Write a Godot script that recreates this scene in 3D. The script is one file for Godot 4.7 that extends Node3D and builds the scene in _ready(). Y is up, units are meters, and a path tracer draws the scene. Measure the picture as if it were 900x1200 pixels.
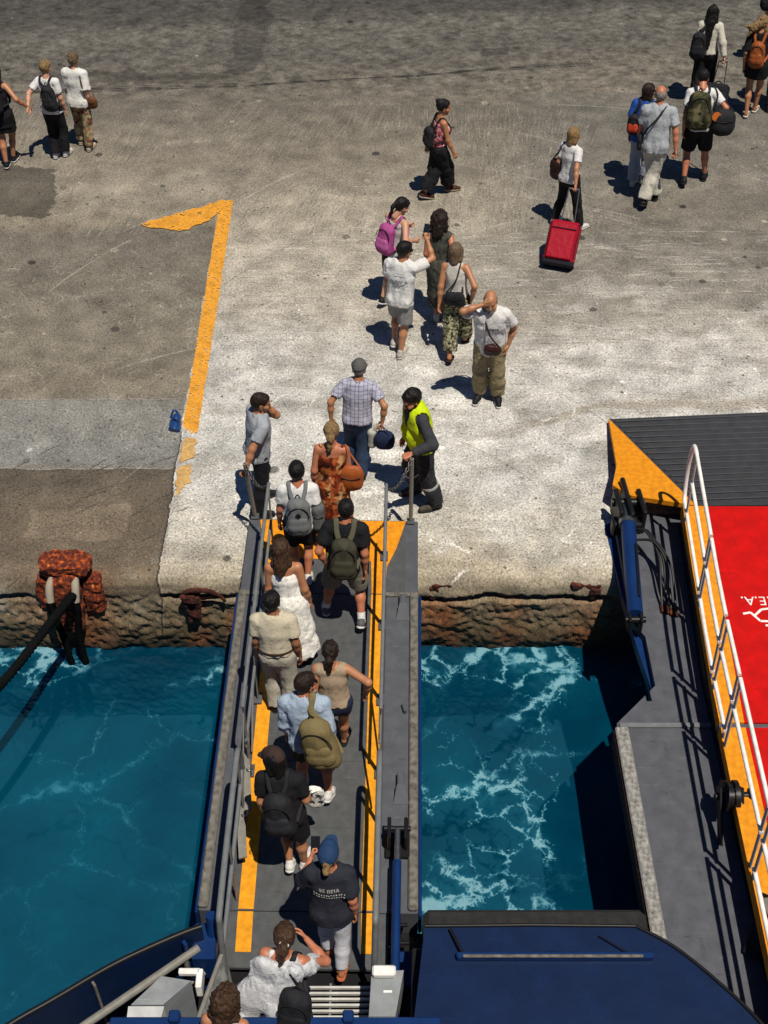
extends Node3D
# A quay seen from a high ferry deck: passengers walk off a gangway onto sunlit concrete.

var M := {}          # materials by name
var T := {}          # computed textures by name
var used := {}       # names taken at top level
var rng := RandomNumberGenerator.new()
const V2 := 6.2831853

func _ready():
	rng.seed = 11
	# --- camera, sky, sun, exposure
	var cam := Camera3D.new()
	cam.name = "camera"
	cam.fov = 41.112
	cam.near = 0.1
	cam.far = 900.0
	cam.position = Vector3(0, 10.9, 10.485)
	cam.rotation_degrees = Vector3(-43.5, 0, 0)
	add_child(cam)
	cam.make_current()
	var we := WorldEnvironment.new()
	we.name = "world_environment"
	var env := Environment.new()
	env.background_mode = Environment.BG_SKY
	var sky := Sky.new()
	var sm := ProceduralSkyMaterial.new()
	sm.sky_top_color = Color(0.05, 0.11, 0.27).linear_to_srgb()
	sm.sky_horizon_color = Color(0.16, 0.25, 0.40).linear_to_srgb()
	sm.sky_curve = 0.12
	sm.ground_bottom_color = Color(0.02, 0.05, 0.07).linear_to_srgb()
	sm.ground_horizon_color = Color(0.12, 0.19, 0.28).linear_to_srgb()
	sm.sun_angle_max = 0.5
	sky.sky_material = sm
	env.sky = sky
	env.background_energy_multiplier = 0.6
	env.tonemap_mode = Environment.TONE_MAPPER_LINEAR
	env.tonemap_exposure = 1.04
	env.sdfgi_enabled = true
	env.ssao_enabled = true
	env.ssil_enabled = true
	we.environment = env
	add_child(we)
	var sun := DirectionalLight3D.new()
	sun.name = "sun"
	sun.light_energy = 1.6
	sun.light_color = Color(1.0, 0.965, 0.9)
	sun.light_angular_distance = 0.5
	sun.shadow_enabled = true
	add_child(sun)
	sun.look_at_from_position(Vector3(0, 30, 0), Vector3(0, 30, 0) + Vector3(-0.19, -1.0, -0.31), Vector3.UP)
	# --- the place
	make_textures()
	make_materials()
	quay()
	quay_marks()
	water()
	bollard_and_ropes()
	wall_irons()
	gangway()
	ferry_bow()
	car_ramp()
	people()

# ---------------------------------------------------------------- textures
func noise(kind: int, freq: float, oct: int, sd: int, warp := 0.0) -> FastNoiseLite:
	var n := FastNoiseLite.new()
	n.noise_type = kind
	n.frequency = freq
	n.fractal_octaves = oct
	n.fractal_type = FastNoiseLite.FRACTAL_FBM if oct > 1 else FastNoiseLite.FRACTAL_NONE
	n.seed = sd
	if warp > 0.0:
		n.domain_warp_enabled = true
		n.domain_warp_amplitude = warp
		n.domain_warp_frequency = freq * 0.7
		n.domain_warp_fractal_octaves = 3
	return n

func grey(img: Image, lo: float, hi: float, gam := 1.0) -> Image:   # an L8 picture stretched to lo..hi
	var lut := PackedByteArray()
	lut.resize(256)
	for i in 256:
		lut[i] = int(255.0 * clampf(lo + (hi - lo) * pow(i / 255.0, gam), 0, 1))
	var d := img.get_data()
	for i in d.size():
		d[i] = lut[d[i]]
	return Image.create_from_data(img.get_width(), img.get_height(), false, Image.FORMAT_L8, d)

func tex(img: Image) -> ImageTexture:
	return ImageTexture.create_from_image(img)

func normal_of(img: Image, strength: float) -> ImageTexture:
	var c: Image = img.duplicate()
	c.convert(Image.FORMAT_RGBA8)
	c.bump_map_to_normal_map(strength)
	return tex(c)

func make_textures():
	var n1 := noise(FastNoiseLite.TYPE_SIMPLEX_SMOOTH, 0.012, 5, 3)
	var mott := n1.get_seamless_image(512, 512)
	T.mottle = tex(grey(mott, 0.80, 1.0))
	T.worn = tex(grey(mott, 0.35, 1.0, 0.55))
	T.mottle_n = normal_of(mott, 2.0)
	var fine := noise(FastNoiseLite.TYPE_SIMPLEX, 0.09, 3, 5).get_seamless_image(512, 512)
	T.fine = tex(grey(fine, 0.78, 1.0))
	T.fine_n = normal_of(fine, 3.0)
	var cr := noise(FastNoiseLite.TYPE_SIMPLEX_SMOOTH, 0.011, 3, 15)
	cr.fractal_type = FastNoiseLite.FRACTAL_RIDGED
	cr.fractal_gain = 0.4
	T.cloth_n = normal_of(cr.get_seamless_image(256, 256), 7.0)
	T.rough = tex(grey(mott, 0.45, 0.95))
	# ship's paint: dull, scuffed, with pale scratches, drips and a few dark smears
	var pi := grey(noise(FastNoiseLite.TYPE_SIMPLEX_SMOOTH, 0.009, 5, 23).get_seamless_image(1024, 1024), 0.64, 0.76)
	pi.convert(Image.FORMAT_RGB8)
	var PR := RandomNumberGenerator.new()
	PR.seed = 31
	for k in 520:
		var light := PR.randf() < 0.6
		stroke(pi, PR, PR.randf() * 1024, PR.randf() * 1024, PR.randf() * 6.28, PR.randf_range(8, 90), 0.10, Color(0.98, 0.97, 0.95) if light else Color(0.42, 0.40, 0.38), PR.randf_range(0.12, 0.55), 0 if PR.randf() < 0.6 else 1)
	for k in 46:
		var x0 := PR.randf() * 1000
		var y0 := PR.randf() * 1000
		for q in PR.randi_range(8, 26):
			stroke(pi, PR, x0 + PR.randf_range(-9, 9), y0 + PR.randf_range(-4, 4), PR.randf_range(-0.15, 0.15) + 1.57 * float(k % 2), PR.randf_range(20, 120), 0.03, Color(0.92, 0.9, 0.86) if k % 3 else Color(0.40, 0.36, 0.33), PR.randf_range(0.05, 0.22), 1)
	for k in 900:
		var x0 := PR.randi_range(1, 1021)
		var y0 := PR.randi_range(1, 1021)
		pi.fill_rect(Rect2i(x0, y0, PR.randi_range(1, 2), PR.randi_range(1, 2)), Color(0.95, 0.94, 0.92) if PR.randf() < 0.5 else Color(0.4, 0.38, 0.36))
	T.painted = tex(pi)
	# rust: deep brown to bright orange scales
	var ru := noise(FastNoiseLite.TYPE_CELLULAR, 0.035, 3, 8, 18.0).get_seamless_image(256, 256)
	var ri := Image.create(256, 256, false, Image.FORMAT_RGB8)
	var g := Gradient.new()
	g.offsets = PackedFloat32Array([0.0, 0.32, 0.55, 0.76, 1.0])
	g.colors = PackedColorArray([Color(0.14, 0.06, 0.045), Color(0.30, 0.11, 0.06), Color(0.52, 0.21, 0.07), Color(0.88, 0.46, 0.12), Color(0.95, 0.72, 0.38)])
	for y in 256:
		for x in 256:
			ri.set_pixel(x, y, g.sample(ru.get_pixel(x, y).r))
	T.rust = tex(ri)
	T.rust_n = normal_of(ru, 6.0)
	var ch := Image.create(256, 256, false, Image.FORMAT_RGBA8)
	var c1 := noise(FastNoiseLite.TYPE_SIMPLEX, 0.02, 4, 61)
	var c2 := noise(FastNoiseLite.TYPE_SIMPLEX, 0.11, 3, 63)
	for y in 256:
		for x in 256:
			var v := c1.get_noise_2d(x, y)
			var w := c2.get_noise_2d(x, y)
			var t := 0.86 + 0.14 * v + 0.10 * w
			ch.set_pixel(x, y, Color(t, t * 0.98, t * 0.95, 0.0 if v * 0.75 + w * 0.55 > 0.47 else 1.0))
	T.chipped = tex(ch)
	# hair strands: long thin streaks
	var hs := Image.create(256, 256, false, Image.FORMAT_L8)
	var hn := noise(FastNoiseLite.TYPE_SIMPLEX, 0.25, 2, 21)
	for y in 256:
		for x in 256:
			hs.set_pixel(x, y, Color.from_hsv(0, 0, clampf(0.68 + 0.5 * hn.get_noise_2d(x, y * 0.06), 0, 1)))
	T.hair = tex(hs)
	T.hair_n = normal_of(hs, 5.0)
	# printed cloths
	T.camo = pattern(["4a4a30", "2a2c1c", "6a6446", "17180f"], 0.03, 4)
	T.floral_rust = pattern(["7a2c10", "4a1608", "a85a2c", "c9a06a", "33100a"], 0.07, 31)
	T.floral_pink = pattern(["b83848", "d8d0cc", "2a1418", "c8606c"], 0.11, 41)
	T.floral_tan = pattern(["8a7a58", "b8a888", "6a2a2a", "40382a", "98906c"], 0.07, 51)
	T.leaf_dark = pattern(["15160f", "24251a", "8c8a6c", "12120e", "b4b090"], 0.09, 61)
	T.zebra = pattern(["e8e6df", "e8e6df", "16161a", "e8e6df", "22222a"], 0.09, 71)
	T.grey_marl = pattern(["3c3d3a", "34352f", "4a4a46"], 0.05, 81)
	T.sprig = pattern(["e4e2dc", "e6e4de", "e2e0da", "e6e4de", "a8a8a4", "e4e2dc", "e6e4de", "e2e0da"], 0.2, 91)
	var pl := Image.create(128, 128, false, Image.FORMAT_RGB8)
	for y in 128:
		for x in 128:
			var c := Color(0.66, 0.66, 0.72)
			var h := (x % 32) < 3 or (x % 32) in range(14, 17)
			var v := (y % 32) < 3 or (y % 32) in range(14, 17)
			if h:
				c = c.lerp(Color(0.30, 0.31, 0.44), 0.6)
			if v:
				c = c.lerp(Color(0.32, 0.33, 0.46), 0.6)
			pl.set_pixel(x, y, c)
	T.plaid = tex(pl)

func pattern(cols: Array, freq: float, sd: int) -> ImageTexture:
	var im := noise(FastNoiseLite.TYPE_CELLULAR, freq, 1, sd, 22.0)
	im.cellular_return_type = FastNoiseLite.RETURN_CELL_VALUE
	var a := im.get_image(192, 192)
	var o := Image.create(192, 192, false, Image.FORMAT_RGB8)
	for y in 192:
		for x in 192:
			o.set_pixel(x, y, Color(cols[int(a.get_pixel(x, y).r * 0.999 * cols.size())]))
	return tex(o)

# ---------------------------------------------------------------- materials
# colours are linear base colours
func mat(called: String, c: Color, rough := 0.7, metal := 0.0, map := "", scale := 1.0, nmap := "", nscale := 1.0, world := false) -> StandardMaterial3D:
	var m := StandardMaterial3D.new()
	m.resource_name = called
	m.albedo_color = c.linear_to_srgb()
	m.roughness = rough
	m.metallic = metal
	if map:
		m.albedo_texture = T[map]
	if nmap:
		m.normal_enabled = true
		m.normal_texture = T[nmap]
		m.normal_scale = nscale
	if map or nmap:
		m.uv1_triplanar = true
		m.uv1_world_triplanar = world
		m.uv1_scale = Vector3.ONE * scale
	M[called] = m
	return m

func paint(called: String, c: Color, rough := 0.5, scale := 0.9, worn := false) -> StandardMaterial3D:
	if worn:
		c = Color(c.r * 1.75, c.g * 1.75, c.b * 1.75)
	var m := mat(called, c, rough, 0.0, "painted" if worn else "mottle", scale * (0.6 if worn else 1.0), "mottle_n", 0.25, true)
	m.metallic_specular = 0.3
	return m

func make_materials():
	paint("deck_grey", Color(0.085, 0.09, 0.095), 0.62, 1.3, true)
	paint("girder_grey", Color(0.095, 0.10, 0.118), 0.5, 0.8, true)
	paint("rail_grey", Color(0.17, 0.18, 0.19), 0.45, 1.5, true)
	paint("post_grey", Color(0.22, 0.21, 0.19), 0.45, 1.5)
	paint("orange_paint", Color(0.78, 0.29, 0.012), 0.6, 1.6)
	paint("amber_paint", Color(0.80, 0.33, 0.015), 0.6, 1.6)
	paint("red_paint", Color(0.55, 0.002, 0.001), 0.7, 0.8, true)
	paint("blue_paint", Color(0.006, 0.030, 0.125), 0.4, 0.6, true)
	paint("hull_blue", Color(0.0045, 0.016, 0.060), 0.45, 0.5, true)
	paint("flap_grey", Color(0.05, 0.052, 0.06), 0.6, 0.9, true)
	paint("white_paint", Color(0.88, 0.87, 0.84), 0.4, 1.2)
	paint("bar_white", Color(0.60, 0.59, 0.56), 0.45, 1.2)
	paint("locker_grey", Color(0.26, 0.28, 0.30), 0.5, 0.8, true)
	paint("locker_pale", Color(0.52, 0.54, 0.54), 0.5, 0.8)
	paint("black_steel", Color(0.012, 0.012, 0.014), 0.4, 1.5, true)
	mat("rubbing", Color(0.20, 0.185, 0.16), 0.85, 0.0, "worn", 1.4, "fine_n", 0.8, true)
	mat("pale_rubbing", Color(0.34, 0.33, 0.31), 0.8, 0.0, "worn", 2.6, "fine_n", 0.6, true)
	mat("rubber", Color(0.016, 0.015, 0.015), 0.85, 0.0, "worn", 1.2, "fine_n", 0.8, true)
	mat("steel", Color(0.35, 0.35, 0.35), 0.3, 0.9, "mottle", 2.0)
	mat("rusty_edge", Color(0.16, 0.15, 0.15), 0.85, 0.0, "rust", 2.2, "rust_n", 0.7, true)
	mat("rust", Color(0.72, 0.60, 0.50), 0.95, 0.0, "rust", 2.3, "rust_n", 1.2, true)
	mat("dark_rust", Color(0.20, 0.13, 0.11), 0.9, 0.0, "rust", 2.4, "rust_n", 1.2, true)
	mat("rope_dark", Color(0.010, 0.011, 0.012), 0.95, 0.0, "worn", 6.0, "fine_n", 1.0).metallic_specular = 0.08
	mat("rope_cover", Color(0.36, 0.32, 0.25), 0.9, 0.0, "fine", 6.0, "fine_n", 1.0)
	mat("chain_steel", Color(0.12, 0.115, 0.11), 0.4, 0.7, "mottle", 6.0)
	mat("hose", Color(0.012, 0.012, 0.012), 0.5)
	var net := mat("grey_net", Color(0.36, 0.37, 0.37), 0.8, 0.0, "fine", 5.0, "fine_n", 0.6)
	net.cull_mode = BaseMaterial3D.CULL_DISABLED
	mat("blue_plastic", Color(0.01, 0.05, 0.19), 0.35, 0.0, "mottle", 3.0)

# ---------------------------------------------------------------- building helpers
func ST() -> SurfaceTool:
	var st := SurfaceTool.new()
	st.begin(Mesh.PRIMITIVE_TRIANGLES)
	return st

func face(st: SurfaceTool, pts: Array, out: Vector3):     # a flat convex face that looks along out
	var n: Vector3 = (pts[1] - pts[0]).cross(pts[2] - pts[0]).normalized()
	var flip := n.dot(out) > 0.0                          # front faces run clockwise
	if not flip:
		n = -n
	for i in range(1, pts.size() - 1):
		var tri := [pts[0], pts[i + 1], pts[i]] if flip else [pts[0], pts[i], pts[i + 1]]
		for p in tri:
			st.set_normal(n)
			st.add_vertex(p)

func bx(st: SurfaceTool, size: Vector3, xf := Transform3D(), bev := 0.006):   # a box with chamfered edges
	var h := size / 2
	bev = min(bev, min(h.x, min(h.y, h.z)) * 0.6)
	var pt := func(s: Vector3, ax: int) -> Vector3:
		var q := Vector3(s.x * (h.x - bev), s.y * (h.y - bev), s.z * (h.z - bev))
		q[ax] = s[ax] * h[ax]
		return xf * q
	for ax in 3:
		var b := (ax + 1) % 3
		var c := (ax + 2) % 3
		for s in [-1.0, 1.0]:
			var ps := []
			for t in [[-1, -1], [1, -1], [1, 1], [-1, 1]]:
				var v := Vector3.ZERO
				v[ax] = s
				v[b] = t[0]
				v[c] = t[1]
				ps.append(pt.call(v, ax))
			var o := Vector3.ZERO
			o[ax] = s
			face(st, ps, xf.basis * o)
		for s in [-1.0, 1.0]:                            # edges along c, between faces ax and b
			for t in [-1.0, 1.0]:
				var v0 := Vector3.ZERO
				v0[ax] = s
				v0[b] = t
				v0[c] = -1.0
				var v1 := v0
				v1[c] = 1.0
				var o := v0
				o[c] = 0
				face(st, [pt.call(v0, ax), pt.call(v1, ax), pt.call(v1, b), pt.call(v0, b)], xf.basis * o)
	for sx in [-1.0, 1.0]:
		for sy in [-1.0, 1.0]:
			for sz in [-1.0, 1.0]:
				var v := Vector3(sx, sy, sz)
				face(st, [pt.call(v, 0), pt.call(v, 1), pt.call(v, 2)], xf.basis * v)

func bar(st: SurfaceTool, a: Vector3, b: Vector3, w: float, t: float, side := Vector3.RIGHT, bev := 0.003):  # a flat bar from a to b, w wide along side
	var y := (b - a).normalized()
	var x := (side - y * side.dot(y)).normalized()
	var z := x.cross(y)
	bx(st, Vector3(w, a.distance_to(b), t), Transform3D(Basis(x, y, z), (a + b) / 2), bev)

func tube(st: SurfaceTool, pts: Array, r: float, sides := 8, radii := [], wide := 1.0, up := Vector3.UP):   # a round (or, with wide, flattened) pipe through pts
	var n := pts.size()
	var rings := []
	var x0 := Vector3.ZERO
	for i in n:
		var d: Vector3 = (pts[min(i + 1, n - 1)] - pts[max(i - 1, 0)]).normalized()
		var x := up.cross(d) if wide == 1.0 or up == Vector3.UP else up - d * up.dot(d)
		if x.length() < 0.05:
			x = Vector3.RIGHT.cross(d) if i == 0 or x0 == Vector3.ZERO else x0 - d * x0.dot(d)
		x = x.normalized()
		if x0 != Vector3.ZERO and x.dot(x0) < 0 and wide == 1.0:
			x = -x
		x0 = x
		var y := d.cross(x)
		var rr: float = r if radii.is_empty() else radii[i]
		var ring := []
		for k in sides + 1:
			var a := V2 * k / sides
			ring.append([pts[i] + x * cos(a) * rr * wide + y * sin(a) * rr, (x * cos(a) / wide + y * sin(a)).normalized()])
		rings.append(ring)
	for i in n - 1:
		for k in sides:
			var q := [rings[i][k], rings[i][k + 1], rings[i + 1][k + 1], rings[i + 1][k]]
			for t in [0, 2, 1, 0, 3, 2]:
				st.set_normal(q[t][1])
				st.add_vertex(q[t][0])
	for e in [0, n - 1]:
		var o: Vector3 = (pts[0] - pts[1]) if e == 0 else (pts[n - 1] - pts[n - 2])
		var cap := []
		for k in sides:
			cap.append(rings[e][k][0])
		face(st, cap, o)

func curve(ctrl: Array, n: int) -> Array:   # a smooth line through the points
	var o := []
	var m := ctrl.size()
	for i in m - 1:
		for k in n:
			var p: Vector3 = ctrl[i].cubic_interpolate(ctrl[i + 1], ctrl[max(i - 1, 0)], ctrl[min(i + 2, m - 1)], float(k) / n)
			o.append(p)
	o.append(ctrl[m - 1])
	return o

func slab(st: SurfaceTool, poly: Array, y: Callable, thick: float, edge_in := 0.0):  # a plate over an outline of (x, z), its top at y(x, z)
	var pv := PackedVector2Array(poly)
	if Geometry2D.is_polygon_clockwise(pv):
		pv.reverse()
	var idx := Geometry2D.triangulate_polygon(pv)
	var top := []
	var bot := []
	for p in pv:
		var h: float = y.call(p.x, p.y)
		top.append(Vector3(p.x, h, p.y))
		bot.append(Vector3(p.x, h - thick, p.y))
	for i in range(0, idx.size(), 3):
		face(st, [top[idx[i]], top[idx[i + 1]], top[idx[i + 2]]], Vector3.UP)
		face(st, [bot[idx[i]], bot[idx[i + 1]], bot[idx[i + 2]]], Vector3.DOWN)
	var n := pv.size()
	for i in n:
		var j := (i + 1) % n
		var e := pv[j] - pv[i]
		face(st, [top[i], top[j], bot[j], bot[i]], Vector3(e.y, 0, -e.x))

func flat(h: float) -> Callable:
	return func(_x, _z): return h

func numbered(called: String) -> String:
	var k: int = used.get(called, 0)
	used[called] = k + 1
	return called if k == 0 else "%s_%03d" % [called, k]

func obj(called: String, st, m: Material, parent: Node = null) -> MeshInstance3D:
	var o := MeshInstance3D.new()
	if st is SurfaceTool:
		o.mesh = st.commit()
	else:
		o.mesh = st
	if parent == null:
		o.name = numbered(called)
		add_child(o)
	else:
		var base := called
		var k := 0
		while parent.has_node(NodePath(called)):
			k += 1
			called = "%s_%03d" % [base, k]
		o.name = called
		parent.add_child(o)
	o.material_override = m
	return o

func tag(o: Node, label: String, category: String, group := "", kind := "") -> Node:
	if label:
		o.set_meta("label", label)
	if category:
		o.set_meta("category", category)
	if group:
		o.set_meta("group", group)
	if kind:
		o.set_meta("kind", kind)
	return o

func thing(called: String, label: String, category: String, at := Vector3.ZERO, turn := 0.0, group := "") -> Node3D:
	var o := Node3D.new()
	o.name = numbered(called)
	add_child(o)
	o.position = at
	o.rotation.y = turn
	tag(o, label, category, group)
	return o

func struct(called: String, st, m: Material, label := "") -> MeshInstance3D:
	var o := obj(called, st, m)
	o.set_meta("kind", "structure")
	if label:
		o.set_meta("label", label)
	return o

# ---------------------------------------------------------------- the quay
const QX0 := -10.0      # the closely built part of the quay
const QX1 := 10.0
const QZ0 := -18.0
const QS1 := 2.7        # macro picture: from QZ0 to the foot of the quay wall, measured along the surface
var n_big: FastNoiseLite
var n_mid: FastNoiseLite
var n_rock: FastNoiseLite

func slab_line(z: float) -> float:    # where the older left slab ends and the newer right slab begins
	return -2.5 + 0.03 * n_mid.get_noise_2d(7.0, z * 60)

func left_low(x: float, z: float) -> float:   # 1 on the lower left slab
	return smoothstep(0.03, -0.03, x - slab_line(z)) * smoothstep(-2.52, -2.42, z + 0.04 * n_mid.get_noise_2d(x * 50, 3))

func ground_y(x: float, z: float) -> float:
	return -0.07 * left_low(x, z) + 0.012 * n_big.get_noise_2d(x * 20, z * 20) - 0.01 + 0.004 * n_mid.get_noise_2d(x * 300, z * 300)

func band(t: float, stops: Array) -> Color:
	for i in stops.size() - 1:
		if t <= stops[i + 1][0]:
			return stops[i][1].lerp(stops[i + 1][1], smoothstep(stops[i][0], stops[i + 1][0], t))
	return stops[-1][1]

func quay_macro() -> ImageTexture:
	var n := 512
	var im := Image.create(n, n, false, Image.FORMAT_RGB8)
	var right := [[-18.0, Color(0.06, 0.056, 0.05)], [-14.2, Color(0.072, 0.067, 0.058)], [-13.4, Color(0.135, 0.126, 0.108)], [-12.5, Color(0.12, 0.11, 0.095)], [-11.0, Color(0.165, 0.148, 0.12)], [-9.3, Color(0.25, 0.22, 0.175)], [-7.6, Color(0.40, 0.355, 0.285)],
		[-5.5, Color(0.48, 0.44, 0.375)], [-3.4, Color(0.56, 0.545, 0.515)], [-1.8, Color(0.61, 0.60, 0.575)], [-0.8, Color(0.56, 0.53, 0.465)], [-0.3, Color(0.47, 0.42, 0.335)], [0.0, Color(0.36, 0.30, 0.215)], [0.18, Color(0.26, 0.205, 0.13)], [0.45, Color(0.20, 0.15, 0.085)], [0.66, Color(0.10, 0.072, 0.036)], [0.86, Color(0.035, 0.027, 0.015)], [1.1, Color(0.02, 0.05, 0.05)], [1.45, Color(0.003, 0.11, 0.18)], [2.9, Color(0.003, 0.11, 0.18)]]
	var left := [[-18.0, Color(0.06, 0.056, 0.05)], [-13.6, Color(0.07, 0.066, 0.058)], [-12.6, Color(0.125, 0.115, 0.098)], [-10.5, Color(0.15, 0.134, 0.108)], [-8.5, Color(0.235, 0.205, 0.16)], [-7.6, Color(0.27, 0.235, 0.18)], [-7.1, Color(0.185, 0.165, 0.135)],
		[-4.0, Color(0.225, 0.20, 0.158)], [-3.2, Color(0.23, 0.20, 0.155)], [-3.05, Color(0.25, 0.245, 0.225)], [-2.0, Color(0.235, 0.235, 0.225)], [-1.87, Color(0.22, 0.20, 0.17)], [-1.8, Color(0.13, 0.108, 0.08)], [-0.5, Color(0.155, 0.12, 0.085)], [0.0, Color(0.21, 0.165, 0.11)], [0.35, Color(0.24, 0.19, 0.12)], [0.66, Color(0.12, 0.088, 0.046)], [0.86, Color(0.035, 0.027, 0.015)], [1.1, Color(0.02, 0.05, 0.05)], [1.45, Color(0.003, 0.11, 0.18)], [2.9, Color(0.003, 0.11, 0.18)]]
	var white := Color(0.80, 0.785, 0.74)
	var n_blot := noise(FastNoiseLite.TYPE_SIMPLEX, 1.5, 3, 209)
	for j in n:
		var z := QZ0 + (QS1 - QZ0) * (j + 0.5) / n
		for i in n:
			var x := QX0 + (QX1 - QX0) * (i + 0.5) / n
			var a := n_big.get_noise_2d(x * 14, z * 14)
			var b := n_mid.get_noise_2d(x * 40, z * 40)
			var wz := z + a * 0.55 + b * 0.12
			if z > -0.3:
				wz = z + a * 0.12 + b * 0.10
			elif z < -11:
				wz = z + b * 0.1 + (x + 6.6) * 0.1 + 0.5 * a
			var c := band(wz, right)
			var l := smoothstep(0.04, -0.04, x - slab_line(z)) * smoothstep(-8.5, -7.3, z)
			if l > 0.0:
				c = c.lerp(band(z + b * 0.04 if z > -3.4 else wz, left), l)
			if l < 1.0 and z > -11.5 and z < -0.4:
				# right side: greyer, darker concrete, with pale mineral bloom nearer the edge
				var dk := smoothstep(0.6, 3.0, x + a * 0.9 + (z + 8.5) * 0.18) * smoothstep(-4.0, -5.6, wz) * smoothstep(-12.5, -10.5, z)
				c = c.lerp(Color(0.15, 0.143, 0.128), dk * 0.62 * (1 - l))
				var bloom := smoothstep(0.10, 0.24, n_mid.get_noise_2d(x * 22 + 300, z * 34)) * smoothstep(-7.5, -3.2, z) * (1 - l) * smoothstep(-1.5, 1.0, x + (z + 4) * 0.6)
				c = c.lerp(white, bloom * 0.42)
				var grime := smoothstep(0.14, 0.26, n_mid.get_noise_2d(x * 30 - 500, z * 60)) * smoothstep(-6.5, -4.0, z) * (1 - l)
				c = c.lerp(Color(0.30, 0.27, 0.22), grime * 0.35)
			if l > 0.5 and z > -1.8 and z < 0.3:
				var pale := smoothstep(0.1, 0.45, n_mid.get_noise_2d(x * 26 + 90, z * 26)) * smoothstep(-0.9, -0.1, z)
				c = c.lerp(Color(0.38, 0.36, 0.31), pale * 0.7)
			var d: float
			d = smoothstep(0.3, 0.0, absf(z + 12.1 + b * 0.25)) * smoothstep(-6.2, -4.8, x + b) * smoothstep(-2.2, -3.2, x)
			c = c.lerp(Color(0.10, 0.085, 0.072), d * 0.7)
			# a shallow drag mark to the right of the vest
			d = smoothstep(0.13, 0.03, absf(z + 2.75 + 0.16 * smoothstep(1.4, 3.0, x) * 3.0 + b * 0.1 - 0.25)) * smoothstep(1.2, 2.0, x) * smoothstep(-0.3, 0.4, b + 0.5)
			c = c.lerp(Color(0.36, 0.32, 0.26), d * 0.75)
			# rust runs below the old irons
			if z > -0.5:
				for r in [[0.62, 0.5, 0.26], [1.45, 0.3, 0.32], [2.22, 0.55, 0.28], [-3.52, 0.75, -0.1], [-2.1, 0.2, 0.2], [-1.6, 0.25, 0.5]]:
					var f := smoothstep(r[1], 0.0, absf(x - r[0] + b * 0.12)) * smoothstep(r[2] - 0.35, r[2], z) * smoothstep(1.0, 0.75, z + b * 0.1)
					c = c.lerp(Color(0.24, 0.075, 0.018), f * clampf(0.6 + 0.9 * b, 0.0, 1.0))
			var far_lump := smoothstep(-10.5, -12.0, z)
			var mo := 1.0 + far_lump * 0.55 * n_mid.get_noise_2d(x * 190, z * 230) + far_lump * 0.5 * n_mid.get_noise_2d(x * 80, z * 110) + 0.24 * n_blot.get_noise_2d(x, z * 1.3) + 0.18 * b
			im.set_pixel(i, j, Color(minf(c.r * mo, 0.9), minf(c.g * mo, 0.9), minf(c.b * mo, 0.9)).linear_to_srgb())
	im.resize(2048, 2048, Image.INTERPOLATE_CUBIC)
	# darker patches with hard edges: far left repair, the stain up the middle, old tar by the joint
	for q in [[-9.8, -8.95, -5.08, -7.36, 0.40], [-2.75, -15.4, -2.15, -12.15, 0.62], [-6.1, -12.25, -2.6, -11.80, 0.72], [1.75, -13.25, 2.3, -12.85, 0.55], [-7.3, -3.3, -6.5, -2.9, 1.35], [-4.2, -1.2, -3.0, -0.75, 1.45], [2.4, -2.1, 3.3, -1.7, 0.8], [1.6, -2.9, 2.2, -2.45, 0.82], [-0.4, -5.6, 0.5, -5.1, 0.88], [3.0, -8.2, 6.5, -6.2, 0.82], [-2.2, -10.4, 0.2, -9.2, 0.9], [0.4, -3.2, 1.1, -2.9, 1.12]]:
		for j in range(int((q[1] - 0.3 - QZ0) * 2048 / (QS1 - QZ0)), int((q[3] + 0.3 - QZ0) * 2048 / (QS1 - QZ0))):
			var z := QZ0 + (QS1 - QZ0) * (j + 0.5) / 2048
			for i in range(maxi(0, int((q[0] - 0.3 - QX0) * (2048.0 / (QX1 - QX0)))), int((q[2] + 0.3 - QX0) * (2048.0 / (QX1 - QX0)))):
				var x := QX0 + (i + 0.5) / (2048.0 / (QX1 - QX0))
				var w := 0.32 * n_mid.get_noise_2d(x * 30, z * 30) + 0.08 * n_mid.get_noise_2d(x * 200, z * 200)
				var e := minf(minf(x - q[0], q[2] - x), minf(z - q[1], q[3] - z)) + w * minf(1.0, (q[3] - q[1]))
				if e > 0.0:
					var f: float = lerpf(1.0, q[4], smoothstep(0.0, 0.035, e))
					var p := im.get_pixel(i, j).srgb_to_linear()
					im.set_pixel(i, j, Color(minf(p.r * f, 1), minf(p.g * f, 1), minf(p.b * f, 1)).linear_to_srgb())
	# spots: gum, oil, chips
	var RS := RandomNumberGenerator.new()
	RS.seed = 77
	for k in 2600:
		var cx := RS.randi_range(8, 2039)
		var cy := RS.randi_range(100, 1760)
		var rr := RS.randf_range(0.8, 2.2) if RS.randf() < 0.93 else RS.randf_range(3.0, 7.0)
		var f := RS.randf_range(0.45, 0.8) if RS.randf() < 0.6 else RS.randf_range(1.15, 1.4)
		for dy in range(-int(rr) - 1, int(rr) + 2):
			for dx in range(-int(rr) - 1, int(rr) + 2):
				if dx * dx + dy * dy < rr * rr * RS.randf_range(0.6, 1.2):
					var p := im.get_pixel(cx + dx, cy + dy)
					im.set_pixel(cx + dx, cy + dy, Color(minf(p.r * f, 1), minf(p.g * f, 1), minf(p.b * f, 1)))
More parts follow.
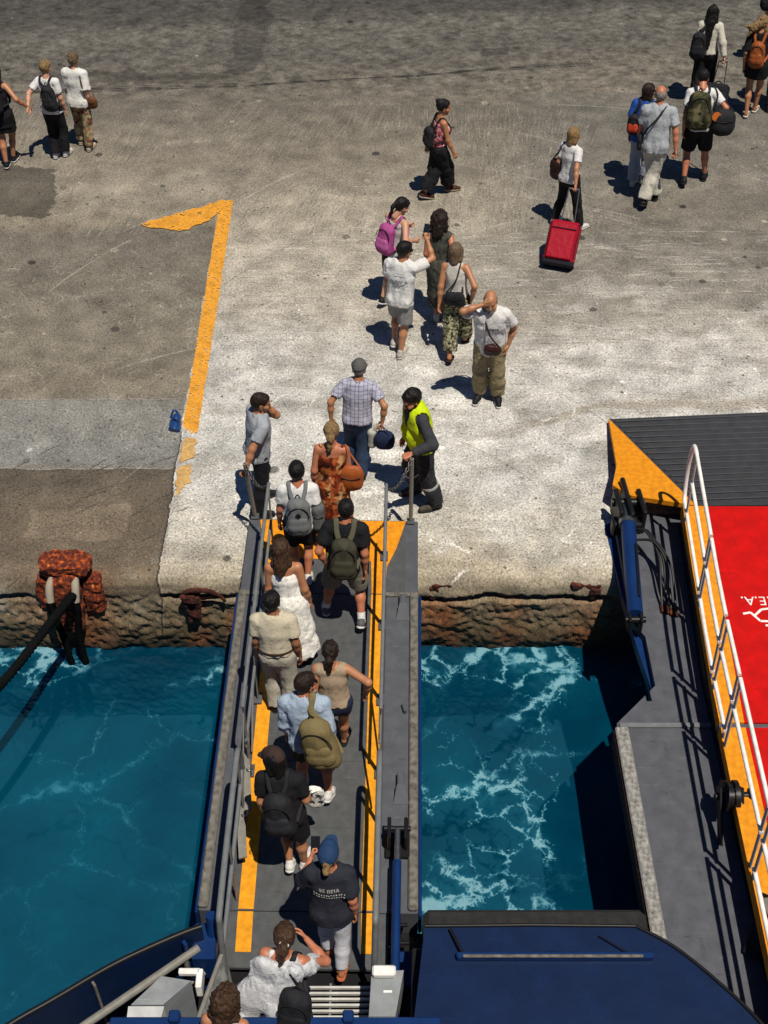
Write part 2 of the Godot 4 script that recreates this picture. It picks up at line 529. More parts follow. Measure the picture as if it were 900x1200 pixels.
	# crisp joints between the slabs
	for j in range(0, 2048):
		var z := QZ0 + (QS1 - QZ0) * (j + 0.5) / 2048
		if z > -7.0 and z < 0.75:
			var ix := int((slab_line(z) + 0.02 * n_mid.get_noise_2d(z * 300, 2) - QX0) / (QX1 - QX0) * 2048)
			var cl := im.get_pixel(ix - 10, j)
			var cr := im.get_pixel(ix + 10, j)
			for q in 10:
				im.set_pixel(ix - 1 - q, j, cl if q > 1 or z < -2.4 else cl.darkened(0.45))
				im.set_pixel(ix + q, j, cr if q > 1 or z < -2.4 else cr.lightened(0.15))
	for zl in [-1.83, -3.08]:
		for i in range(0, int((-2.53 - QX0) / (QX1 - QX0) * 2048)):
			var x := QX0 + (QX1 - QX0) * (i + 0.5) / 2048
			var iy := int((zl + 0.03 * n_mid.get_noise_2d(x * 90, zl * 50) - QZ0) / (QS1 - QZ0) * 2048)
			var cu := im.get_pixel(i, iy - 9)
			var cd := im.get_pixel(i, iy + 9)
			for q in 9:
				im.set_pixel(i, iy - 1 - q, cu.lightened(0.18) if q < 2 else cu)
				im.set_pixel(i, iy + q, cd.darkened(0.2) if q < 1 else cd)
	var px := 2048.0 / (QX1 - QX0)
	var R := RandomNumberGenerator.new()
	R.seed = 5
	for k in 4200:      # the broom strokes of the middle left
		var x := R.randf_range(-6.8, 3.4)
		var z := R.randf_range(-10.9, -7.2)
		if n_mid.get_noise_2d(x * 9 + 70, z * 9) < -0.12 or (x < -4.9 and z > -9.2):
			continue
		stroke(im, R, (x - QX0) * px, (z - QZ0) * px, -1.36 - 0.16 * sin(x * 0.9 + 0.4) - R.randf_range(-0.05, 0.05), R.randf_range(0.2, 0.7) * px, 0.03, Color(0.42, 0.38, 0.31).linear_to_srgb() if R.randf() < 0.6 else Color(0.12, 0.11, 0.09).linear_to_srgb(), R.randf_range(0.15, 0.42), 1)
	for k in 700:      # long level trowel lines on the pale side
		var x := R.randf_range(-2.2, 6.0)
		var z := R.randf_range(-7.5, -3.2)
		stroke(im, R, (x - QX0) * px, (z - QZ0) * px, R.randf_range(-0.06, 0.06), R.randf_range(0.3, 1.3) * px, 0.02, Color(0.72, 0.70, 0.64).linear_to_srgb() if R.randf() < 0.5 else Color(0.24, 0.21, 0.17).linear_to_srgb(), R.randf_range(0.2, 0.5), 1)
	for k in 2600:     # fine crackle of mineral veins, right and left
		var rt := k % 2 == 0
		var x := R.randf_range(1.0, 8.0) if rt else R.randf_range(-7.5, -2.6)
		var z := R.randf_range(-10.0, -4.0) if rt else R.randf_range(-7.0, -2.4)
		if n_mid.get_noise_2d(x * 16 + 170, z * 16) < -0.02:
			continue
		stroke(im, R, (x - QX0) * px, (z - QZ0) * px, R.randf() * 6.28, R.randf_range(0.06, 0.34) * px, 0.75, Color(0.54, 0.515, 0.46).linear_to_srgb(), R.randf_range(0.15, 0.5), 1)
	for k in 26:       # white scrapes before the gangway
		var x := R.randf_range(-2.1, 2.6)
		var z := R.randf_range(-3.6, -0.7)
		stroke(im, R, (x - QX0) * px, (z - QZ0) * px, R.randf_range(-1.2, 0.2), R.randf_range(0.2, 0.7) * px, 0.3, Color(0.86, 0.84, 0.80).linear_to_srgb(), 0.75, 3)
	for k in 90:       # long curved scrapes left by ramps and tyres
		var cx := R.randf_range(-1.0, 5.0)
		var cz := R.randf_range(-5.0, 1.0)
		var r := R.randf_range(2.0, 7.5)
		var a0 := R.randf_range(3.5, 5.6)
		var c := Color(0.80, 0.78, 0.73).linear_to_srgb() if R.randf() < 0.6 else Color(0.20, 0.18, 0.15).linear_to_srgb()
		var al := R.randf_range(0.10, 0.34)
		for q in int(R.randf_range(0.12, 0.5) * r * px):
			var an := a0 + q / (r * px)
			var ix := int((cx + cos(an) * r - QX0) * px)
			var iy := int((cz + sin(an) * r - QZ0) * 2048.0 / (QS1 - QZ0))
			if ix > 500 and ix < 2040 and iy > 560 and iy < 1700:
				for w in 3:
					im.set_pixel(ix + w / 2, iy + w, im.get_pixel(ix + w / 2, iy + w).lerp(c, al * (0.4 + 0.6 * absf(sin(q * 0.02 + k)))))
	for k in 40:       # dark hairline cracks of the old slab
		stroke(im, R, (R.randf_range(-7.5, -2.7) - QX0) * px, (R.randf_range(-3.0, 0.0) - QZ0) * px, R.randf_range(-0.7, -0.2), R.randf_range(0.3, 1.0) * px, 0.12, Color(0.06, 0.045, 0.035).linear_to_srgb(), 0.8, 1)
	for s in [[-6.64, -11.72, -2.2, -12.0], [-2.2, -12.0, 1.4, -12.45], [1.2, -12.47, 3.7, -12.8]]:   # the open joint between old and new paving
		var a := Vector2((s[0] - QX0) * px, (s[1] - QZ0) * px)
		var b := Vector2((s[2] - QX0) * px, (s[3] - QZ0) * px)
		for w in 7:
			stroke(im, R, a.x, a.y + w * 1.0, (b - a).angle(), a.distance_to(b), 0.015, Color(0.02, 0.018, 0.016).linear_to_srgb(), 0.8, 1)
	return tex(im)

func stroke(im: Image, R: RandomNumberGenerator, x: float, y: float, ang: float, length: float, wobble: float, c: Color, alpha: float, thick: int):
	var home := ang
	var w := im.get_width()
	for s in int(length):
		ang += R.randf_range(-wobble, wobble) + (home - ang) * 0.04
		x += cos(ang)
		y += sin(ang)
		var al := alpha * (0.55 + 0.45 * sin(s * 0.13 + home * 9)) * minf(1.0, minf(s, length - s) / 8.0)
		for dy in range(0, thick + 1):
			var ix := int(x)
			var iy := int(y) + dy
			if ix >= 0 and iy >= 0 and ix < w and iy < w:
				im.set_pixel(ix, iy, im.get_pixel(ix, iy).lerp(c, al))

func quay_grain() -> Array:     # the tile of fine gravelly grain that repeats every 9 m, and its relief
	var n := 1024
	var a := noise(FastNoiseLite.TYPE_SIMPLEX, 0.24, 3, 101).get_image(n, n).get_data()
	var b := noise(FastNoiseLite.TYPE_VALUE, 0.62, 2, 103).get_image(n, n).get_data()
	var c := noise(FastNoiseLite.TYPE_SIMPLEX, 0.013, 4, 107, 30.0).get_image(n, n).get_data()
	var o := PackedByteArray()
	o.resize(n * n)
	for i in n * n:
		var v := 118 + (a[i] * 76 >> 8) + (b[i] * 84 >> 8) + (c[i] * 30 >> 8) + 2
		if b[i] > 196 and a[i] > 120:
			v += 50
		if b[i] < 60 and a[i] < 120:
			v -= 34
		o[i] = clampi(v, 40, 255)
	var im := Image.create_from_data(n, n, false, Image.FORMAT_L8, o)
	return [tex(im), normal_of(im, 2.2)]

func quay_material() -> StandardMaterial3D:
	var g := quay_grain()
	var m := StandardMaterial3D.new()
	m.resource_name = "quay_concrete"
	m.albedo_texture = g[0]
	m.roughness = 0.92
	m.normal_enabled = true
	m.normal_texture = g[1]
	m.normal_scale = 0.7
	m.detail_enabled = true
	m.detail_albedo = quay_macro()
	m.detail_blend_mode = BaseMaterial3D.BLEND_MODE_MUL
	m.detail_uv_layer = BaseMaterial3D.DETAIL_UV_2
	M.quay = m
	return m

func sheet(nx: int, nz: int, at: Callable, m2: Callable) -> ArrayMesh:    # a grid of points at(i, j), with its two sets of UVs from m2(i, j, p)
	var v := PackedVector3Array()
	var u1 := PackedVector2Array()
	var u2 := PackedVector2Array()
	for j in nz + 1:
		for i in nx + 1:
			var p: Vector3 = at.call(i, j)
			var u: Array = m2.call(i, j, p)
			v.append(p)
			u1.append(u[0])
			u2.append(u[1])
	var idx := PackedInt32Array()
	for j in nz:
		for i in nx:
			var k := j * (nx + 1) + i
			idx.append_array([k, k + 1, k + nx + 2, k, k + nx + 2, k + nx + 1])
	var nor := PackedVector3Array()
	nor.resize(v.size())
	for j in nz + 1:
		for i in nx + 1:
			var k := j * (nx + 1) + i
			var dx := v[k + (1 if i < nx else 0)] - v[k - (1 if i > 0 else 0)]
			var dz := v[k + (nx + 1 if j < nz else 0)] - v[k - (nx + 1 if j > 0 else 0)]
			nor[k] = dz.cross(dx).normalized()
	var a := []
	a.resize(Mesh.ARRAY_MAX)
	a[Mesh.ARRAY_VERTEX] = v
	a[Mesh.ARRAY_NORMAL] = nor
	a[Mesh.ARRAY_TEX_UV] = u1
	a[Mesh.ARRAY_TEX_UV2] = u2
	a[Mesh.ARRAY_INDEX] = idx
	var me := ArrayMesh.new()
	me.add_surface_from_arrays(Mesh.PRIMITIVE_TRIANGLES, a)
	return me

func macro_uv(x: float, s: float) -> Vector2:
	return Vector2((x - QX0) / (QX1 - QX0), (s - QZ0) / (QS1 - QZ0))

func quay():
	n_big = noise(FastNoiseLite.TYPE_SIMPLEX_SMOOTH, 0.02, 3, 201)
	n_mid = noise(FastNoiseLite.TYPE_SIMPLEX_SMOOTH, 0.03, 4, 203)
	n_rock = noise(FastNoiseLite.TYPE_CELLULAR, 0.06, 3, 205, 8.0)
	var m := quay_material()
	# the level top, down to 0.9 m from the edge
	var nx := 220
	var nz := 190
	var z1 := -0.84
	struct("quay_ground", sheet(nx, nz, func(i, j):
		var x: float = lerpf(QX0, QX1, float(i) / nx)
		var z: float = lerpf(QZ0, z1, float(j) / nz)
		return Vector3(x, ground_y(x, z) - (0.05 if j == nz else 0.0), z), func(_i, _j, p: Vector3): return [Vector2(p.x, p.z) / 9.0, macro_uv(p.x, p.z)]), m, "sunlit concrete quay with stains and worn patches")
	# the rounded, broken edge and the wall below it
	nx = 620
	nz = 140
	var prof := [Vector2(-0.9, 0), Vector2(-0.45, -0.005), Vector2(-0.2, -0.03), Vector2(-0.06, -0.09), Vector2(0.0, -0.17), Vector2(0.02, -0.27), Vector2(0.03, -0.4), Vector2(0.05, -0.7), Vector2(0.06, -1.0), Vector2(0.03, -1.3), Vector2(0.0, -2.7)]
	var run := [0.0]
	for k in range(1, prof.size()):
		run.append(run[-1] + prof[k].distance_to(prof[k - 1]))
	struct("quay_wall", sheet(nx, nz, func(i, j):
		var x: float = lerpf(QX0, QX1, float(i) / nx)
		var s: float = run[-1] * float(j) / nz
		var k := 0
		while k < prof.size() - 2 and run[k + 1] < s:
			k += 1
		var p: Vector2 = prof[k].lerp(prof[k + 1], (s - run[k]) / (run[k + 1] - run[k]))
		var y: float = p.y + ground_y(x, -0.9) * smoothstep(1.1, 0.0, s) + (ground_y(x, p.x) - ground_y(x, -0.9)) * smoothstep(0.9, 0.3, s)
		var f := smoothstep(0.35, 1.1, s)
		var out := f * (0.05 * n_big.get_noise_2d(x * 60, s * 60) + 0.05 * (n_rock.get_noise_2d(x * 45, s * 90) + 0.4) * smoothstep(1.10, 1.25, s) + 0.03 * n_mid.get_noise_2d(x * 260, s * 300) * smoothstep(1.0, 1.2, s))
		# the undercut ledge: a dark gap that wanders along the wall
		var cl := 1.14 + 0.07 * n_mid.get_noise_2d(x * 22, 55) + 0.02 * n_mid.get_noise_2d(x * 160, 9)
		var open := maxf(smoothstep(0.35, 0.5, x) * smoothstep(2.7, 2.5, x), maxf(smoothstep(-2.55, -2.4, x) * smoothstep(-1.4, -1.6, x), smoothstep(-4.6, -4.4, x) * smoothstep(-3.85, -4.0, x)))
		out -= 0.22 * open * smoothstep(0.045, 0.012, absf(s - cl)) * clampf(0.75 + 1.2 * n_mid.get_noise_2d(x * 50, 88), 0.15, 1.0)
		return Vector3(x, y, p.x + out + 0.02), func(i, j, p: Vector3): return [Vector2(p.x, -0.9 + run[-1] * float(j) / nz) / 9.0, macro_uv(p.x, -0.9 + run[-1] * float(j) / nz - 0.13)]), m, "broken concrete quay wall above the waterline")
	# the rest of the quay, out of the picture
	var st := ST()
	for r in [[-300, -300, 300, QZ0], [-300, QZ0, QX0, 0], [QX1, QZ0, 300, 0]]:
		face(st, [Vector3(r[0], -0.02, r[1]), Vector3(r[2], -0.02, r[1]), Vector3(r[2], -0.02, r[3]), Vector3(r[0], -0.02, r[3])], Vector3.UP)
	for r in [[-300, QX0], [QX1, 300]]:
		face(st, [Vector3(r[0], -0.02, 0), Vector3(r[1], -0.02, 0), Vector3(r[1], -3, 0), Vector3(r[0], -3, 0)], Vector3.BACK)
	struct("quay_apron", st, mat("quay_far", Color(0.16, 0.15, 0.13), 0.95, 0.0, "mottle", 0.3, "fine_n", 0.6, true))

func ragged(poly: Array, step: float, amp: float, sd: int) -> Array:     # an outline with worn, uneven edges
	var o := []
	var n := poly.size()
	var q := noise(FastNoiseLite.TYPE_SIMPLEX, 1.6, 3, sd)
	for i in n:
		var a: Vector2 = poly[i]
		var b: Vector2 = poly[(i + 1) % n]
		var c := int(maxf(1, a.distance_to(b) / step))
		for k in c:
			var p := a.lerp(b, float(k) / c)
			o.append(p + Vector2(q.get_noise_2d(p.x * 3, p.y * 3), q.get_noise_2d(p.x * 3 + 40, p.y * 3)) * amp)
	return o

func draped(called: String, polys: Array, m: Material, label: String, lift := 0.012) -> Node:  # paint lying on the quay
	var st := ST()
	for poly in polys:
		var pv := PackedVector2Array(poly)
		var idx := Geometry2D.triangulate_polygon(pv)
		for i in range(0, idx.size(), 3):
			var ps := []
			for k in 3:
				var p := pv[idx[i + k]]
				ps.append(Vector3(p.x, ground_y(p.x, p.y) + lift, p.y))
			face(st, ps, Vector3.UP)
	var o := obj(called, st, m)
	tag(o, label, "road marking")
	return o

func quay_marks():
	var m := mat("line_paint", Color(0.80, 0.37, 0.028), 0.8, 0.0, "chipped", 0.6, "fine_n", 0.5, true)
	var pale := mat("faded_paint", Color(0.66, 0.42, 0.16), 0.8, 0.0, "chipped", 0.9, "fine_n", 0.5, true)
	for q in [m, pale]:
		q.transparency = BaseMaterial3D.TRANSPARENCY_ALPHA_SCISSOR
		q.alpha_scissor_threshold = 0.5
	var line := []
	var n := 14
	for k in n:                                    # in short lengths, so that it follows the ground
		var z0 := lerpf(-7.92, -2.42, float(k) / n)
		var z1 := lerpf(-7.92, -2.42, float(k + 1) / n)
		var zm := (z0 + z1) / 2
		line.append([Vector2(-2.50 + jit(z0, 1), z0), Vector2(-2.30 + jit(z0, 9), z0), Vector2(-2.30 + jit(zm, 9), zm), Vector2(-2.30 + jit(z1, 9), z1), Vector2(-2.50 + jit(z1, 1), z1), Vector2(-2.50 + jit(zm, 1), zm)])
	draped("yellow_line", line, m, "long yellow painted line running from the quay edge to an arrow corner")
	draped("yellow_wedge", [ragged([Vector2(-3.62, -7.20), Vector2(-3.45, -7.32), Vector2(-2.9, -7.66), Vector2(-2.47, -7.92), Vector2(-2.47, -7.55), Vector2(-2.66, -7.30), Vector2(-2.95, -7.06), Vector2(-3.3, -7.10)], 0.06, 0.05, 12)], m, "yellow painted wedge with a broken edge at the far end of the line", 0.017)
	draped("faded_yellow_line", [ragged([Vector2(-2.47, -2.30), Vector2(-2.30, -2.32), Vector2(-2.30, -1.95), Vector2(-2.47, -1.85)], 0.05, 0.03, 7), ragged([Vector2(-2.48, -1.78), Vector2(-2.32, -1.86), Vector2(-2.31, -1.5), Vector2(-2.46, -1.28)], 0.05, 0.05, 9)], pale, "faded remains of the yellow line near the quay edge")

func jit(z: float, s: float) -> float:
	return 0.012 * n_mid.get_noise_2d(z * 160, s * 70)

# ---------------------------------------------------------------- the water
func water():
	var w := 1536
	var h := 768
	var web := noise(FastNoiseLite.TYPE_CELLULAR, 0.0115, 1, 301, 60.0)
	web.cellular_return_type = FastNoiseLite.RETURN_DISTANCE2_SUB
	web.domain_warp_fractal_octaves = 4
	var web2 := noise(FastNoiseLite.TYPE_CELLULAR, 0.03, 1, 303, 26.0)
	web2.cellular_return_type = FastNoiseLite.RETURN_DISTANCE2_SUB
	web2.domain_warp_fractal_octaves = 4
	var a := web.get_image(w, h).get_data()
	var b := web2.get_image(w, h).get_data()
	var c := noise(FastNoiseLite.TYPE_SIMPLEX_SMOOTH, 0.006, 3, 305, 40.0).get_image(w, h).get_data()
	var d := noise(FastNoiseLite.TYPE_SIMPLEX, 0.05, 4, 307).get_image(w, h).get_data()
	# where foam lies: along the wall, thick between gangway and ramp, thin elsewhere (64 x 32 map)
	var mask := PackedFloat32Array()
	mask.resize(96 * 48)
	for j in 48:
		for i in 96:
			var x := lerpf(-9.0, 9.0, (i + 0.5) / 96.0)
			var z := lerpf(-0.3, 8.7, (j + 0.5) / 48.0)
			var f := 0.9 * smoothstep(0.95, 0.15, z)
			if x > -0.6 and x < 2.9:
				f = maxf(f, 0.42 * smoothstep(1.2, 0.1, absf(x - 1.25 + 0.12 * (z - 2))) + 0.10)
				f = maxf(f, 0.62 * smoothstep(0.5, 0.1, absf(x - 0.5)) * smoothstep(1.5, 3.0, z))
				f *= smoothstep(2.5, 1.8, x)
			elif x < -1.0:
				f = maxf(f, 0.17 * smoothstep(3.2, 0.8, z) * smoothstep(-5.2, -2.6, x))
				f = maxf(f, 0.07 * smoothstep(-1.2, -2.2, x))
			mask[j * 96 + i] = f
	var o := PackedByteArray()
	o.resize(w * h * 4)
	for j in h:
		var mj := int(j * 48.0 / h) * 96
		for i in w:
			var k := j * w + i
			var f: float = mask[mj + (i >> 4)] * (0.35 + c[k] / 150.0)
			var t1 := (0.25 + f) * 12.0 * (0.25 + d[k] / 150.0)
			var v := 0.0
			if a[k] < t1:
				v = (1.0 - a[k] / t1) * minf(1.0, f * 1.5)
			var t2 := (f - 0.30) * 38.0 * (0.2 + d[k] / 150.0)
			if b[k] < t2:
				v = maxf(v, (1.0 - b[k] / t2) * 0.9)
			if a[k] < t1 * 3.5:
				v += 0.16 * (1.0 - a[k] / (t1 * 3.5)) * minf(1.0, f * 1.5)
			v = clampf(v * 1.4 * clampf((c[k] - 60) / 90.0, 0.0, 1.0) * (0.5 + d[k] / 256.0), 0.0, 1.0)
			var e := c[k] / 255.0
			o[k * 4] = int(lerpf(0 + 3 * e, 190, v * 0.55))
			o[k * 4 + 1] = int(lerpf(52 + 28 * e, 212, v * 0.55))
			o[k * 4 + 2] = int(lerpf(78 + 28 * e, 216, v * 0.55))
			o[k * 4 + 3] = int(lerpf(135, 255, minf(1.0, v * 1.3)))
	var m := StandardMaterial3D.new()
	m.resource_name = "sea_water"
	m.albedo_texture = tex(Image.create_from_data(w, h, false, Image.FORMAT_RGBA8, o))
	m.transparency = BaseMaterial3D.TRANSPARENCY_ALPHA
	m.metallic_specular = 0.25
	m.roughness = 0.16
	m.normal_enabled = true
	m.normal_texture = normal_of(noise(FastNoiseLite.TYPE_SIMPLEX_SMOOTH, 0.035, 5, 311, 12.0).get_image(1024, 512), 5.0)
	m.normal_scale = 0.4
	var n := noise(FastNoiseLite.TYPE_SIMPLEX_SMOOTH, 0.5, 4, 313, 0.6)
	var nx := 300
	var nz := 150
	struct("sea_water", sheet(nx, nz, func(i, j):
		var x := lerpf(-9, 9, float(i) / nx)
		var z := lerpf(-0.3, 8.7, float(j) / nz)
		return Vector3(x, -1.16 + 0.028 * n.get_noise_2d(x, z * 1.5), z), func(_i, _j, p: Vector3): return [Vector2((p.x + 9) / 18.0, (p.z + 0.3) / 9.0), Vector2.ZERO]), m, "teal harbour water streaked with white foam")
	var bed := ST()
	face(bed, [Vector3(-9.5, -2.5, -0.6), Vector3(9.5, -2.5, -0.6), Vector3(9.5, -2.5, 9.0), Vector3(-9.5, -2.5, 9.0)], Vector3.UP)
	struct("harbour_bed", bed, mat("deep_water", Color(0.001, 0.09, 0.15), 0.9, 0.0, "mottle", 0.25, "", 1.0, true), "deep teal water below the surface")
	var st := ST()
	for r in [[-300, -0.3, -9, 300], [9, -0.3, 300, 300], [-9, 8.7, 9, 300]]:
		face(st, [Vector3(r[0], -1.18, r[1]), Vector3(r[2], -1.18, r[1]), Vector3(r[2], -1.18, r[3]), Vector3(r[0], -1.18, r[3])], Vector3.UP)
	struct("open_sea", st, mat("far_water", Color(0.003, 0.05, 0.08), 0.15, 0.0, "mottle", 0.2, "mottle_n", 0.6, true))

# ---------------------------------------------------------------- mooring gear
func lump(st: SurfaceTool, size: Vector3, at: Vector3, taper: float, sd: int, amp := 0.03):     # a rusted, uneven block
	var q := noise(FastNoiseLite.TYPE_SIMPLEX, 4.0, 3, sd)
	var n := 10
	for ax in 3:
		var b := (ax + 1) % 3
		var c := (ax + 2) % 3
		for s in [-1.0, 1.0]:
			for i in n:
				for j in n:
					var ps := []
					for t in [[0, 0], [1, 0], [1, 1], [0, 1]]:
						var v := Vector3.ZERO
						v[ax] = s
						v[b] = 2.0 * (i + t[0]) / n - 1
						v[c] = 2.0 * (j + t[1]) / n - 1
						var r := v.lerp(v.normalized() * 1.25, 0.42)
						var w := 1.0 + taper * r.y
						var p := at + Vector3(r.x * size.x / 2 * w, r.y * size.y / 2, r.z * size.z / 2 * w)
						ps.append(p + v.normalized() * amp * q.get_noise_3dv(p * 1.5))
					var o := Vector3.ZERO
					o[ax] = s
					face(st, ps, o)

func smooth(st: SurfaceTool) -> SurfaceTool:
	var me := st.commit()
	var s2 := SurfaceTool.new()
	s2.create_from(me, 0)
	return s2

func bollard_and_ropes():
	var b := thing("mooring_bollard", "rusty orange iron mooring bollard on the quay edge left of the gangway", "bollard", Vector3(-3.5, 0, 0.1))
	var st := ST()
	lump(st, Vector3(0.52, 0.20, 0.27), Vector3(0.0, 0.14, -0.10), 0.12, 4, 0.03)
	obj("head", st, M.rust, b)
	st = ST()
	lump(st, Vector3(0.25, 0.86, 0.26), Vector3(-0.01, -0.33, -0.01), 0.10, 6, 0.035)
	obj("neck", st, M.rust, b)
	for s in [-1, 1]:
		st = ST()
		lump(st, Vector3(0.20, 0.50, 0.16), Vector3(s * 0.26, -0.27, -0.08), -0.05, 9 + s, 0.04)
		obj("base_cheek", st, M.rust, b)
	# the ropes
	var rp := thing("mooring_line", "thick dark mooring line running from the bollard towards the ferry", "rope", Vector3(-3.5, 0, 0.1))
	st = ST()
	var pts := curve([Vector3(0.10, -0.02, 0.20), Vector3(-0.05, 0.02, 0.62), Vector3(-0.32, 0.22, 1.6), Vector3(-0.62, 0.55, 2.5), Vector3(-1.4, 1.3, 4.4)], 60)
	tube(st, pts, 0.04, 10, wavy(pts.size(), 0.044, 0.004))
	obj("hawser", st, M.rope_dark, rp)
	st = ST()
	twist(st, pts, 0.04, 0.014, 3)
	obj("strand", st, M.rope_dark, rp)
	var k := 0
	for x in [-0.16, 0.12]:
		var lp := thing("hanging_rope", ["black rope with a pale chafe cover hanging off the left side of the bollard", "black rope with a pale chafe cover hanging off the right side of the bollard"][k], "rope", Vector3(-3.5 + x, 0, 0.1))
		st = ST()
		pts = curve([Vector3(-x * 0.3, 0.04, -0.08), Vector3(0, 0.03, 0.10), Vector3(0, -0.13, 0.2)], 6)
		tube(st, pts, 0.045, 10)
		obj("chafe_cover", st, M.rope_cover, lp)
		st = ST()
		pts = curve([Vector3(0, -0.11, 0.2), Vector3(0.0, -0.3, 0.21), Vector3(0.05 - 0.1 * k, -0.7, 0.2), Vector3(0.08 - 0.12 * k, -1.5, 0.18)], 12)
		tube(st, pts, 0.038, 10, wavy(pts.size(), 0.04, 0.004))
		obj("rope", st, M.rope_dark, lp)
		k += 1

func wavy(n: int, r: float, a: float) -> Array:
	var o := []
	for i in n:
		o.append(r + a * sin(i * 1.9))
	return o

func twist(st: SurfaceTool, pts: Array, r: float, rr: float, n: int):     # strands wound round a rope
	for s in n:
		var q := []
		for i in pts.size():
			var d: Vector3 = (pts[min(i + 1, pts.size() - 1)] - pts[max(i - 1, 0)]).normalized()
			var x := Vector3.UP.cross(d).normalized()
			var y := d.cross(x)
			var a := i * 0.55 + V2 * s / n
			q.append(pts[i] + (x * cos(a) + y * sin(a)) * r)
		tube(st, q, rr, 6)

func wall_irons():
	# the iron ring and its torn strap left of the gangway; old fender sockets right of it
	var r := thing("mooring_ring", "brown rusted mooring ring with a torn strap on the wall left of the gangway", "mooring ring", Vector3(-2.05, -0.2, 0.06))
	var st := ST()
	var pts := []
	for k in 21:
		var a := V2 * k / 20
		pts.append(Vector3(cos(a) * 0.16, sin(a) * 0.07 + 0.02, 0.06 + 0.02 * sin(a)))
	tube(st, pts, 0.028, 8)
	tube(st, [Vector3(0.16, 0.02, 0.05), Vector3(0.24, -0.06, 0.04), Vector3(0.27, -0.14, 0.03)], 0.02, 7)
	obj("ring", st, M.dark_rust, r)
	st = ST()
	lump(st, Vector3(0.15, 0.42, 0.08), Vector3(-0.10, -0.22, 0.05), 0.35, 14, 0.06)
	obj("strap", st, M.dark_rust, r)
	var k := 0
	for x in [0.66, 2.26]:
		var s := thing("iron_socket", ["rusted iron socket in the quay wall just right of the gangway", "rusted iron socket in the quay wall beside the car ramp"][k], "wall iron", Vector3(x, -0.24, -0.01))
		st = ST()
		lump(st, Vector3(0.30, 0.06, 0.07), Vector3(0, 0.05, 0.0), 0.0, 21 + k, 0.04)
		obj("lip", st, M.dark_rust, s)
		st = ST()
		lump(st, Vector3(0.09, 0.16, 0.06), Vector3(0.10 - 0.2 * (1 - k), -0.04, 0.02), 0.2, 31 + k, 0.04)
		obj("lug", st, M.dark_rust, s)
		k += 1
	# a blue bundle on the old slab by the line
	var c := thing("blue_container", "small blue plastic bundle lying on the quay beside the yellow line", "container", Vector3(-2.60, -0.07, -2.52))
	st = ST()
	for q in [[Vector3(0.0, 0.07, 0.06), Vector3(0.0, 0.08, -0.08), 0.075], [Vector3(0.02, 0.17, -0.02), Vector3(0.03, 0.16, -0.10), 0.055]]:
		tube(st, curve([q[0], (q[0] + q[1]) / 2 + Vector3(0.01, 0.01, 0), q[1]], 4), q[2], 10, [q[2] * 0.6, q[2], q[2], q[2], q[2], q[2], q[2], q[2], q[2] * 0.55])
	obj("bundle", st, M.blue_plastic, c)
	st = ST()
	tube(st, curve([Vector3(-0.05, 0.14, -0.1), Vector3(0.0, 0.24, -0.14), Vector3(0.06, 0.15, -0.14)], 5), 0.014, 6)
	obj("handle", st, M.blue_plastic, c)

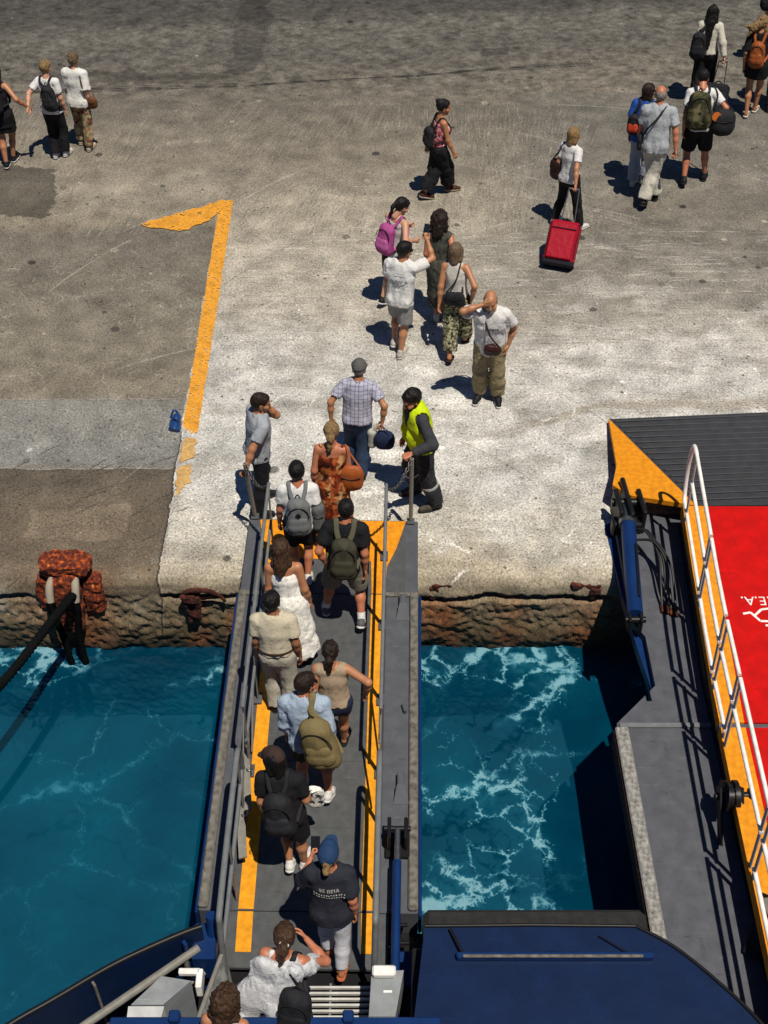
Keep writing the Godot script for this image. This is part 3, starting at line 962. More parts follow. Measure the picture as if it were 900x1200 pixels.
# ---------------------------------------------------------------- the gangway
func gangway():
	var g := thing("gangway", "narrow grey gangway with orange edge stripes reaching from the ferry to the quay", "gangway", Vector3(0.389, 0, -0.733), -0.018)
	var y := 0.12
	# walkway plates: far flap, middle, near flap
	var k := 0
	for r in [[0.0, 1.15], [1.157, 4.96], [4.967, 5.50]]:
		var st := ST()
		bx(st, Vector3(1.66 if k < 2 else 1.42, 0.05, r[1] - r[0]), Transform3D(Basis(), Vector3(-0.965, y - 0.025, (r[0] + r[1]) / 2)), 0.008)
		obj("deck_plate", st, M.deck_grey, g)
		k += 1
	# orange front band running back into the side stripes
	var st := ST()
	slab(st, [Vector2(-1.80, 0.02), Vector2(-0.14, 0.02), Vector2(-0.24, 0.45), Vector2(-0.345, 0.75), Vector2(-0.36, 1.15), Vector2(-0.50, 1.15), Vector2(-0.52, 0.66), Vector2(-1.50, 0.62), Vector2(-1.49, 1.15), Vector2(-1.63, 1.15), Vector2(-1.70, 0.6)], flat(y + 0.005), 0.004)
	obj("front_stripe", st, M.orange_paint, g)
	for q in [[-1.625, -1.49, -1.58, -1.445], [-0.505, -0.37, -0.50, -0.37]]:
		st = ST()
		slab(st, [Vector2(q[0], 1.165), Vector2(q[1], 1.165), Vector2(q[3], 4.95), Vector2(q[2], 4.95)], flat(y + 0.005), 0.004)
		slab(st, [Vector2(q[2], 4.975), Vector2(q[3], 4.975), Vector2(q[3] + 0.012, 5.36), Vector2(q[2] + 0.012, 5.36)], flat(y + 0.005), 0.004)
		obj("edge_stripe", st, M.amber_paint, g)
	# chequer bumps of the deck, a thin weld seam every half metre
	for z in [1.85, 2.6, 3.35, 4.1]:
		st = ST()
		bx(st, Vector3(0.86, 0.006, 0.012), Transform3D(Basis(), Vector3(-0.97, y + 0.002, z)), 0.002)
		obj("weld_seam", st, M.deck_grey, g)
	# side girders
	for side in 2:
		var x0: float = -0.35 if side == 0 else -1.93
		var x1: float = 0.0 if side == 0 else -1.64
		st = ST()
		bx(st, Vector3(x1 - x0, 0.40, 3.82), Transform3D(Basis(), Vector3((x0 + x1) / 2, y + 0.03 - 0.20, 1.16 + 1.91)), 0.012)
		var gi := obj("girder", st, M.girder_grey, g)
		st = ST()
		bx(st, Vector3(x1 - x0 - 0.004, 0.09, 1.14), Transform3D(Basis(), Vector3((x0 + x1) / 2, y - 0.002 - 0.045, 0.575)), 0.01)
		obj("flap_side", st, M.girder_grey, g)
		st = ST()
		var rx := -0.045 if side == 0 else -1.885
		bx(st, Vector3(0.086, 0.05, 3.80), Transform3D(Basis(), Vector3(rx, y + 0.055, 3.07)), 0.014)
		obj("rubbing_strip", st, M.rubbing, gi)
		st = ST()
		bx(st, Vector3(0.03, 0.30, 3.82), Transform3D(Basis(), Vector3(0.018 if side == 0 else -1.948, y - 0.16, 3.07)), 0.008)
		obj("outer_plate", st, M.blue_paint, gi)
		st = ST()
		bx(st, Vector3(x1 - x0, 0.03, 0.05), Transform3D(Basis(), Vector3((x0 + x1) / 2, y + 0.045, 1.20)), 0.006)
		obj("cover_strip", st, M.rubbing, gi)
		# end frame between girder and ferry
		st = ST()
		for q in [[0.0, 4.98, 0.0, 5.4], [-0.12, 4.98, 0.03, 5.2], [0.08, 5.05, -0.16, 5.05], [0.1, 5.22, -0.16, 5.22]]:
			var s: float = 1.0 if side == 0 else -1.0
			var cx := (x0 + x1) / 2
			tube(st, [Vector3(cx + s * q[0], y - 0.05, q[1]), Vector3(cx + s * q[2], y - 0.08, q[3])], 0.022, 6)
		obj("hinge_frame", st, M.black_steel, g)
		st = ST()
		bx(st, Vector3(0.26, 0.30, 0.34), Transform3D(Basis(), Vector3((x0 + x1) / 2 + (0.08 if side == 0 else -0.06), y - 0.16, 5.48)), 0.02)
		obj("hinge_block", st, M.blue_paint, g)
		railing(g, side, y)
	# lifting lugs on the right girder
	for q in [[1.42, 0.09, 0.13, true], [3.72, 0.10, 0.16, true], [2.75, 0.03, 0.10, false]]:
		st = ST()
		var zz: float = q[0]
		if q[3]:
			slab(st, [Vector2(-0.235, zz + 0.14), Vector2(-0.085, zz + 0.14), Vector2(-0.125, zz), Vector2(-0.20, zz)], func(_x, z): return y + 0.035 + 0.12 * clampf((zz + 0.14 - z) / 0.14, 0, 1), 0.02)
			bx(st, Vector3(0.07, 0.09, 0.17), Transform3D(Basis(), Vector3(-0.165, y + 0.075, zz - 0.09)), 0.012)
		else:
			bx(st, Vector3(0.03, 0.06, 0.10), Transform3D(Basis(Vector3.UP, 0.25), Vector3(-0.14, y + 0.06, zz)), 0.006)
		obj("lifting_lug", st, M.girder_grey, g)
	# folded bracket plates with shackles by the left rail
	for z in [3.25, 3.75]:
		st = ST()
		slab(st, [Vector2(-1.66, z), Vector2(-1.62, z + 0.04), Vector2(-1.53, z + 0.78), Vector2(-1.60, z + 0.80), Vector2(-1.67, z + 0.3)], func(_x, zz): return y + 0.30 - 0.16 * (zz - z), 0.02)
		obj("folded_bracket", st, M.post_grey, g)
		st = ST()
		var lp := []
		for i in 13:
			var a := V2 * i / 12
			lp.append(Vector3(-1.585 + 0.028 * cos(a), y + 0.22 + 0.03 * sin(a), z + 0.36 + 0.05 * sin(a)))
		tube(st, lp, 0.009, 6)
		obj("shackle", st, M.steel, g)
	# ram that lifts the gangway
	st = ST()
	tube(st, [Vector3(-0.19, y + 0.28, 4.62), Vector3(-0.20, y + 0.22, 6.3)], 0.038, 14)
	var ram := obj("lifting_ram", st, M.blue_paint, g)
	st = ST()
	tube(st, [Vector3(-0.19, y + 0.29, 4.30), Vector3(-0.19, y + 0.28, 4.66)], 0.026, 12)
	obj("ram_rod", st, M.steel, ram)
	st = ST()
	for s in [-1, 1]:
		bx(st, Vector3(0.035, 0.26, 0.22), Transform3D(Basis(), Vector3(-0.19 + s * 0.075, y + 0.17, 4.28)), 0.012)
	tube(st, [Vector3(-0.31, y + 0.27, 4.28), Vector3(-0.07, y + 0.27, 4.28)], 0.024, 10)
	bx(st, Vector3(0.22, 0.05, 0.30), Transform3D(Basis(), Vector3(-0.19, y + 0.06, 4.30)), 0.01)
	obj("ram_bracket", st, M.black_steel, ram)
	# corner posts and the chains from them to the rails
	for side in 2:
		var base := Vector3(-0.085, y, 0.03) if side == 0 else Vector3(-1.86, y, -0.02)
		var top := Vector3(-0.085, y + 0.96, 0.03) if side == 0 else Vector3(-1.90, y + 0.94, 0.12)
		st = ST()
		tube(st, [base, top], 0.024, 10)
		var p := obj("corner_post", st, M.post_grey, g)
		st = ST()
		bx(st, Vector3(0.09, 0.03, 0.09), Transform3D(Basis(), base + Vector3(0, 0.015, 0)), 0.006)
		obj("foot_plate", st, M.girder_grey, p)
		var to := Vector3(-0.365, y + 1.05, 0.62) if side == 0 else Vector3(-1.60, y + 1.02, 0.55)
		var ch := thing("guard_chain", ["steel chain hanging between the vest wearer's corner post and the right rail", "steel chain hanging between the left corner post and the left rail"][side], "chain", g.transform * top, g.rotation.y)
		st = ST()
		var prev := Vector3.ZERO
		var n := 20
		for i in n:
			var t0 := float(i) / n
			var t1 := float(i + 1) / n
			var a := (to - top) * t0 + Vector3(0, -0.16 * sin(PI * t0), 0)
			var b := (to - top) * t1 + Vector3(0, -0.16 * sin(PI * t1), 0)
			link(st, a, b, i % 2 == 0)
		obj("links", st, M.chain_steel, ch)

func link(st: SurfaceTool, a: Vector3, b: Vector3, up: bool):
	var y := (b - a).normalized()
	var s := (Vector3.UP if up else Vector3.RIGHT)
	s = (s - y * s.dot(y)).normalized()
	var m := (a + b) / 2
	var l := a.distance_to(b) * 0.72
	var pts := []
	for k in 9:
		var t := V2 * k / 8
		pts.append(m + y * cos(t) * l + s * sin(t) * 0.016)
	tube(st, pts, 0.0065, 5)

func railing(g: Node3D, side: int, y: float):
	var x := -0.375 if side == 0 else -1.60
	var lean := 0.02 if side == 0 else 0.0
	var pt := func(h: float, z: float) -> Vector3: return Vector3(x + lean * h, y + h, z)
	# upper run: two rails on flat posts
	var z0 := 0.55
	var z1 := 3.55
	var top: float = 1.05
	for h in [top, 0.55]:
		var st := ST()
		tube(st, [pt.call(h, z0), pt.call(h, z1)], 0.019 if h == top else 0.016, 9)
		obj("rail", st, M.rail_grey, g)
	for z in [0.60, 1.62, 2.62, 3.50]:
		var st := ST()
		bar(st, pt.call(0.0, z), pt.call(top, z), 0.014, 0.06, Vector3.RIGHT)
		var p := obj("rail_post", st, M.post_grey, g)
		st = ST()
		bx(st, Vector3(0.08, 0.02, 0.14), Transform3D(Basis(), pt.call(0.03, z)), 0.004)
		obj("post_foot", st, M.girder_grey, p)
	# folding stay at the joint
	var st2 := ST()
	bar(st2, pt.call(1.0, 3.45), pt.call(0.35, 4.0), 0.012, 0.05, Vector3.RIGHT)
	bar(st2, pt.call(0.55, 2.75), pt.call(0.06, 3.3), 0.012, 0.05, Vector3.RIGHT)
	obj("folding_stay", st2, M.post_grey, g)
	# lower run: a thicker hooped rail down to the ferry deck
	st2 = ST()
	tube(st2, curve([pt.call(0.62, 3.9), pt.call(1.0, 3.98), pt.call(1.04, 4.3), pt.call(1.0, 5.45), pt.call(0.85, 5.62), pt.call(0.1, 5.7)], 6), 0.027, 10)
	obj("lower_rail", st2, M.rail_grey, g)
	st2 = ST()
	tube(st2, [pt.call(0.62, 3.9), pt.call(0.58, 4.3), pt.call(0.55, 5.64)], 0.02, 8)
	obj("lower_rail", st2, M.rail_grey, g)
	for z in [4.05, 4.85]:
		st2 = ST()
		bar(st2, pt.call(0.0, z), pt.call(1.0, z), 0.014, 0.055, Vector3.RIGHT)
		obj("rail_post", st2, M.post_grey, g)

# ---------------------------------------------------------------- the ferry's bow
func ferry_bow():
	var f := thing("ferry_bow", "dark blue ferry bow with grated steps, lockers and a curved bulwark", "ferry", Vector3(-0.7, -0.4, 5.6))
	var o := -f.position
	var xf := Transform3D(Basis(), o)
	# deck under the steps, and the steps' pale nosings
	var st := ST()
	bx(st, Vector3(2.0, 0.10, 4.2), xf * Transform3D(Basis(), Vector3(-0.70, -0.06, 6.62)), 0.01)
	bx(st, Vector3(2.6, 0.10, 3.0), xf * Transform3D(Basis(), Vector3(-2.5, -0.28, 7.0)), 0.01)
	obj("deck", st, M.black_steel, f)
	for k in 15:
		st = ST()
		var z := 4.90 + 0.052 * k
		bx(st, Vector3(1.46, 0.04, 0.02), xf * Transform3D(Basis(), Vector3(-0.70, 0.07, z)), 0.004)
		obj("grating_bar", st, M.bar_white, f)
	for x in [-1.43, -0.95, -0.45, 0.03]:
		st = ST()
		bx(st, Vector3(0.02, 0.035, 0.80), xf * Transform3D(Basis(), Vector3(x, 0.06, 5.26)), 0.003)
		obj("grating_bearer", st, M.rail_grey, f)
	st = ST()
	for x in [0.22, -1.60]:
		st = ST()
		bx(st, Vector3(0.62, 0.06, 0.75), xf * Transform3D(Basis(), Vector3(x, -0.22, 4.62)), 0.01)
		obj("sill", st, M.black_steel, f)
	# right block: the blue plated housing beside the steps
	var wall := []
	var edge := [Vector2(0.33, 4.80), Vector2(1.2, 4.79), Vector2(2.03, 4.80)]
	for c in curve([Vector3(2.03, 0, 4.80), Vector3(2.31, 0, 4.98), Vector3(2.60, 0, 5.27), Vector3(2.88, 0, 5.62), Vector3(3.35, 0, 6.4), Vector3(3.6, 0, 7.2)], 5):
		edge.append(Vector2(c.x, c.z))
	edge.append(Vector2(0.02, 7.2))
	st = ST()
	slab(st, shift(edge, o), flat(0.9 + o.y), 2.3)
	obj("housing", st, M.hull_blue, f)
	st = ST()
	var rim := []
	for c in edge.slice(0, edge.size() - 1):
		rim.append(Vector3(c.x, 0.905, c.y) + o)
	tube(st, rim, 0.016, 6)
	obj("housing_rim", st, M.black_steel, f)
	st = ST()
	bx(st, Vector3(1.56, 0.07, 0.05), xf * Transform3D(Basis(), Vector3(1.35, 0.935, 5.08)), 0.012)
	var b := obj("plate_rib", st, M.blue_paint, f)
	st = ST()
	bx(st, Vector3(1.42, 0.022, 0.024), xf * Transform3D(Basis(), Vector3(1.33, 0.972, 5.098)), 0.006)
	obj("worn_edge", st, M.rubbing, b)
	for q in [[0.53, 4.84, 0.62, 5.06], [1.72, 4.9, 1.94, 5.06]]:
		st = ST()
		tube(st, [Vector3(q[0], 0.93, q[1]) + o, Vector3(q[2], 0.95, q[3]) + o], 0.014 if q[0] < 1 else 0.006, 6)
		obj("plate_stay", st, M.black_steel, f)
	st = ST()
	bx(st, Vector3(1.9, 0.5, 0.42), xf * Transform3D(Basis(), Vector3(1.28, 0.18, 4.56)), 0.05)
	obj("rubber_fender", st, M.rubber, f)
	# left bulwark: a curved plate wall with its cap and a stiffener, flaring to the hull outside
	var line := curve([Vector3(-1.47, 0, 4.80), Vector3(-1.62, 0, 4.86), Vector3(-1.90, 0, 5.0), Vector3(-2.18, 0, 5.16), Vector3(-2.57, 0, 5.43), Vector3(-2.89, 0, 5.65), Vector3(-3.5, 0, 6.15), Vector3(-4.1, 0, 6.8)], 5)
	st = ST()
	var cap := []
	for i in line.size() - 1:
		var a: Vector3 = line[i] + o
		var c: Vector3 = line[i + 1] + o
		var n := (c - a).cross(Vector3.UP).normalized() * 0.02
		var u := Vector3(0, 0.9, 0)
		var d := Vector3(0, -0.3, 0)
		face(st, [a + n + u, c + n + u, c + n + d, a + n + d], n)
		face(st, [a - n + u, c - n + u, c - n + d, a - n + d], -n)
		face(st, [a - n + u, c - n + u, c + n + u, a + n + u], Vector3.UP)
		cap.append(a + u)
	var bw := obj("bulwark", st, M.hull_blue, f)
	st = ST()
	tube(st, cap, 0.024, 7)
	obj("bulwark_cap", st, M.black_steel, bw)
	st = ST()
	for i in line.size() - 1:
		var a: Vector3 = line[i] + o
		var c: Vector3 = line[i + 1] + o
		var q := [[0.86, 0.03], [0.35, 0.30], [-0.25, 0.62], [-1.2, 0.30], [-2.4, -0.2]]
		for k in 4:
			var n := (c - a).cross(Vector3.UP).normalized()
			if n.z > 0:
				n = -n
			face(st, [a + n * q[k][1] + Vector3(0, q[k][0], 0), c + n * q[k][1] + Vector3(0, q[k][0], 0), c + n * q[k + 1][1] + Vector3(0, q[k + 1][0], 0), a + n * q[k + 1][1] + Vector3(0, q[k + 1][0], 0)], n)
	obj("hull", st, M.hull_blue, f)
	st = ST()
	bar(st, Vector3(-2.27, 0.88, 5.28) + o, Vector3(-2.22, -0.1, 5.34) + o, 0.05, 0.02, Vector3(0.6, 0, 0.8))
	obj("stiffener", st, M.rubbing, bw)
	st = ST()
	bar(st, Vector3(-1.60, 0.86, 4.92) + o, Vector3(-1.6, -0.1, 4.96) + o, 0.05, 0.03, Vector3(0.6, 0, 0.8))
	obj("stiffener", st, M.blue_paint, bw)
	st = ST()
	bx(st, Vector3(0.20, 0.34, 0.32), xf * Transform3D(Basis(), Vector3(-1.46, 0.55, 4.82)), 0.015)
	obj("corner_block", st, M.blue_paint, f)
	# slanted handrail, locker, white box and net on the left
	st = ST()
	tube(st, [Vector3(-1.50, 0.74, 4.90) + o, Vector3(-2.32, 0.72, 5.54) + o, Vector3(-2.8, 0.72, 5.95) + o], 0.035, 9)
	tube(st, [Vector3(-1.46, 0.52, 5.0) + o, Vector3(-2.12, 0.5, 5.52) + o], 0.02, 8)
	tube(st, [Vector3(-1.60, 0.0, 4.98) + o, Vector3(-1.60, 0.72, 4.98) + o], 0.022, 8)
	tube(st, [Vector3(-1.49, 0.55, 4.94) + o, Vector3(-1.62, 0.2, 5.1) + o], 0.018, 8)
	obj("handrail", st, M.post_grey, f)
	st = ST()
	slab(st, shift([Vector2(-1.98, 5.39), Vector2(-1.73, 5.39), Vector2(-1.53, 5.19), Vector2(-1.77, 5.15)], o), flat(0.75 + o.y), 0.7)
	obj("locker", st, M.locker_grey, f)
	st = ST()
	slab(st, shift([Vector2(-2.00, 5.40), Vector2(-1.72, 5.40), Vector2(-1.78, 5.62), Vector2(-2.02, 5.60)], o), func(_x, z): return 0.745 + o.y - 0.6 * (z + f.position.z - 5.40), 0.5)
	obj("locker_lid", st, M.locker_pale, f)
	st = ST()
	bx(st, Vector3(0.17, 0.05, 0.05), xf * Transform3D(Basis(), Vector3(-1.55, 0.76, 5.12)), 0.008)
	bx(st, Vector3(0.05, 0.16, 0.16), xf * Transform3D(Basis(), Vector3(-1.465, 0.705, 5.18)), 0.008)
	obj("white_box", st, M.white_paint, f)
	st = ST()
	var rows := 12
	for i in rows:
		for j in rows:
			var q := []
			for t in [[0, 0], [1, 0], [1, 1], [0, 1]]:
				var u := float(i + t[0]) / rows
				var v := float(j + t[1]) / rows
				var top := Vector3(-1.31, 0.66, 4.88).lerp(Vector3(-1.45, 0.72, 5.5), u)
				var bot := Vector3(-1.27, 0.02, 4.95).lerp(Vector3(-1.30, 0.02, 5.6), u)
				q.append(top.lerp(bot, v) + o + Vector3(0.015 * sin(u * 17 + v * 6), 0, 0.012 * sin(v * 15 + u * 5)))
			face(st, q, Vector3(1, 0.3, 0))
	obj("safety_net", st, M.grey_net, f)
	st = ST()
	tube(st, [Vector3(-1.31, 0.66, 4.88) + o, Vector3(-1.45, 0.72, 5.5) + o], 0.02, 8)
	tube(st, [Vector3(-1.31, 0.66, 4.88) + o, Vector3(-1.27, 0.0, 4.95) + o], 0.02, 8)
	obj("net_frame", st, M.post_grey, f)
	st = ST()
	tube(st, [Vector3(-1.40, 0.05, 4.95) + o, Vector3(-1.40, 0.9, 4.7) + o], 0.05, 12)
	obj("blue_post", st, M.blue_paint, f)
	# winch cover on the right of the steps
	st = ST()
	var s0 := Vector3(0.02, 0, 5.22)
	slab(st, shift([Vector2(-0.10, 5.03), Vector2(0.16, 5.02), Vector2(0.09, 5.40), Vector2(-0.12, 5.40)], o), func(_x, z): return 0.60 + o.y - 0.05 * (z + f.position.z - 5.0), 0.6)
	obj("winch_cover", st, M.locker_grey, f)
	st = ST()
	slab(st, shift([Vector2(-0.123, 5.402), Vector2(0.092, 5.402), Vector2(0.06, 5.60), Vector2(-0.13, 5.60)], o), func(_x, z): return 0.575 + o.y - 0.9 * (z + f.position.z - 5.40), 0.5)
	obj("cover_front", st, M.locker_pale, f)
	st = ST()
	bx(st, Vector3(0.19, 0.07, 0.09), xf * Transform3D(Basis(), Vector3(0.0, 0.635, 5.05)), 0.015)
	obj("cover_handle", st, M.white_paint, f)
	st = ST()
	bx(st, Vector3(0.07, 0.006, 0.02), xf * Transform3D(Basis(), Vector3(0.03, 0.594, 5.2)), 0.002)
	obj("cover_label", st, M.white_paint, f)
	st = ST()
	bx(st, Vector3(0.10, 0.9, 2.2), xf * Transform3D(Basis(Vector3.UP, -0.03), Vector3(0.245, 0.2, 5.95)), 0.01)
	obj("side_plate", st, M.black_steel, f)
	# the bar across the foot of the picture
	st = ST()
	bx(st, Vector3(2.5, 0.07, 0.07), xf * Transform3D(Basis(), Vector3(-0.82, 1.0, 5.66)), 0.012)
	var fr := obj("front_rail", st, M.blue_paint, f)
	for x in [-1.58, -0.27]:
		st = ST()
		bx(st, Vector3(0.085, 0.12, 0.09), xf * Transform3D(Basis(), Vector3(x, 1.03, 5.64)), 0.012)
		obj("rail_clamp", st, M.blue_paint, fr)
	for x in [-2.04, 0.40]:
		st = ST()
		bx(st, Vector3(0.07, 1.1, 0.07), xf * Transform3D(Basis(), Vector3(x, 0.42, 5.68)), 0.01)
		obj("rail_leg", st, M.blue_paint, fr)

func shift(poly: Array, o: Vector3) -> Array:
	var r := []
	for p in poly:
		r.append(p + Vector2(o.x, o.z))
	return r

# ---------------------------------------------------------------- the car ramp
func car_ramp():
	var c := thing("car_ramp", "wide red car ramp with a ridged grey flap and orange edges, right of the gangway", "car ramp", Vector3(3.6, 0, 0))
	var o := Vector3(-3.6, 0, 0)
	# flap: slopes from the hinge down to the quay
	var fy := func(_x, z): return lerpf(0.07, 0.42, clampf((z + 2.62) / 1.95, 0, 1))
	var A := Vector2(2.79, -2.60)
	var H := Vector2(3.50, -0.66)
	var st := ST()
	slab(st, shift([A, Vector2(6.6, -2.86), Vector2(6.6, -0.72), H], o), func(x, z): return fy.call(x, z), 0.06)
	var fl := obj("flap", st, M.flap_grey, c)
	st = ST()
	slab(st, shift([A, H, Vector2(2.80, -0.86), Vector2(2.62, -1.08), Vector2(2.73, -1.52)], o), func(x, z): return fy.call(x, z) + 0.004, 0.064)
	obj("flap_wing", st, M.orange_paint, c)
	for k in 15:           # raised grip bars
		var t := (k + 0.6) / 15.3
		var z := lerpf(-2.60, -0.68, t)
		var x := lerpf(A.x, H.x, t) + 0.03
		st = ST()
		var p0 := Vector3(x, fy.call(0, z) + 0.012, z)
		var x1 := 6.55
		var z1 := z - 0.07 * (x1 - x)
		var p1 := Vector3(x1, fy.call(0, z1) + 0.012, z1)
		bar(st, p0 + o, p1 + o, 0.03, 0.022, Vector3(0, 0.2, 1), 0.006)
		obj("grip_bar", st, M.flap_grey, fl)
	# deck: orange edge and red plates
	var dy := 0.45
	var red := func(z: float) -> float: return 3.575 - 0.052 * (z + 0.64) if z < 1.6 else 3.458 - 0.012 * (z - 1.6)
	var zz := [-0.62, 2.40, 2.46, 8.0]
	for k in [0, 2]:
		st = ST()
		slab(st, shift([Vector2(red.call(zz[k]), zz[k]), Vector2(6.6, zz[k]), Vector2(6.6, zz[k + 1]), Vector2(red.call(zz[k + 1]), zz[k + 1])], o), flat(dy), 0.12)
		obj("deck_plate", st, M.red_paint, c)
	st = ST()
	slab(st, shift([Vector2(3.2, 2.402), Vector2(6.6, 2.402), Vector2(6.6, 2.458), Vector2(3.2, 2.458)], o), flat(dy - 0.02), 0.1)
	obj("deck_joint", st, M.girder_grey, c)
	for r in [[-0.62, 2.40], [2.46, 8.0]]:
		st = ST()
		slab(st, shift([Vector2(red.call(r[0]) - 0.25, r[0]), Vector2(red.call(r[0]) - 0.002, r[0]), Vector2(red.call(r[1]) - 0.002, r[1]), Vector2(red.call(r[1]) - 0.25, r[1])], o), flat(dy + 0.004), 0.12)
		obj("edge_strip", st, M.orange_paint, c)
	st = ST()
	slab(st, shift([Vector2(3.34, -0.60), Vector2(6.6, -0.60), Vector2(6.6, 8.0), Vector2(3.22, 8.0), Vector2(3.22, 1.6)], o), flat(dy - 0.125), 0.75)
	obj("deck_body", st, M.black_steel, c)
	# lettering on the deck, read from the quay side
	var tm := TextMesh.new()
	tm.text = "M.E.A."
	tm.font = SystemFont.new()
	tm.font.font_names = PackedStringArray(["Droid Sans"])
	tm.font_size = 48
	tm.pixel_size = 0.0034
	tm.depth = 0.004
	var tx := obj("lettering", tm, M.white_paint, c)
	tx.transform = Transform3D(Basis(Vector3.UP, PI) * Basis(Vector3.RIGHT, -PI / 2), Vector3(3.94, dy + 0.004, 0.82) + o)
	st = ST()
	for q in [[[3.70, 1.00], [3.78, 0.98], [3.86, 1.10], [4.25, 1.12]], [[3.82, 1.02], [3.90, 0.94], [4.02, 0.92], [4.25, 0.94]], [[3.90, 1.16], [4.25, 1.17]]]:
		for i in q.size() - 1:
			bar(st, Vector3(q[i][0], dy + 0.003, q[i][1]) + o, Vector3(q[i + 1][0], dy + 0.003, q[i + 1][1]) + o, 0.026, 0.004, Vector3(0, 0, 1), 0.001)
	obj("deck_emblem", st, M.white_paint, c)
	# shelf at the side, with a slot cut through it
	var shelf := CSGCombiner3D.new()
	shelf.name = "side_shelf"
	var cp := CSGPolygon3D.new()
	cp.polygon = PackedVector2Array(shift([Vector2(2.63, -0.80), Vector2(3.42, -0.62), Vector2(3.36, 8.0), Vector2(2.40, 8.0), Vector2(2.30, 2.14), Vector2(2.75, 1.66), Vector2(2.74, 1.0), Vector2(2.63, 0.80)], o))
	cp.depth = 0.10
	cp.rotation.x = PI / 2
	cp.position.y = 0.0
	shelf.add_child(cp)
	var cut := CSGBox3D.new()
	cut.operation = CSGShape3D.OPERATION_SUBTRACTION
	cut.size = Vector3(0.055, 0.4, 0.24)
	cut.position = Vector3(2.655, 0.05, 1.74) + o
	cut.rotation.y = 0.06
	shelf.add_child(cut)
	cp.material = M.girder_grey
	cut.material = M.black_steel
	c.add_child(shelf)
	st = ST()
	bx(st, Vector3(1.04, 0.03, 0.055), Transform3D(Basis(), Vector3(2.84, 0.112, 2.17) + o), 0.008)
	var sr := obj("shelf_rim", st, M.rail_grey, c)
	st = ST()
	bx(st, Vector3(0.13, 0.05, 5.8), Transform3D(Basis(Vector3.UP, 0.017), Vector3(2.385, 0.115, 5.1) + o), 0.014)
	obj("rubbing_strip", st, M.pale_rubbing, c)
	st = ST()
	bx(st, Vector3(0.03, 0.22, 5.8), Transform3D(Basis(Vector3.UP, 0.017), Vector3(2.323, -0.02, 5.1) + o), 0.008)
	obj("rusty_edge", st, M.rusty_edge, c)
	st = ST()
	bx(st, Vector3(0.9, 0.5, 5.8), Transform3D(Basis(), Vector3(2.85, -0.26, 5.1) + o), 0.01)
	bx(st, Vector3(0.7, 0.5, 2.9), Transform3D(Basis(), Vector3(3.15, -0.26, 0.75) + o), 0.01)
	obj("side_girder", st, M.black_steel, c)
	st = ST()
	bx(st, Vector3(0.80, 0.2, 0.34), Transform3D(Basis(), Vector3(3.08, -0.005, -0.70) + o), 0.006)
	obj("hinge_beam", st, M.girder_grey, c)
	# the blue arm plate beside the shelf
	st = ST()
	slab(st, shift([Vector2(2.53, -0.78), Vector2(2.62, -0.82), Vector2(2.66, 0.66), Vector2(2.76, 0.98), Vector2(2.765, 1.64), Vector2(2.73, 1.64), Vector2(2.655, 1.06), Vector2(2.595, 0.30)], o), flat(0.0), 0.12)
	obj("arm_plate", st, M.blue_paint, c)
	# hydraulic ram with brackets and hoses
	st = ST()
	tube(st, [Vector3(2.73, 0.30, -0.52) + o, Vector3(2.635, 0.26, 0.84) + o], 0.085, 16)
	var ram := obj("hydraulic_ram", st, M.blue_paint, c)
	st = ST()
	tube(st, [Vector3(2.745, 0.31, -0.78) + o, Vector3(2.73, 0.30, -0.5) + o], 0.05, 12)
	tube(st, [Vector3(2.722, 0.3, -0.53) + o, Vector3(2.718, 0.298, -0.47) + o], 0.097, 16)
	obj("ram_rod", st, M.steel, ram)
	st = ST()
	for x in [-0.09, 0.02, 0.17]:
		bx(st, Vector3(0.055, 0.36, 0.40 if x != 0.02 else 0.62), Transform3D(Basis(Vector3.UP, 0.07), Vector3(2.73 + x, 0.26, -0.74 if x != 0.02 else -0.82) + o), 0.02)
	bx(st, Vector3(0.34, 0.2, 0.14), Transform3D(Basis(), Vector3(2.74, 0.16, -0.60) + o), 0.02)
	tube(st, [Vector3(2.58, 0.32, -0.82) + o, Vector3(2.96, 0.32, -0.82) + o], 0.05, 12)
	obj("ram_bracket", st, M.black_steel, ram)
	st = ST()
	for s in [-1, 1]:
		bx(st, Vector3(0.03, 0.2, 0.16), Transform3D(Basis(), Vector3(2.63 + s * 0.06, 0.2, 0.88) + o), 0.01)
	tube(st, [Vector3(2.53, 0.24, 0.89) + o, Vector3(2.74, 0.24, 0.89) + o], 0.035, 10)
	obj("ram_clevis", st, M.black_steel, ram)
	st = ST()
	tube(st, [Vector3(2.755, 0.38, -0.10) + o, Vector3(2.69, 0.35, 0.66) + o], 0.014, 7)
	obj("pipe", st, M.black_steel, ram)
	for k in 4:
		st = ST()
		var z0 := -0.36 + 0.16 * (k / 2)
		var e := Vector3(2.97 + 0.045 * k, 0.12, 0.62 + 0.02 * k)
		tube(st, curve([Vector3(2.79, 0.34, z0), Vector3(2.88 + 0.03 * k, 0.42, z0 + 0.12), Vector3(2.98 + 0.035 * k, 0.36, 0.05 + 0.05 * k), e + Vector3(0, 0.12, -0.2), e].map(func(p): return p + o), 7), 0.0135, 7)
		var hs := obj("hose", st, M.hose, ram)
		st = ST()
		tube(st, [e + o + Vector3(0, 0.01, -0.04), e + o + Vector3(0, 0.0, 0.06)], 0.022, 8)
		obj("hose_fitting", st, M.dark_rust, hs)
	# white railing along the deck edge
	var rx := func(z: float) -> float: return red.call(z) - 0.235
	var top := 0.95
	var pt := func(h: float, z: float) -> Vector3: return Vector3(rx.call(z) - 0.02 * h, dy + h, z) + o
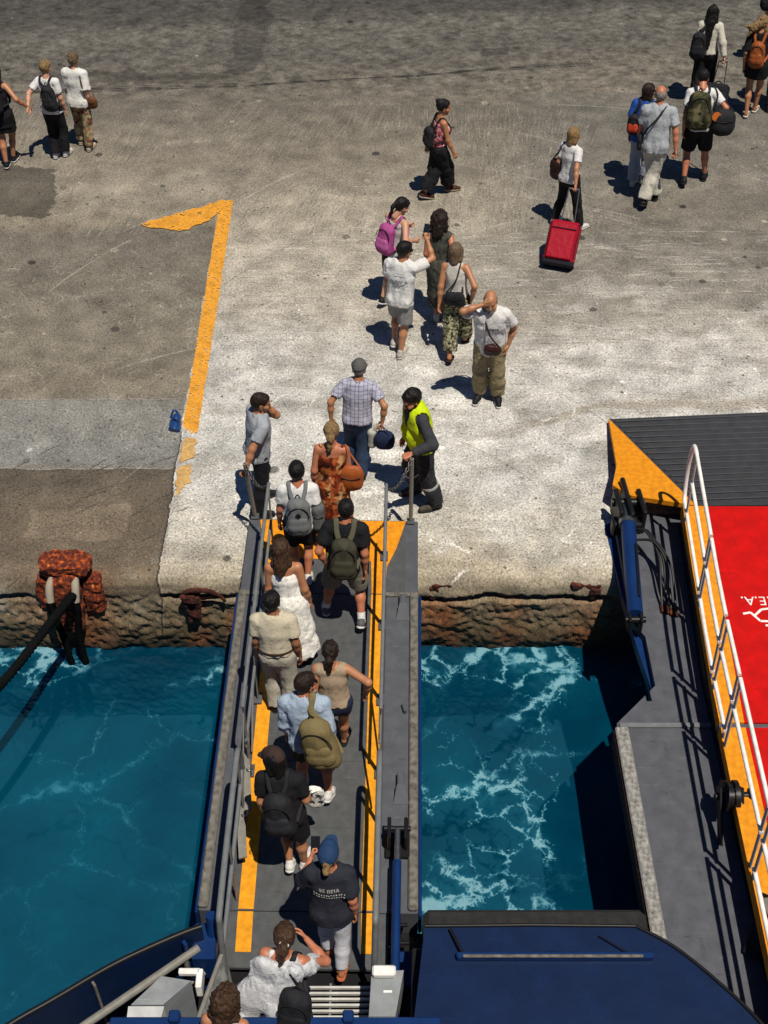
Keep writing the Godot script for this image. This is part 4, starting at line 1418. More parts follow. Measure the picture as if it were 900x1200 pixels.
	for run in [[-0.42, 0.82], [0.86, 1.88], [1.95, 2.60], [2.64, 4.0], [4.06, 5.6]]:
		for h in [top, 0.56, 0.12]:
			if run[0] == 2.64 and h == 0.12:
				continue
			st = ST()
			tube(st, [pt.call(h, run[0]), pt.call(h, (run[0] + run[1]) / 2), pt.call(h, run[1])], 0.021, 9)
			obj("white_rail", st, M.white_paint, c)
		for z in [run[0] + 0.03, run[1] - 0.03]:
			st = ST()
			bar(st, pt.call(0.0, z), pt.call(top + 0.01, z), 0.012, 0.055, Vector3.RIGHT)
			obj("rail_post", st, M.bar_white, c)
	st = ST()
	tube(st, curve([pt.call(0.12, -0.42), pt.call(0.14, -0.62), pt.call(0.5, -0.70), pt.call(0.88, -0.62), pt.call(top, -0.42)], 6), 0.023, 9)
	obj("rail_end_hoop", st, M.white_paint, c)
	# rope sheave and dark brackets bolted to the deck side
	var w := thing("rope_sheave", "black steel rope sheave bolted on the side of the car ramp", "pulley", Vector3(3.16, 0.30, 3.22))
	st = ST()
	tube(st, [Vector3(-0.07, 0.12, 0), Vector3(-0.03, 0.12, 0), Vector3(-0.03, 0.12, 0), Vector3(0.03, 0.12, 0), Vector3(0.03, 0.12, 0), Vector3(0.07, 0.12, 0)], 0.1, 20, [0.15, 0.15, 0.11, 0.11, 0.15, 0.15])
	obj("wheel", st, M.black_steel, w)
	st = ST()
	for s in [-1, 1]:
		bar(st, Vector3(s * 0.10, 0.20, -0.05), Vector3(s * 0.10, -0.15, 0.34), 0.14, 0.02, Vector3(0, 0.6, 0.8))
	obj("cheek_plate", st, M.black_steel, w)
	st = ST()
	tube(st, [Vector3(-0.13, 0.12, 0), Vector3(0.22, 0.14, 0.0)], 0.035, 10)
	bx(st, Vector3(0.05, 0.12, 0.12), Transform3D(Basis(), Vector3(0.19, 0.135, 0)), 0.02)
	obj("axle", st, M.black_steel, w)
	var k2 := thing("deck_bracket", "dark folded steel bracket below the white railing, nearest the ferry", "bracket", Vector3(3.14, 0.16, 4.55))
	st = ST()
	bar(st, Vector3(-0.02, 0.0, 0.1), Vector3(0.16, 0.32, -0.28), 0.14, 0.03, Vector3(0.4, 0, 0.9))
	obj("arm", st, M.black_steel, k2)
	st = ST()
	bar(st, Vector3(0.12, 0.30, -0.26), Vector3(0.22, 0.34, 0.1), 0.12, 0.03, Vector3(1, 0, 0))
	obj("strap_plate", st, M.post_grey, k2)

# ---------------------------------------------------------------- soft shapes: tapered capsules joined smoothly and meshed as surface nets
# a bone is [a, b, ra, rb, flat_axis, flat, cut_normal, cut_at]: thinner by flat along flat_axis, cut off where cut_normal.p > cut_at
func bone(a: Vector3, b: Vector3, ra: float, rb: float, fa := Vector3.ZERO, fl := 1.0, cn := Vector3.ZERO, cd := 0.0) -> Array:
	return [a, b, ra, rb, fa, 1.0 / fl - 1.0, cn, cd]

class Net:
	var v := PackedVector3Array()
	var n := PackedVector3Array()
	var i := PackedInt32Array()
	var d := PackedFloat32Array()
	var lo: Vector3
	var nx: int
	var ny: int
	var nz: int
	var cell: float
	func at(p: Vector3) -> float:
		var q := (p - lo) / cell
		var x := int(q.x)
		var y := int(q.y)
		var z := int(q.z)
		if x < 0 or y < 0 or z < 0 or x >= nx - 1 or y >= ny - 1 or z >= nz - 1:
			return 9.0
		var f := q - Vector3(x, y, z)
		var k := (z * ny + y) * nx + x
		var a := lerpf(lerpf(d[k], d[k + 1], f.x), lerpf(d[k + nx], d[k + nx + 1], f.x), f.y)
		k += nx * ny
		var b := lerpf(lerpf(d[k], d[k + 1], f.x), lerpf(d[k + nx], d[k + nx + 1], f.x), f.y)
		return lerpf(a, b, f.z)
	func mesh() -> ArrayMesh:
		var a := []
		a.resize(Mesh.ARRAY_MAX)
		a[Mesh.ARRAY_VERTEX] = v
		a[Mesh.ARRAY_NORMAL] = n
		a[Mesh.ARRAY_INDEX] = i
		var m := ArrayMesh.new()
		if i.size() > 2:
			m.add_surface_from_arrays(Mesh.PRIMITIVE_TRIANGLES, a)
		return m

func net(bones: Array, cell: float, K := 0.03, amp := 0.0, nz_: FastNoiseLite = null, subs := []) -> Net:
	var o := Net.new()
	var lo := Vector3(1e9, 1e9, 1e9)
	var hi := -lo
	for b in bones:
		var r: float = maxf(b[2], b[3]) + 3.0 * cell + amp
		var e := Vector3(r, r, r)
		lo = lo.min(b[0] - e).min(b[1] - e)
		hi = hi.max(b[0] + e).max(b[1] + e)
	var nx := int((hi.x - lo.x) / cell) + 2
	var ny := int((hi.y - lo.y) / cell) + 2
	var nz := int((hi.z - lo.z) / cell) + 2
	var D := PackedFloat32Array()
	D.resize(nx * ny * nz)
	D.fill(9.0)
	for b in bones:
		var a: Vector3 = b[0]
		var ab: Vector3 = b[1] - a
		var ra: float = b[2]
		var dr: float = b[3] - ra
		var fa: Vector3 = b[4]
		var kf: float = b[5]
		var cn: Vector3 = b[6]
		var cd: float = b[7]
		var cut := cn != Vector3.ZERO
		var inv := 1.0 / maxf(ab.length_squared(), 1e-8)
		var r: float = maxf(b[2], b[3]) + 2.4 * cell + amp
		var e := Vector3(r, r, r)
		var l: Vector3 = ((a.min(b[1]) - e - lo) / cell).floor().max(Vector3.ZERO)
		var h: Vector3 = ((a.max(b[1]) + e - lo) / cell).ceil().min(Vector3(nx - 1, ny - 1, nz - 1))
		for z in range(int(l.z), int(h.z) + 1):
			for y in range(int(l.y), int(h.y) + 1):
				var k := (z * ny + y) * nx + int(l.x)
				var p := lo + Vector3(l.x, y, z) * cell
				for x in range(int(l.x), int(h.x) + 1):
					var q := p - a
					var t := clampf(q.dot(ab) * inv, 0.0, 1.0)
					q -= ab * t
					if kf != 0.0:
						q += fa * (q.dot(fa) * kf)
					var d := q.length() - ra - dr * t
					if cut:
						d = maxf(d, cn.dot(p) - cd)
					var f := D[k]
					if d < f + K:
						var g := K - absf(d - f)
						D[k] = (minf(d, f) - g * g / (4.0 * K)) if g > 0.0 else minf(d, f)
					k += 1
					p.x += cell
	for b in subs:
		var a: Vector3 = b[0]
		var ab: Vector3 = b[1] - a
		var inv := 1.0 / maxf(ab.length_squared(), 1e-8)
		var r: float = maxf(b[2], b[3]) + 2.0 * cell
		var e := Vector3(r, r, r)
		var l: Vector3 = ((a.min(b[1]) - e - lo) / cell).floor().max(Vector3.ZERO)
		var h: Vector3 = ((a.max(b[1]) + e - lo) / cell).ceil().min(Vector3(nx - 1, ny - 1, nz - 1))
		for z in range(int(l.z), int(h.z) + 1):
			for y in range(int(l.y), int(h.y) + 1):
				for x in range(int(l.x), int(h.x) + 1):
					var q := lo + Vector3(x, y, z) * cell - a
					var t := clampf(q.dot(ab) * inv, 0.0, 1.0)
					var d: float = (q - ab * t).length() - lerpf(b[2], b[3], t)
					var k := (z * ny + y) * nx + x
					D[k] = maxf(D[k], -d)
	var lim := 2.0 * cell + amp
	var shift := 0.5 if nz_ != null and nz_.fractal_type == FastNoiseLite.FRACTAL_RIDGED else 0.0
	if amp > 0.0:
		var k := 0
		for z in nz:
			for y in ny:
				for x in nx:
					if absf(D[k]) < lim:
						D[k] += amp * (nz_.get_noise_3d(lo.x + x * cell, (lo.y + y * cell) * 0.55, lo.z + z * cell) - shift)
					k += 1
	# one vertex in each cell that the surface crosses
	var idx := PackedInt32Array()
	idx.resize(nx * ny * nz)
	idx.fill(-1)
	var s1 := nx
	var s2 := nx * ny
	var stretch := 1.0
	for b in bones:
		stretch = maxf(stretch, b[5] + 1.0)
	lim = 1.9 * cell * stretch + 2.0 * amp
	var V := PackedVector3Array()
	var N := PackedVector3Array()
	var I := PackedInt32Array()
	for z in nz - 1:
		for y in ny - 1:
			var k := (z * ny + y) * nx - 1
			for x in nx - 1:
				k += 1
				var c0 := D[k]
				if c0 > lim or c0 < -lim:
					continue
				var c1 := D[k + 1]
				var c2 := D[k + s1]
				var c3 := D[k + s1 + 1]
				var c4 := D[k + s2]
				var c5 := D[k + s2 + 1]
				var c6 := D[k + s2 + s1]
				var c7 := D[k + s2 + s1 + 1]
				var neg := int(c0 < 0) + int(c1 < 0) + int(c2 < 0) + int(c3 < 0) + int(c4 < 0) + int(c5 < 0) + int(c6 < 0) + int(c7 < 0)
				if neg == 0 or neg == 8:
					continue
				var sum := Vector3.ZERO
				var m := 0
				if (c0 < 0) != (c1 < 0):
					sum += Vector3(c0 / (c0 - c1), 0, 0); m += 1
				if (c2 < 0) != (c3 < 0):
					sum += Vector3(c2 / (c2 - c3), 1, 0); m += 1
				if (c4 < 0) != (c5 < 0):
					sum += Vector3(c4 / (c4 - c5), 0, 1); m += 1
				if (c6 < 0) != (c7 < 0):
					sum += Vector3(c6 / (c6 - c7), 1, 1); m += 1
				if (c0 < 0) != (c2 < 0):
					sum += Vector3(0, c0 / (c0 - c2), 0); m += 1
				if (c1 < 0) != (c3 < 0):
					sum += Vector3(1, c1 / (c1 - c3), 0); m += 1
				if (c4 < 0) != (c6 < 0):
					sum += Vector3(0, c4 / (c4 - c6), 1); m += 1
				if (c5 < 0) != (c7 < 0):
					sum += Vector3(1, c5 / (c5 - c7), 1); m += 1
				if (c0 < 0) != (c4 < 0):
					sum += Vector3(0, 0, c0 / (c0 - c4)); m += 1
				if (c1 < 0) != (c5 < 0):
					sum += Vector3(1, 0, c1 / (c1 - c5)); m += 1
				if (c2 < 0) != (c6 < 0):
					sum += Vector3(0, 1, c2 / (c2 - c6)); m += 1
				if (c3 < 0) != (c7 < 0):
					sum += Vector3(1, 1, c3 / (c3 - c7)); m += 1
				idx[k] = V.size()
				V.append(lo + (Vector3(x, y, z) + sum / m) * cell)
				N.append(Vector3(c1 + c3 + c5 + c7 - c0 - c2 - c4 - c6, c2 + c3 + c6 + c7 - c0 - c1 - c4 - c5, c4 + c5 + c6 + c7 - c0 - c1 - c2 - c3).normalized())
				var in0 := c0 < 0
				if in0 != (c1 < 0) and y > 0 and z > 0:
					quad(I, idx[k], idx[k - s1], idx[k - s1 - s2], idx[k - s2], in0)
				if in0 != (c2 < 0) and x > 0 and z > 0:
					quad(I, idx[k], idx[k - s2], idx[k - s2 - 1], idx[k - 1], in0)
				if in0 != (c4 < 0) and x > 0 and y > 0:
					quad(I, idx[k], idx[k - 1], idx[k - 1 - s1], idx[k - s1], in0)
	o.v = V
	o.n = N
	o.i = I
	o.d = D
	o.lo = lo
	o.nx = nx
	o.ny = ny
	o.nz = nz
	o.cell = cell
	return o

func quad(I: PackedInt32Array, a: int, b: int, c: int, d: int, flip: bool):
	if a < 0 or b < 0 or c < 0 or d < 0:
		return
	if flip:
		I.append_array([a, c, b, a, d, c])
	else:
		I.append_array([a, b, c, a, c, d])

# ---------------------------------------------------------------- people
var heads := []
var hands := {}
var shoe_kit := {}
var eye_mesh: SphereMesh
var fold: FastNoiseLite
var soft: FastNoiseLite
var frizz: FastNoiseLite

func make_kits():
	fold = noise(FastNoiseLite.TYPE_SIMPLEX_SMOOTH, 5.5, 2, 401, 0.10)
	fold.fractal_gain = 0.32
	fold.fractal_type = FastNoiseLite.FRACTAL_RIDGED
	fold.domain_warp_frequency = 4.0
	soft = noise(FastNoiseLite.TYPE_SIMPLEX_SMOOTH, 6.0, 2, 405)
	frizz = noise(FastNoiseLite.TYPE_SIMPLEX, 26.0, 2, 403)
	for fem in 2:
		var j := 0.038 if fem else 0.043
		var bs := [bone(Vector3(0, 0.035, 0.022), Vector3(0, 0.03, -0.012), 0.096, 0.09, Vector3.RIGHT, 0.80),
			bone(Vector3(0, -0.01, -0.03), Vector3(0, -0.088, -0.058), 0.070, j, Vector3.RIGHT, 0.92),
			bone(Vector3(-0.03, 0.03, -0.083), Vector3(0.03, 0.03, -0.083), 0.014, 0.014),
			bone(Vector3(0, 0.005, -0.098), Vector3(0, -0.03, -0.113), 0.009, 0.014),
			bone(Vector3(-0.02, -0.056, -0.092), Vector3(0.02, -0.056, -0.092), 0.009, 0.009),
			bone(Vector3(-0.012, -0.097, -0.085), Vector3(0.012, -0.097, -0.085), 0.016, 0.016),
			bone(Vector3(0, -0.05, 0.01), Vector3(0, -0.16, 0.03), 0.055, 0.056)]
		for s in [-1, 1]:
			bs.append(bone(Vector3(s * 0.078, 0.012, 0.012), Vector3(s * 0.077, -0.028, 0.004), 0.024, 0.016, Vector3.RIGHT, 0.4))
			bs.append(bone(Vector3(s * 0.045, -0.03, -0.07), Vector3(s * 0.05, -0.02, -0.05), 0.026, 0.028))
		heads.append(net(bs, 0.0062, 0.012, 0.0, null, [bone(Vector3(-0.034, 0.006, -0.108), Vector3(-0.03, 0.006, -0.108), 0.014, 0.014), bone(Vector3(0.034, 0.006, -0.108), Vector3(0.03, 0.006, -0.108), 0.014, 0.014)]).mesh())
	for kind in ["relaxed", "grip"]:
		for side in 2:
			var m := 1.0 if side == 0 else -1.0
			var bs := [bone(Vector3(0, -0.02, 0), Vector3(0, 0.02, 0), 0.026, 0.028, Vector3.BACK, 0.75), bone(Vector3(-0.012 * m, 0.03, 0), Vector3(-0.016 * m, 0.078, 0), 0.028, 0.027, Vector3.BACK, 0.5), bone(Vector3(0.012 * m, 0.03, 0), Vector3(0.017 * m, 0.08, 0), 0.028, 0.026, Vector3.BACK, 0.5)]
			var c0 := 0.35 if kind == "relaxed" else 1.15
			var c1 := 0.55 if kind == "relaxed" else 1.55
			var ls := [0.062, 0.074, 0.069, 0.053]
			for f in 4:
				var x: float = (0.031 - 0.0205 * f) * m
				var p := Vector3(x, 0.086 - 0.004 * absf(f - 1.2), 0)
				var sp: float = (0.10 - 0.065 * f) * m
				var a := c0 * (0.9 + 0.1 * f)
				for seg in 3:
					var l: float = ls[f] * [0.48, 0.30, 0.24][seg]
					var q := p + Vector3(sp * l, cos(a) * l, sin(a) * l)
					bs.append(bone(p, q, 0.0098 - 0.0008 * seg, 0.0092 - 0.001 * seg))
					p = q
					a += c1 * (0.6 if kind == "relaxed" else 0.75)
			var th := [Vector3(0.024 * m, 0.018, 0.006), Vector3(0.046 * m, 0.044, 0.018), Vector3(0.050 * m, 0.072, 0.03), Vector3(0.046 * m, 0.092, 0.036)]
			if kind == "grip":
				th = [Vector3(0.024 * m, 0.018, 0.006), Vector3(0.045 * m, 0.045, 0.024), Vector3(0.034 * m, 0.066, 0.045), Vector3(0.014 * m, 0.07, 0.055)]
			for i in 3:
				bs.append(bone(th[i], th[i + 1], 0.013 - 0.0015 * i, 0.0115 - 0.0015 * i))
			hands[kind + str(side)] = net(bs, 0.0046, 0.006).mesh()
	# shoes, in the foot's frame: toes towards -z, sole at y = 0
	var up := [bone(Vector3(0, 0.045, 0.085), Vector3(0, 0.045, -0.05), 0.043, 0.047), bone(Vector3(0, 0.04, -0.05), Vector3(0.004, 0.030, -0.135), 0.047, 0.036), bone(Vector3(0, 0.06, 0.07), Vector3(0, 0.092, 0.066), 0.044, 0.041)]
	for b in up:
		b[6] = Vector3.DOWN
		b[7] = -0.012
	var so := [bone(Vector3(0, 0.02, 0.085), Vector3(0, 0.02, -0.05), 0.046, 0.052, Vector3.ZERO, 1.0, Vector3.UP, 0.024), bone(Vector3(0, 0.02, -0.05), Vector3(0.004, 0.02, -0.142), 0.052, 0.038, Vector3.ZERO, 1.0, Vector3.UP, 0.024)]
	shoe_kit.upper = net(up, 0.008, 0.02).mesh()
	shoe_kit.sole = net(so, 0.008, 0.01, 0.0, null, [bone(Vector3(0, -0.5, 0.3), Vector3(0, -0.5, -0.3), 0.5, 0.5)]).mesh()
	shoe_kit.strap = net([bone(Vector3(-0.045, 0.03, -0.06), Vector3(0.045, 0.03, -0.06), 0.02, 0.02, Vector3.BACK, 0.9), bone(Vector3(-0.04, 0.055, -0.05), Vector3(0.04, 0.055, -0.05), 0.02, 0.02), bone(Vector3(-0.035, 0.085, 0.06), Vector3(0.035, 0.085, 0.06), 0.02, 0.02)], 0.009, 0.01).mesh()
	eye_mesh = SphereMesh.new()
	eye_mesh.radius = 0.0115
	eye_mesh.height = 0.023
	eye_mesh.radial_segments = 10
	eye_mesh.rings = 5
	for s in [["skin_fair", Color(0.60, 0.31, 0.20)], ["skin_tan", Color(0.47, 0.205, 0.10)], ["skin_red", Color(0.52, 0.19, 0.10)], ["skin_deep", Color(0.30, 0.125, 0.06)]]:
		var m := mat(s[0], s[1], 0.5, 0.0, "fine", 3.0)
		m.subsurf_scatter_enabled = true
		m.subsurf_scatter_strength = 0.06
	for s in [["hair_black", Color(0.012, 0.010, 0.009)], ["hair_dark", Color(0.035, 0.020, 0.013)], ["hair_brown", Color(0.10, 0.052, 0.028)], ["hair_blond", Color(0.42, 0.27, 0.12)], ["hair_ash", Color(0.26, 0.18, 0.11)], ["hair_grey", Color(0.40, 0.38, 0.36)]]:
		mat(s[0], s[1], 0.55, 0.0, "hair", 5.0, "hair_n", 0.9).metallic_specular = 0.35
	mat("eye_dark", Color(0.02, 0.014, 0.01), 0.15)

func cloth(called: String, c: Color, map := "", scale := 3.0, rough := 0.85) -> StandardMaterial3D:
	if M.has(called):
		return M[called]
	var m := mat(called, c, rough, 0.0, map if map else "fine", scale if map else 1.5, "cloth_n", 0.32 if not map else 0.25)
	m.rim_enabled = false
	m.metallic_specular = 0.3
	return m

func ik(s: Vector3, w: Vector3, l1: float, l2: float, hint: Vector3) -> Vector3:   # the elbow or knee between s and w
	var d := w - s
	var L := clampf(d.length(), absf(l1 - l2) + 0.01, (l1 + l2) * 0.999)
	var u := d.normalized()
	var a := (l1 * l1 - l2 * l2 + L * L) / (2 * L)
	var h := sqrt(maxf(l1 * l1 - a * a, 0.0))
	var n := (hint - u * hint.dot(u)).normalized()
	return s + u * a + n * h

func person(s: Dictionary) -> Dictionary:
	var k: float = s.H / 1.765
	var base: float = s.get("base", 0.0)
	var fem: bool = s.get("fem", false)
	var bd: float = 0.4 + 0.56 * s.get("build", 1.0)
	var mid: Vector2 = (s.fl + s.fr) / 2
	var root := thing("person", s.label, "person", Vector3(mid.x, base, mid.y), -deg_to_rad(s.yaw))
	var inv := root.transform.affine_inverse()
	var G := {"root": root, "k": k, "fem": fem}
	# feet
	var up := Vector3.UP
	var feet := []
	var hd: Vector3 = inv * Vector3(s.head.x, base, s.head.y)
	for i in 2:
		var q: Vector2 = s.fl if i == 0 else s.fr
		var p: Vector3 = inv * Vector3(q.x, base, q.y)
		var toe: float = deg_to_rad((s.get("toe_l", -7.0) if i == 0 else s.get("toe_r", 7.0)))
		var rise: float = s.get("rise_l", -1.0) if i == 0 else s.get("rise_r", -1.0)
		if rise < 0:
			rise = clampf((p.z - hd.z - 0.12) * 2.4, 0.0, 0.9)        # a foot left behind is on its toes
		var b := Basis(Vector3.UP, -toe)
		var ball := p + b * Vector3(0, 0, -0.08 * k)
		var bb := b * Basis(Vector3.RIGHT, -rise)
		var org := ball + bb * Vector3(0, 0, 0.08 * k)
		feet.append({"b": bb.scaled_local(Vector3.ONE * k * (0.94 if fem else 1.0)), "o": org, "ankle": org + bb * Vector3(0, 0.085, 0.055) * k})
	# pelvis and spine
	var P := Vector3(hd.x * 0.5, 0, hd.z * 0.5)
	var hx := (0.088 if fem else 0.085) * k
	var LT := 0.425 * k
	var LS := 0.405 * k
	var py := 9.0
	for i in 2:
		var a: Vector3 = feet[i].ankle
		var dx := a.x - (P.x + (-hx if i == 0 else hx))
		var dz := a.z - P.z
		py = minf(py, a.y + sqrt(maxf(pow((LT + LS) * 0.992, 2) - dx * dx - dz * dz, 0.04)) + 0.02 * k)
	P.y = minf(py, 0.945 * k) + s.get("drop", 0.0)
	var top := Vector3(hd.x, 1.62 * k - (0.945 * k - P.y), hd.z)
	var stoop: float = s.get("stoop", 0.06)
	var U := (top + Vector3(0, 0, -stoop) - P).normalized()
	var X := Vector3.RIGHT
	X = (X - U * U.dot(X)).normalized()
	var tw: float = deg_to_rad(s.get("twist", 0.0))
	X = X.rotated(U, -tw)
	var Z := X.cross(U)
	var tp := func(x: float, y: float, z: float) -> Vector3: return P + (X * x + U * (y - 0.93) + Z * z) * k
	G.tp = tp
	G.X = X
	G.U = U
	G.Z = Z
	# head
	var lk: Vector2 = s.get("look", Vector2(0, 8))
	var hb := Basis(X, U, Z) * Basis(Vector3.UP, -deg_to_rad(lk.x)) * Basis(Vector3.RIGHT, -deg_to_rad(lk.y))
	var hc: Vector3 = tp.call(0.0, 1.50, 0.01) + hb * Vector3(0, 0.095, -0.022) * k
	var hx_ := Transform3D(hb.scaled_local(Vector3.ONE * k * s.get("head_size", 1.0)), hc)
	G.head = hx_
	# limbs
	var Sx := (0.158 if fem else 0.178) * (0.5 + 0.5 * bd)
	var arms := []
	var LU := 0.285 * k
	var LF := 0.25 * k
	for i in 2:
		var m := -1.0 if i == 0 else 1.0
		var S: Vector3 = tp.call(m * Sx, 1.385, 0.005)
		var hk := "hl" if i == 0 else "hr"
		var W: Vector3
		if s.has(hk):
			W = s[hk]
			if not s.get("local_hands", false):
				W = inv * (W + Vector3(0, base, 0))
		else:
			var sw: float = clampf((feet[1 - i].ankle.z - feet[i].ankle.z) * 0.35, -0.2, 0.2) * -1.0
			W = S + X * m * 0.055 * k - U * 0.518 * k + Z * (-0.05 + sw) * k
		var hint: Vector3 = s.get("el_l" if i == 0 else "el_r", Vector3(0.18 * m, -0.1, 0.9))
		hint = X * hint.x + U * hint.y + Z * hint.z
		if W.distance_to(S) > (LU + LF) * 0.995:
			W = S + (W - S).normalized() * (LU + LF) * 0.995
		var E := ik(S, W, LU, LF, hint)
		arms.append([S, E, W])
	G.arms = arms
	var legs := []
	for i in 2:
		var m := -1.0 if i == 0 else 1.0
		var h := P + X * m * hx - U * 0.02 * k
		var a: Vector3 = feet[i].ankle
		legs.append([h, ik(h, a, LT, LS, Vector3(m * 0.12, 0, -1)), a])
	G.legs = legs
	# ---- the body: one surface
	var sk: Material = M[s.get("skin", "skin_tan")]
	var B := torso(G, 0.0, 0.82, 1.42, bd)
	B.append(bone(tp.call(0, 1.36, 0.012), hc - U * 0.06 * k + Z * 0.01 * k, 0.058 * k * (0.9 if fem else 1.0), 0.054 * k * (0.9 if fem else 1.0)))
	for a in arms:
		B.append(bone(a[0], a[1], 0.052 * k * bd, 0.041 * k * bd))
		B.append(bone(a[1], a[1].lerp(a[2], 0.4), 0.041 * k * bd, 0.040 * k * bd))
		B.append(bone(a[1].lerp(a[2], 0.4), a[2], 0.040 * k * bd, 0.027 * k))
	for i in 2:
		var l: Array = legs[i]
		B.append(bone(l[0], l[1], 0.088 * k * bd, 0.056 * k))
		B.append(bone(l[1], l[1].lerp(l[2], 0.35) + Z * 0.012 * k, 0.054 * k, 0.055 * k * sqrt(bd)))
		B.append(bone(l[1].lerp(l[2], 0.35) + Z * 0.012 * k, l[2], 0.055 * k * sqrt(bd), 0.034 * k))
		var f: Dictionary = feet[i]
		var ft := Transform3D(f.b, f.o)
		B.append(bone(ft * Vector3(0, 0.05, 0.07), ft * Vector3(0, 0.04, -0.06), 0.033 * k, 0.034 * k))
		B.append(bone(ft * Vector3(0, 0.036, -0.06), ft * Vector3(0, 0.03, -0.125), 0.034 * k, 0.024 * k))
	var st := ST()
	var bm := net(B, 0.0165, 0.028).mesh()
	st.append_from(bm, 0, Transform3D())
	st.append_from(heads[1 if fem else 0], 0, hx_)
	for i in 2:
		var a: Array = arms[i]
		var m := -1.0 if i == 0 else 1.0
		var y: Vector3 = (a[2] - a[1]).normalized()
		var yo: Vector3 = s.get("hand_dir_l" if i == 0 else "hand_dir_r", Vector3.ZERO)
		if yo != Vector3.ZERO:
			y = (X * yo.x + U * yo.y + Z * yo.z).normalized()
		var pn: Vector3 = s.get("palm_l" if i == 0 else "palm_r", Vector3(-m, 0, 0.15))
		pn = X * pn.x + U * pn.y + Z * pn.z
		var z := (pn - y * y.dot(pn)).normalized()
		var x := y.cross(z)
		var hk: String = s.get("grip_l" if i == 0 else "grip_r", "relaxed")
		st.append_from(hands[hk + ("0" if i == 1 else "1")], 0, Transform3D(Basis(x, y, z).scaled_local(Vector3.ONE * k * (0.92 if fem else 1.03)), a[2]))
		G["hand%d" % i] = a[2] + y * 0.06 * k + z * 0.02
	obj("body", st, sk, root)
	for m in [-1, 1]:
		var e := obj("eye", eye_mesh, M.eye_dark, root)
		e.transform = hx_ * Transform3D(Basis(), Vector3(m * 0.032, 0.006, -0.087))
	# ---- shoes
	var sh: Dictionary = s.get("shoes", {})
	for i in 2:
		var f: Dictionary = feet[i]
		var xf := Transform3D(f.b, f.o)
		var kind: String = sh.get("kind", "shoe")
		if kind == "shoe":
			var o := obj("shoe", shoe_kit.upper, cloth("shoe_" + sh.get("name", "black"), sh.get("c", Color(0.02, 0.02, 0.02)), "", 3.0, 0.6), root)
			o.transform = xf
			var so := obj("sole", shoe_kit.sole, cloth("sole_" + sh.get("sole_name", "black"), sh.get("sole", Color(0.03, 0.03, 0.03))), o)
			so.position.y = 0.0
		else:
			var o := obj("sandal", shoe_kit.sole, cloth("sandal_" + sh.get("name", "brown"), sh.get("c", Color(0.06, 0.025, 0.015))), root)
			o.transform = xf
			obj("strap", shoe_kit.strap, cloth("sandal_" + sh.get("name", "brown"), sh.get("c", Color(0.06, 0.025, 0.015))), o)
	# ---- clothes
	if s.has("bottom"):
		bottom(G, s.bottom, bd)
	if s.has("top"):
		upper(G, s.top, bd)
	hair(G, s.get("hair", {"kind": "short", "m": "hair_dark"}))
	if s.has("cap"):
		hat(G, s.cap)
	if s.has("beard"):
		var bs := []
		for b in [[Vector3(0, -0.035, -0.036), Vector3(0, -0.10, -0.066), 0.075, 0.048, 0.95]]:
			bs.append(bone(hx_ * b[0], hx_ * b[1], b[2] * k, b[3] * k, hb.x, b[4], hb.y + hb.z * 0.45, (hb.y + hb.z * 0.45).dot(hx_ * Vector3(0, -0.035, -0.05))))
		obj("beard", net(bs, 0.009, 0.01, 0.006, frizz).mesh(), M[s.beard], root)
	if s.has("glasses"):
		st = ST()
		for m in [-1, 1]:
			bx(st, Vector3(0.05, 0.036, 0.012), Transform3D(Basis(Vector3.UP, -m * 0.25), Vector3(m * 0.034, 0.006, -0.112)), 0.004)
			bar(st, Vector3(m * 0.062, 0.012, -0.104), Vector3(m * 0.082, 0.008, 0.01), 0.006, 0.004)
		var gl := obj("glasses", st, M.black_steel, root)
		gl.transform = hx_
	return G

func torso(G: Dictionary, e: float, y0: float, y1: float, bd: float) -> Array:     # trunk bones, grown by e
	var k: float = G.k
	var tp: Callable = G.tp
	var Z: Vector3 = G.Z
	var w := [[0.90, 0.170, 0.70], [1.06, 0.128, 0.72], [1.24, 0.148, 0.70], [1.34, 0.135, 0.66]] if G.fem else [[0.90, 0.160, 0.72], [1.06, 0.148, 0.70], [1.25, 0.170, 0.68], [1.34, 0.158, 0.64]]
	var B := []
	for i in 3:
		if w[i + 1][0] < y0 or w[i][0] > y1:
			continue
		B.append(bone(tp.call(0, w[i][0], 0.0), tp.call(0, w[i + 1][0], 0.0), (w[i][1] * bd + e) * k, (w[i + 1][1] * bd + e) * k, Z, w[i][2]))
	var sx := (0.125 if G.fem else 0.14)
	if y1 > 1.36:
		B.append(bone(tp.call(-sx, 1.375, 0.008), tp.call(sx, 1.375, 0.008), (0.056 + e) * k, (0.056 + e) * k))
		B.append(bone(tp.call(-0.05, 1.40, 0.02), tp.call(0.05, 1.40, 0.02), (0.05 + e) * k, (0.05 + e) * k))
	for m in [-1, 1]:
		B.append(bone(tp.call(m * 0.075, 0.90, 0.035), tp.call(m * 0.07, 0.86, 0.03), (0.088 * bd + e) * k, (0.085 * bd + e) * k))
		if G.fem and y1 > 1.2:
			B.append(bone(tp.call(m * 0.072, 1.235, -0.075), tp.call(m * 0.06, 1.26, -0.05), (0.056 + e * 0.6) * k, (0.06 + e * 0.6) * k))
	if not G.fem and bd > 1.05:
		B.append(bone(tp.call(0, 1.06, -0.05), tp.call(0, 1.12, -0.05), (0.115 * bd + e) * k, (0.115 * bd + e) * k))
	return B

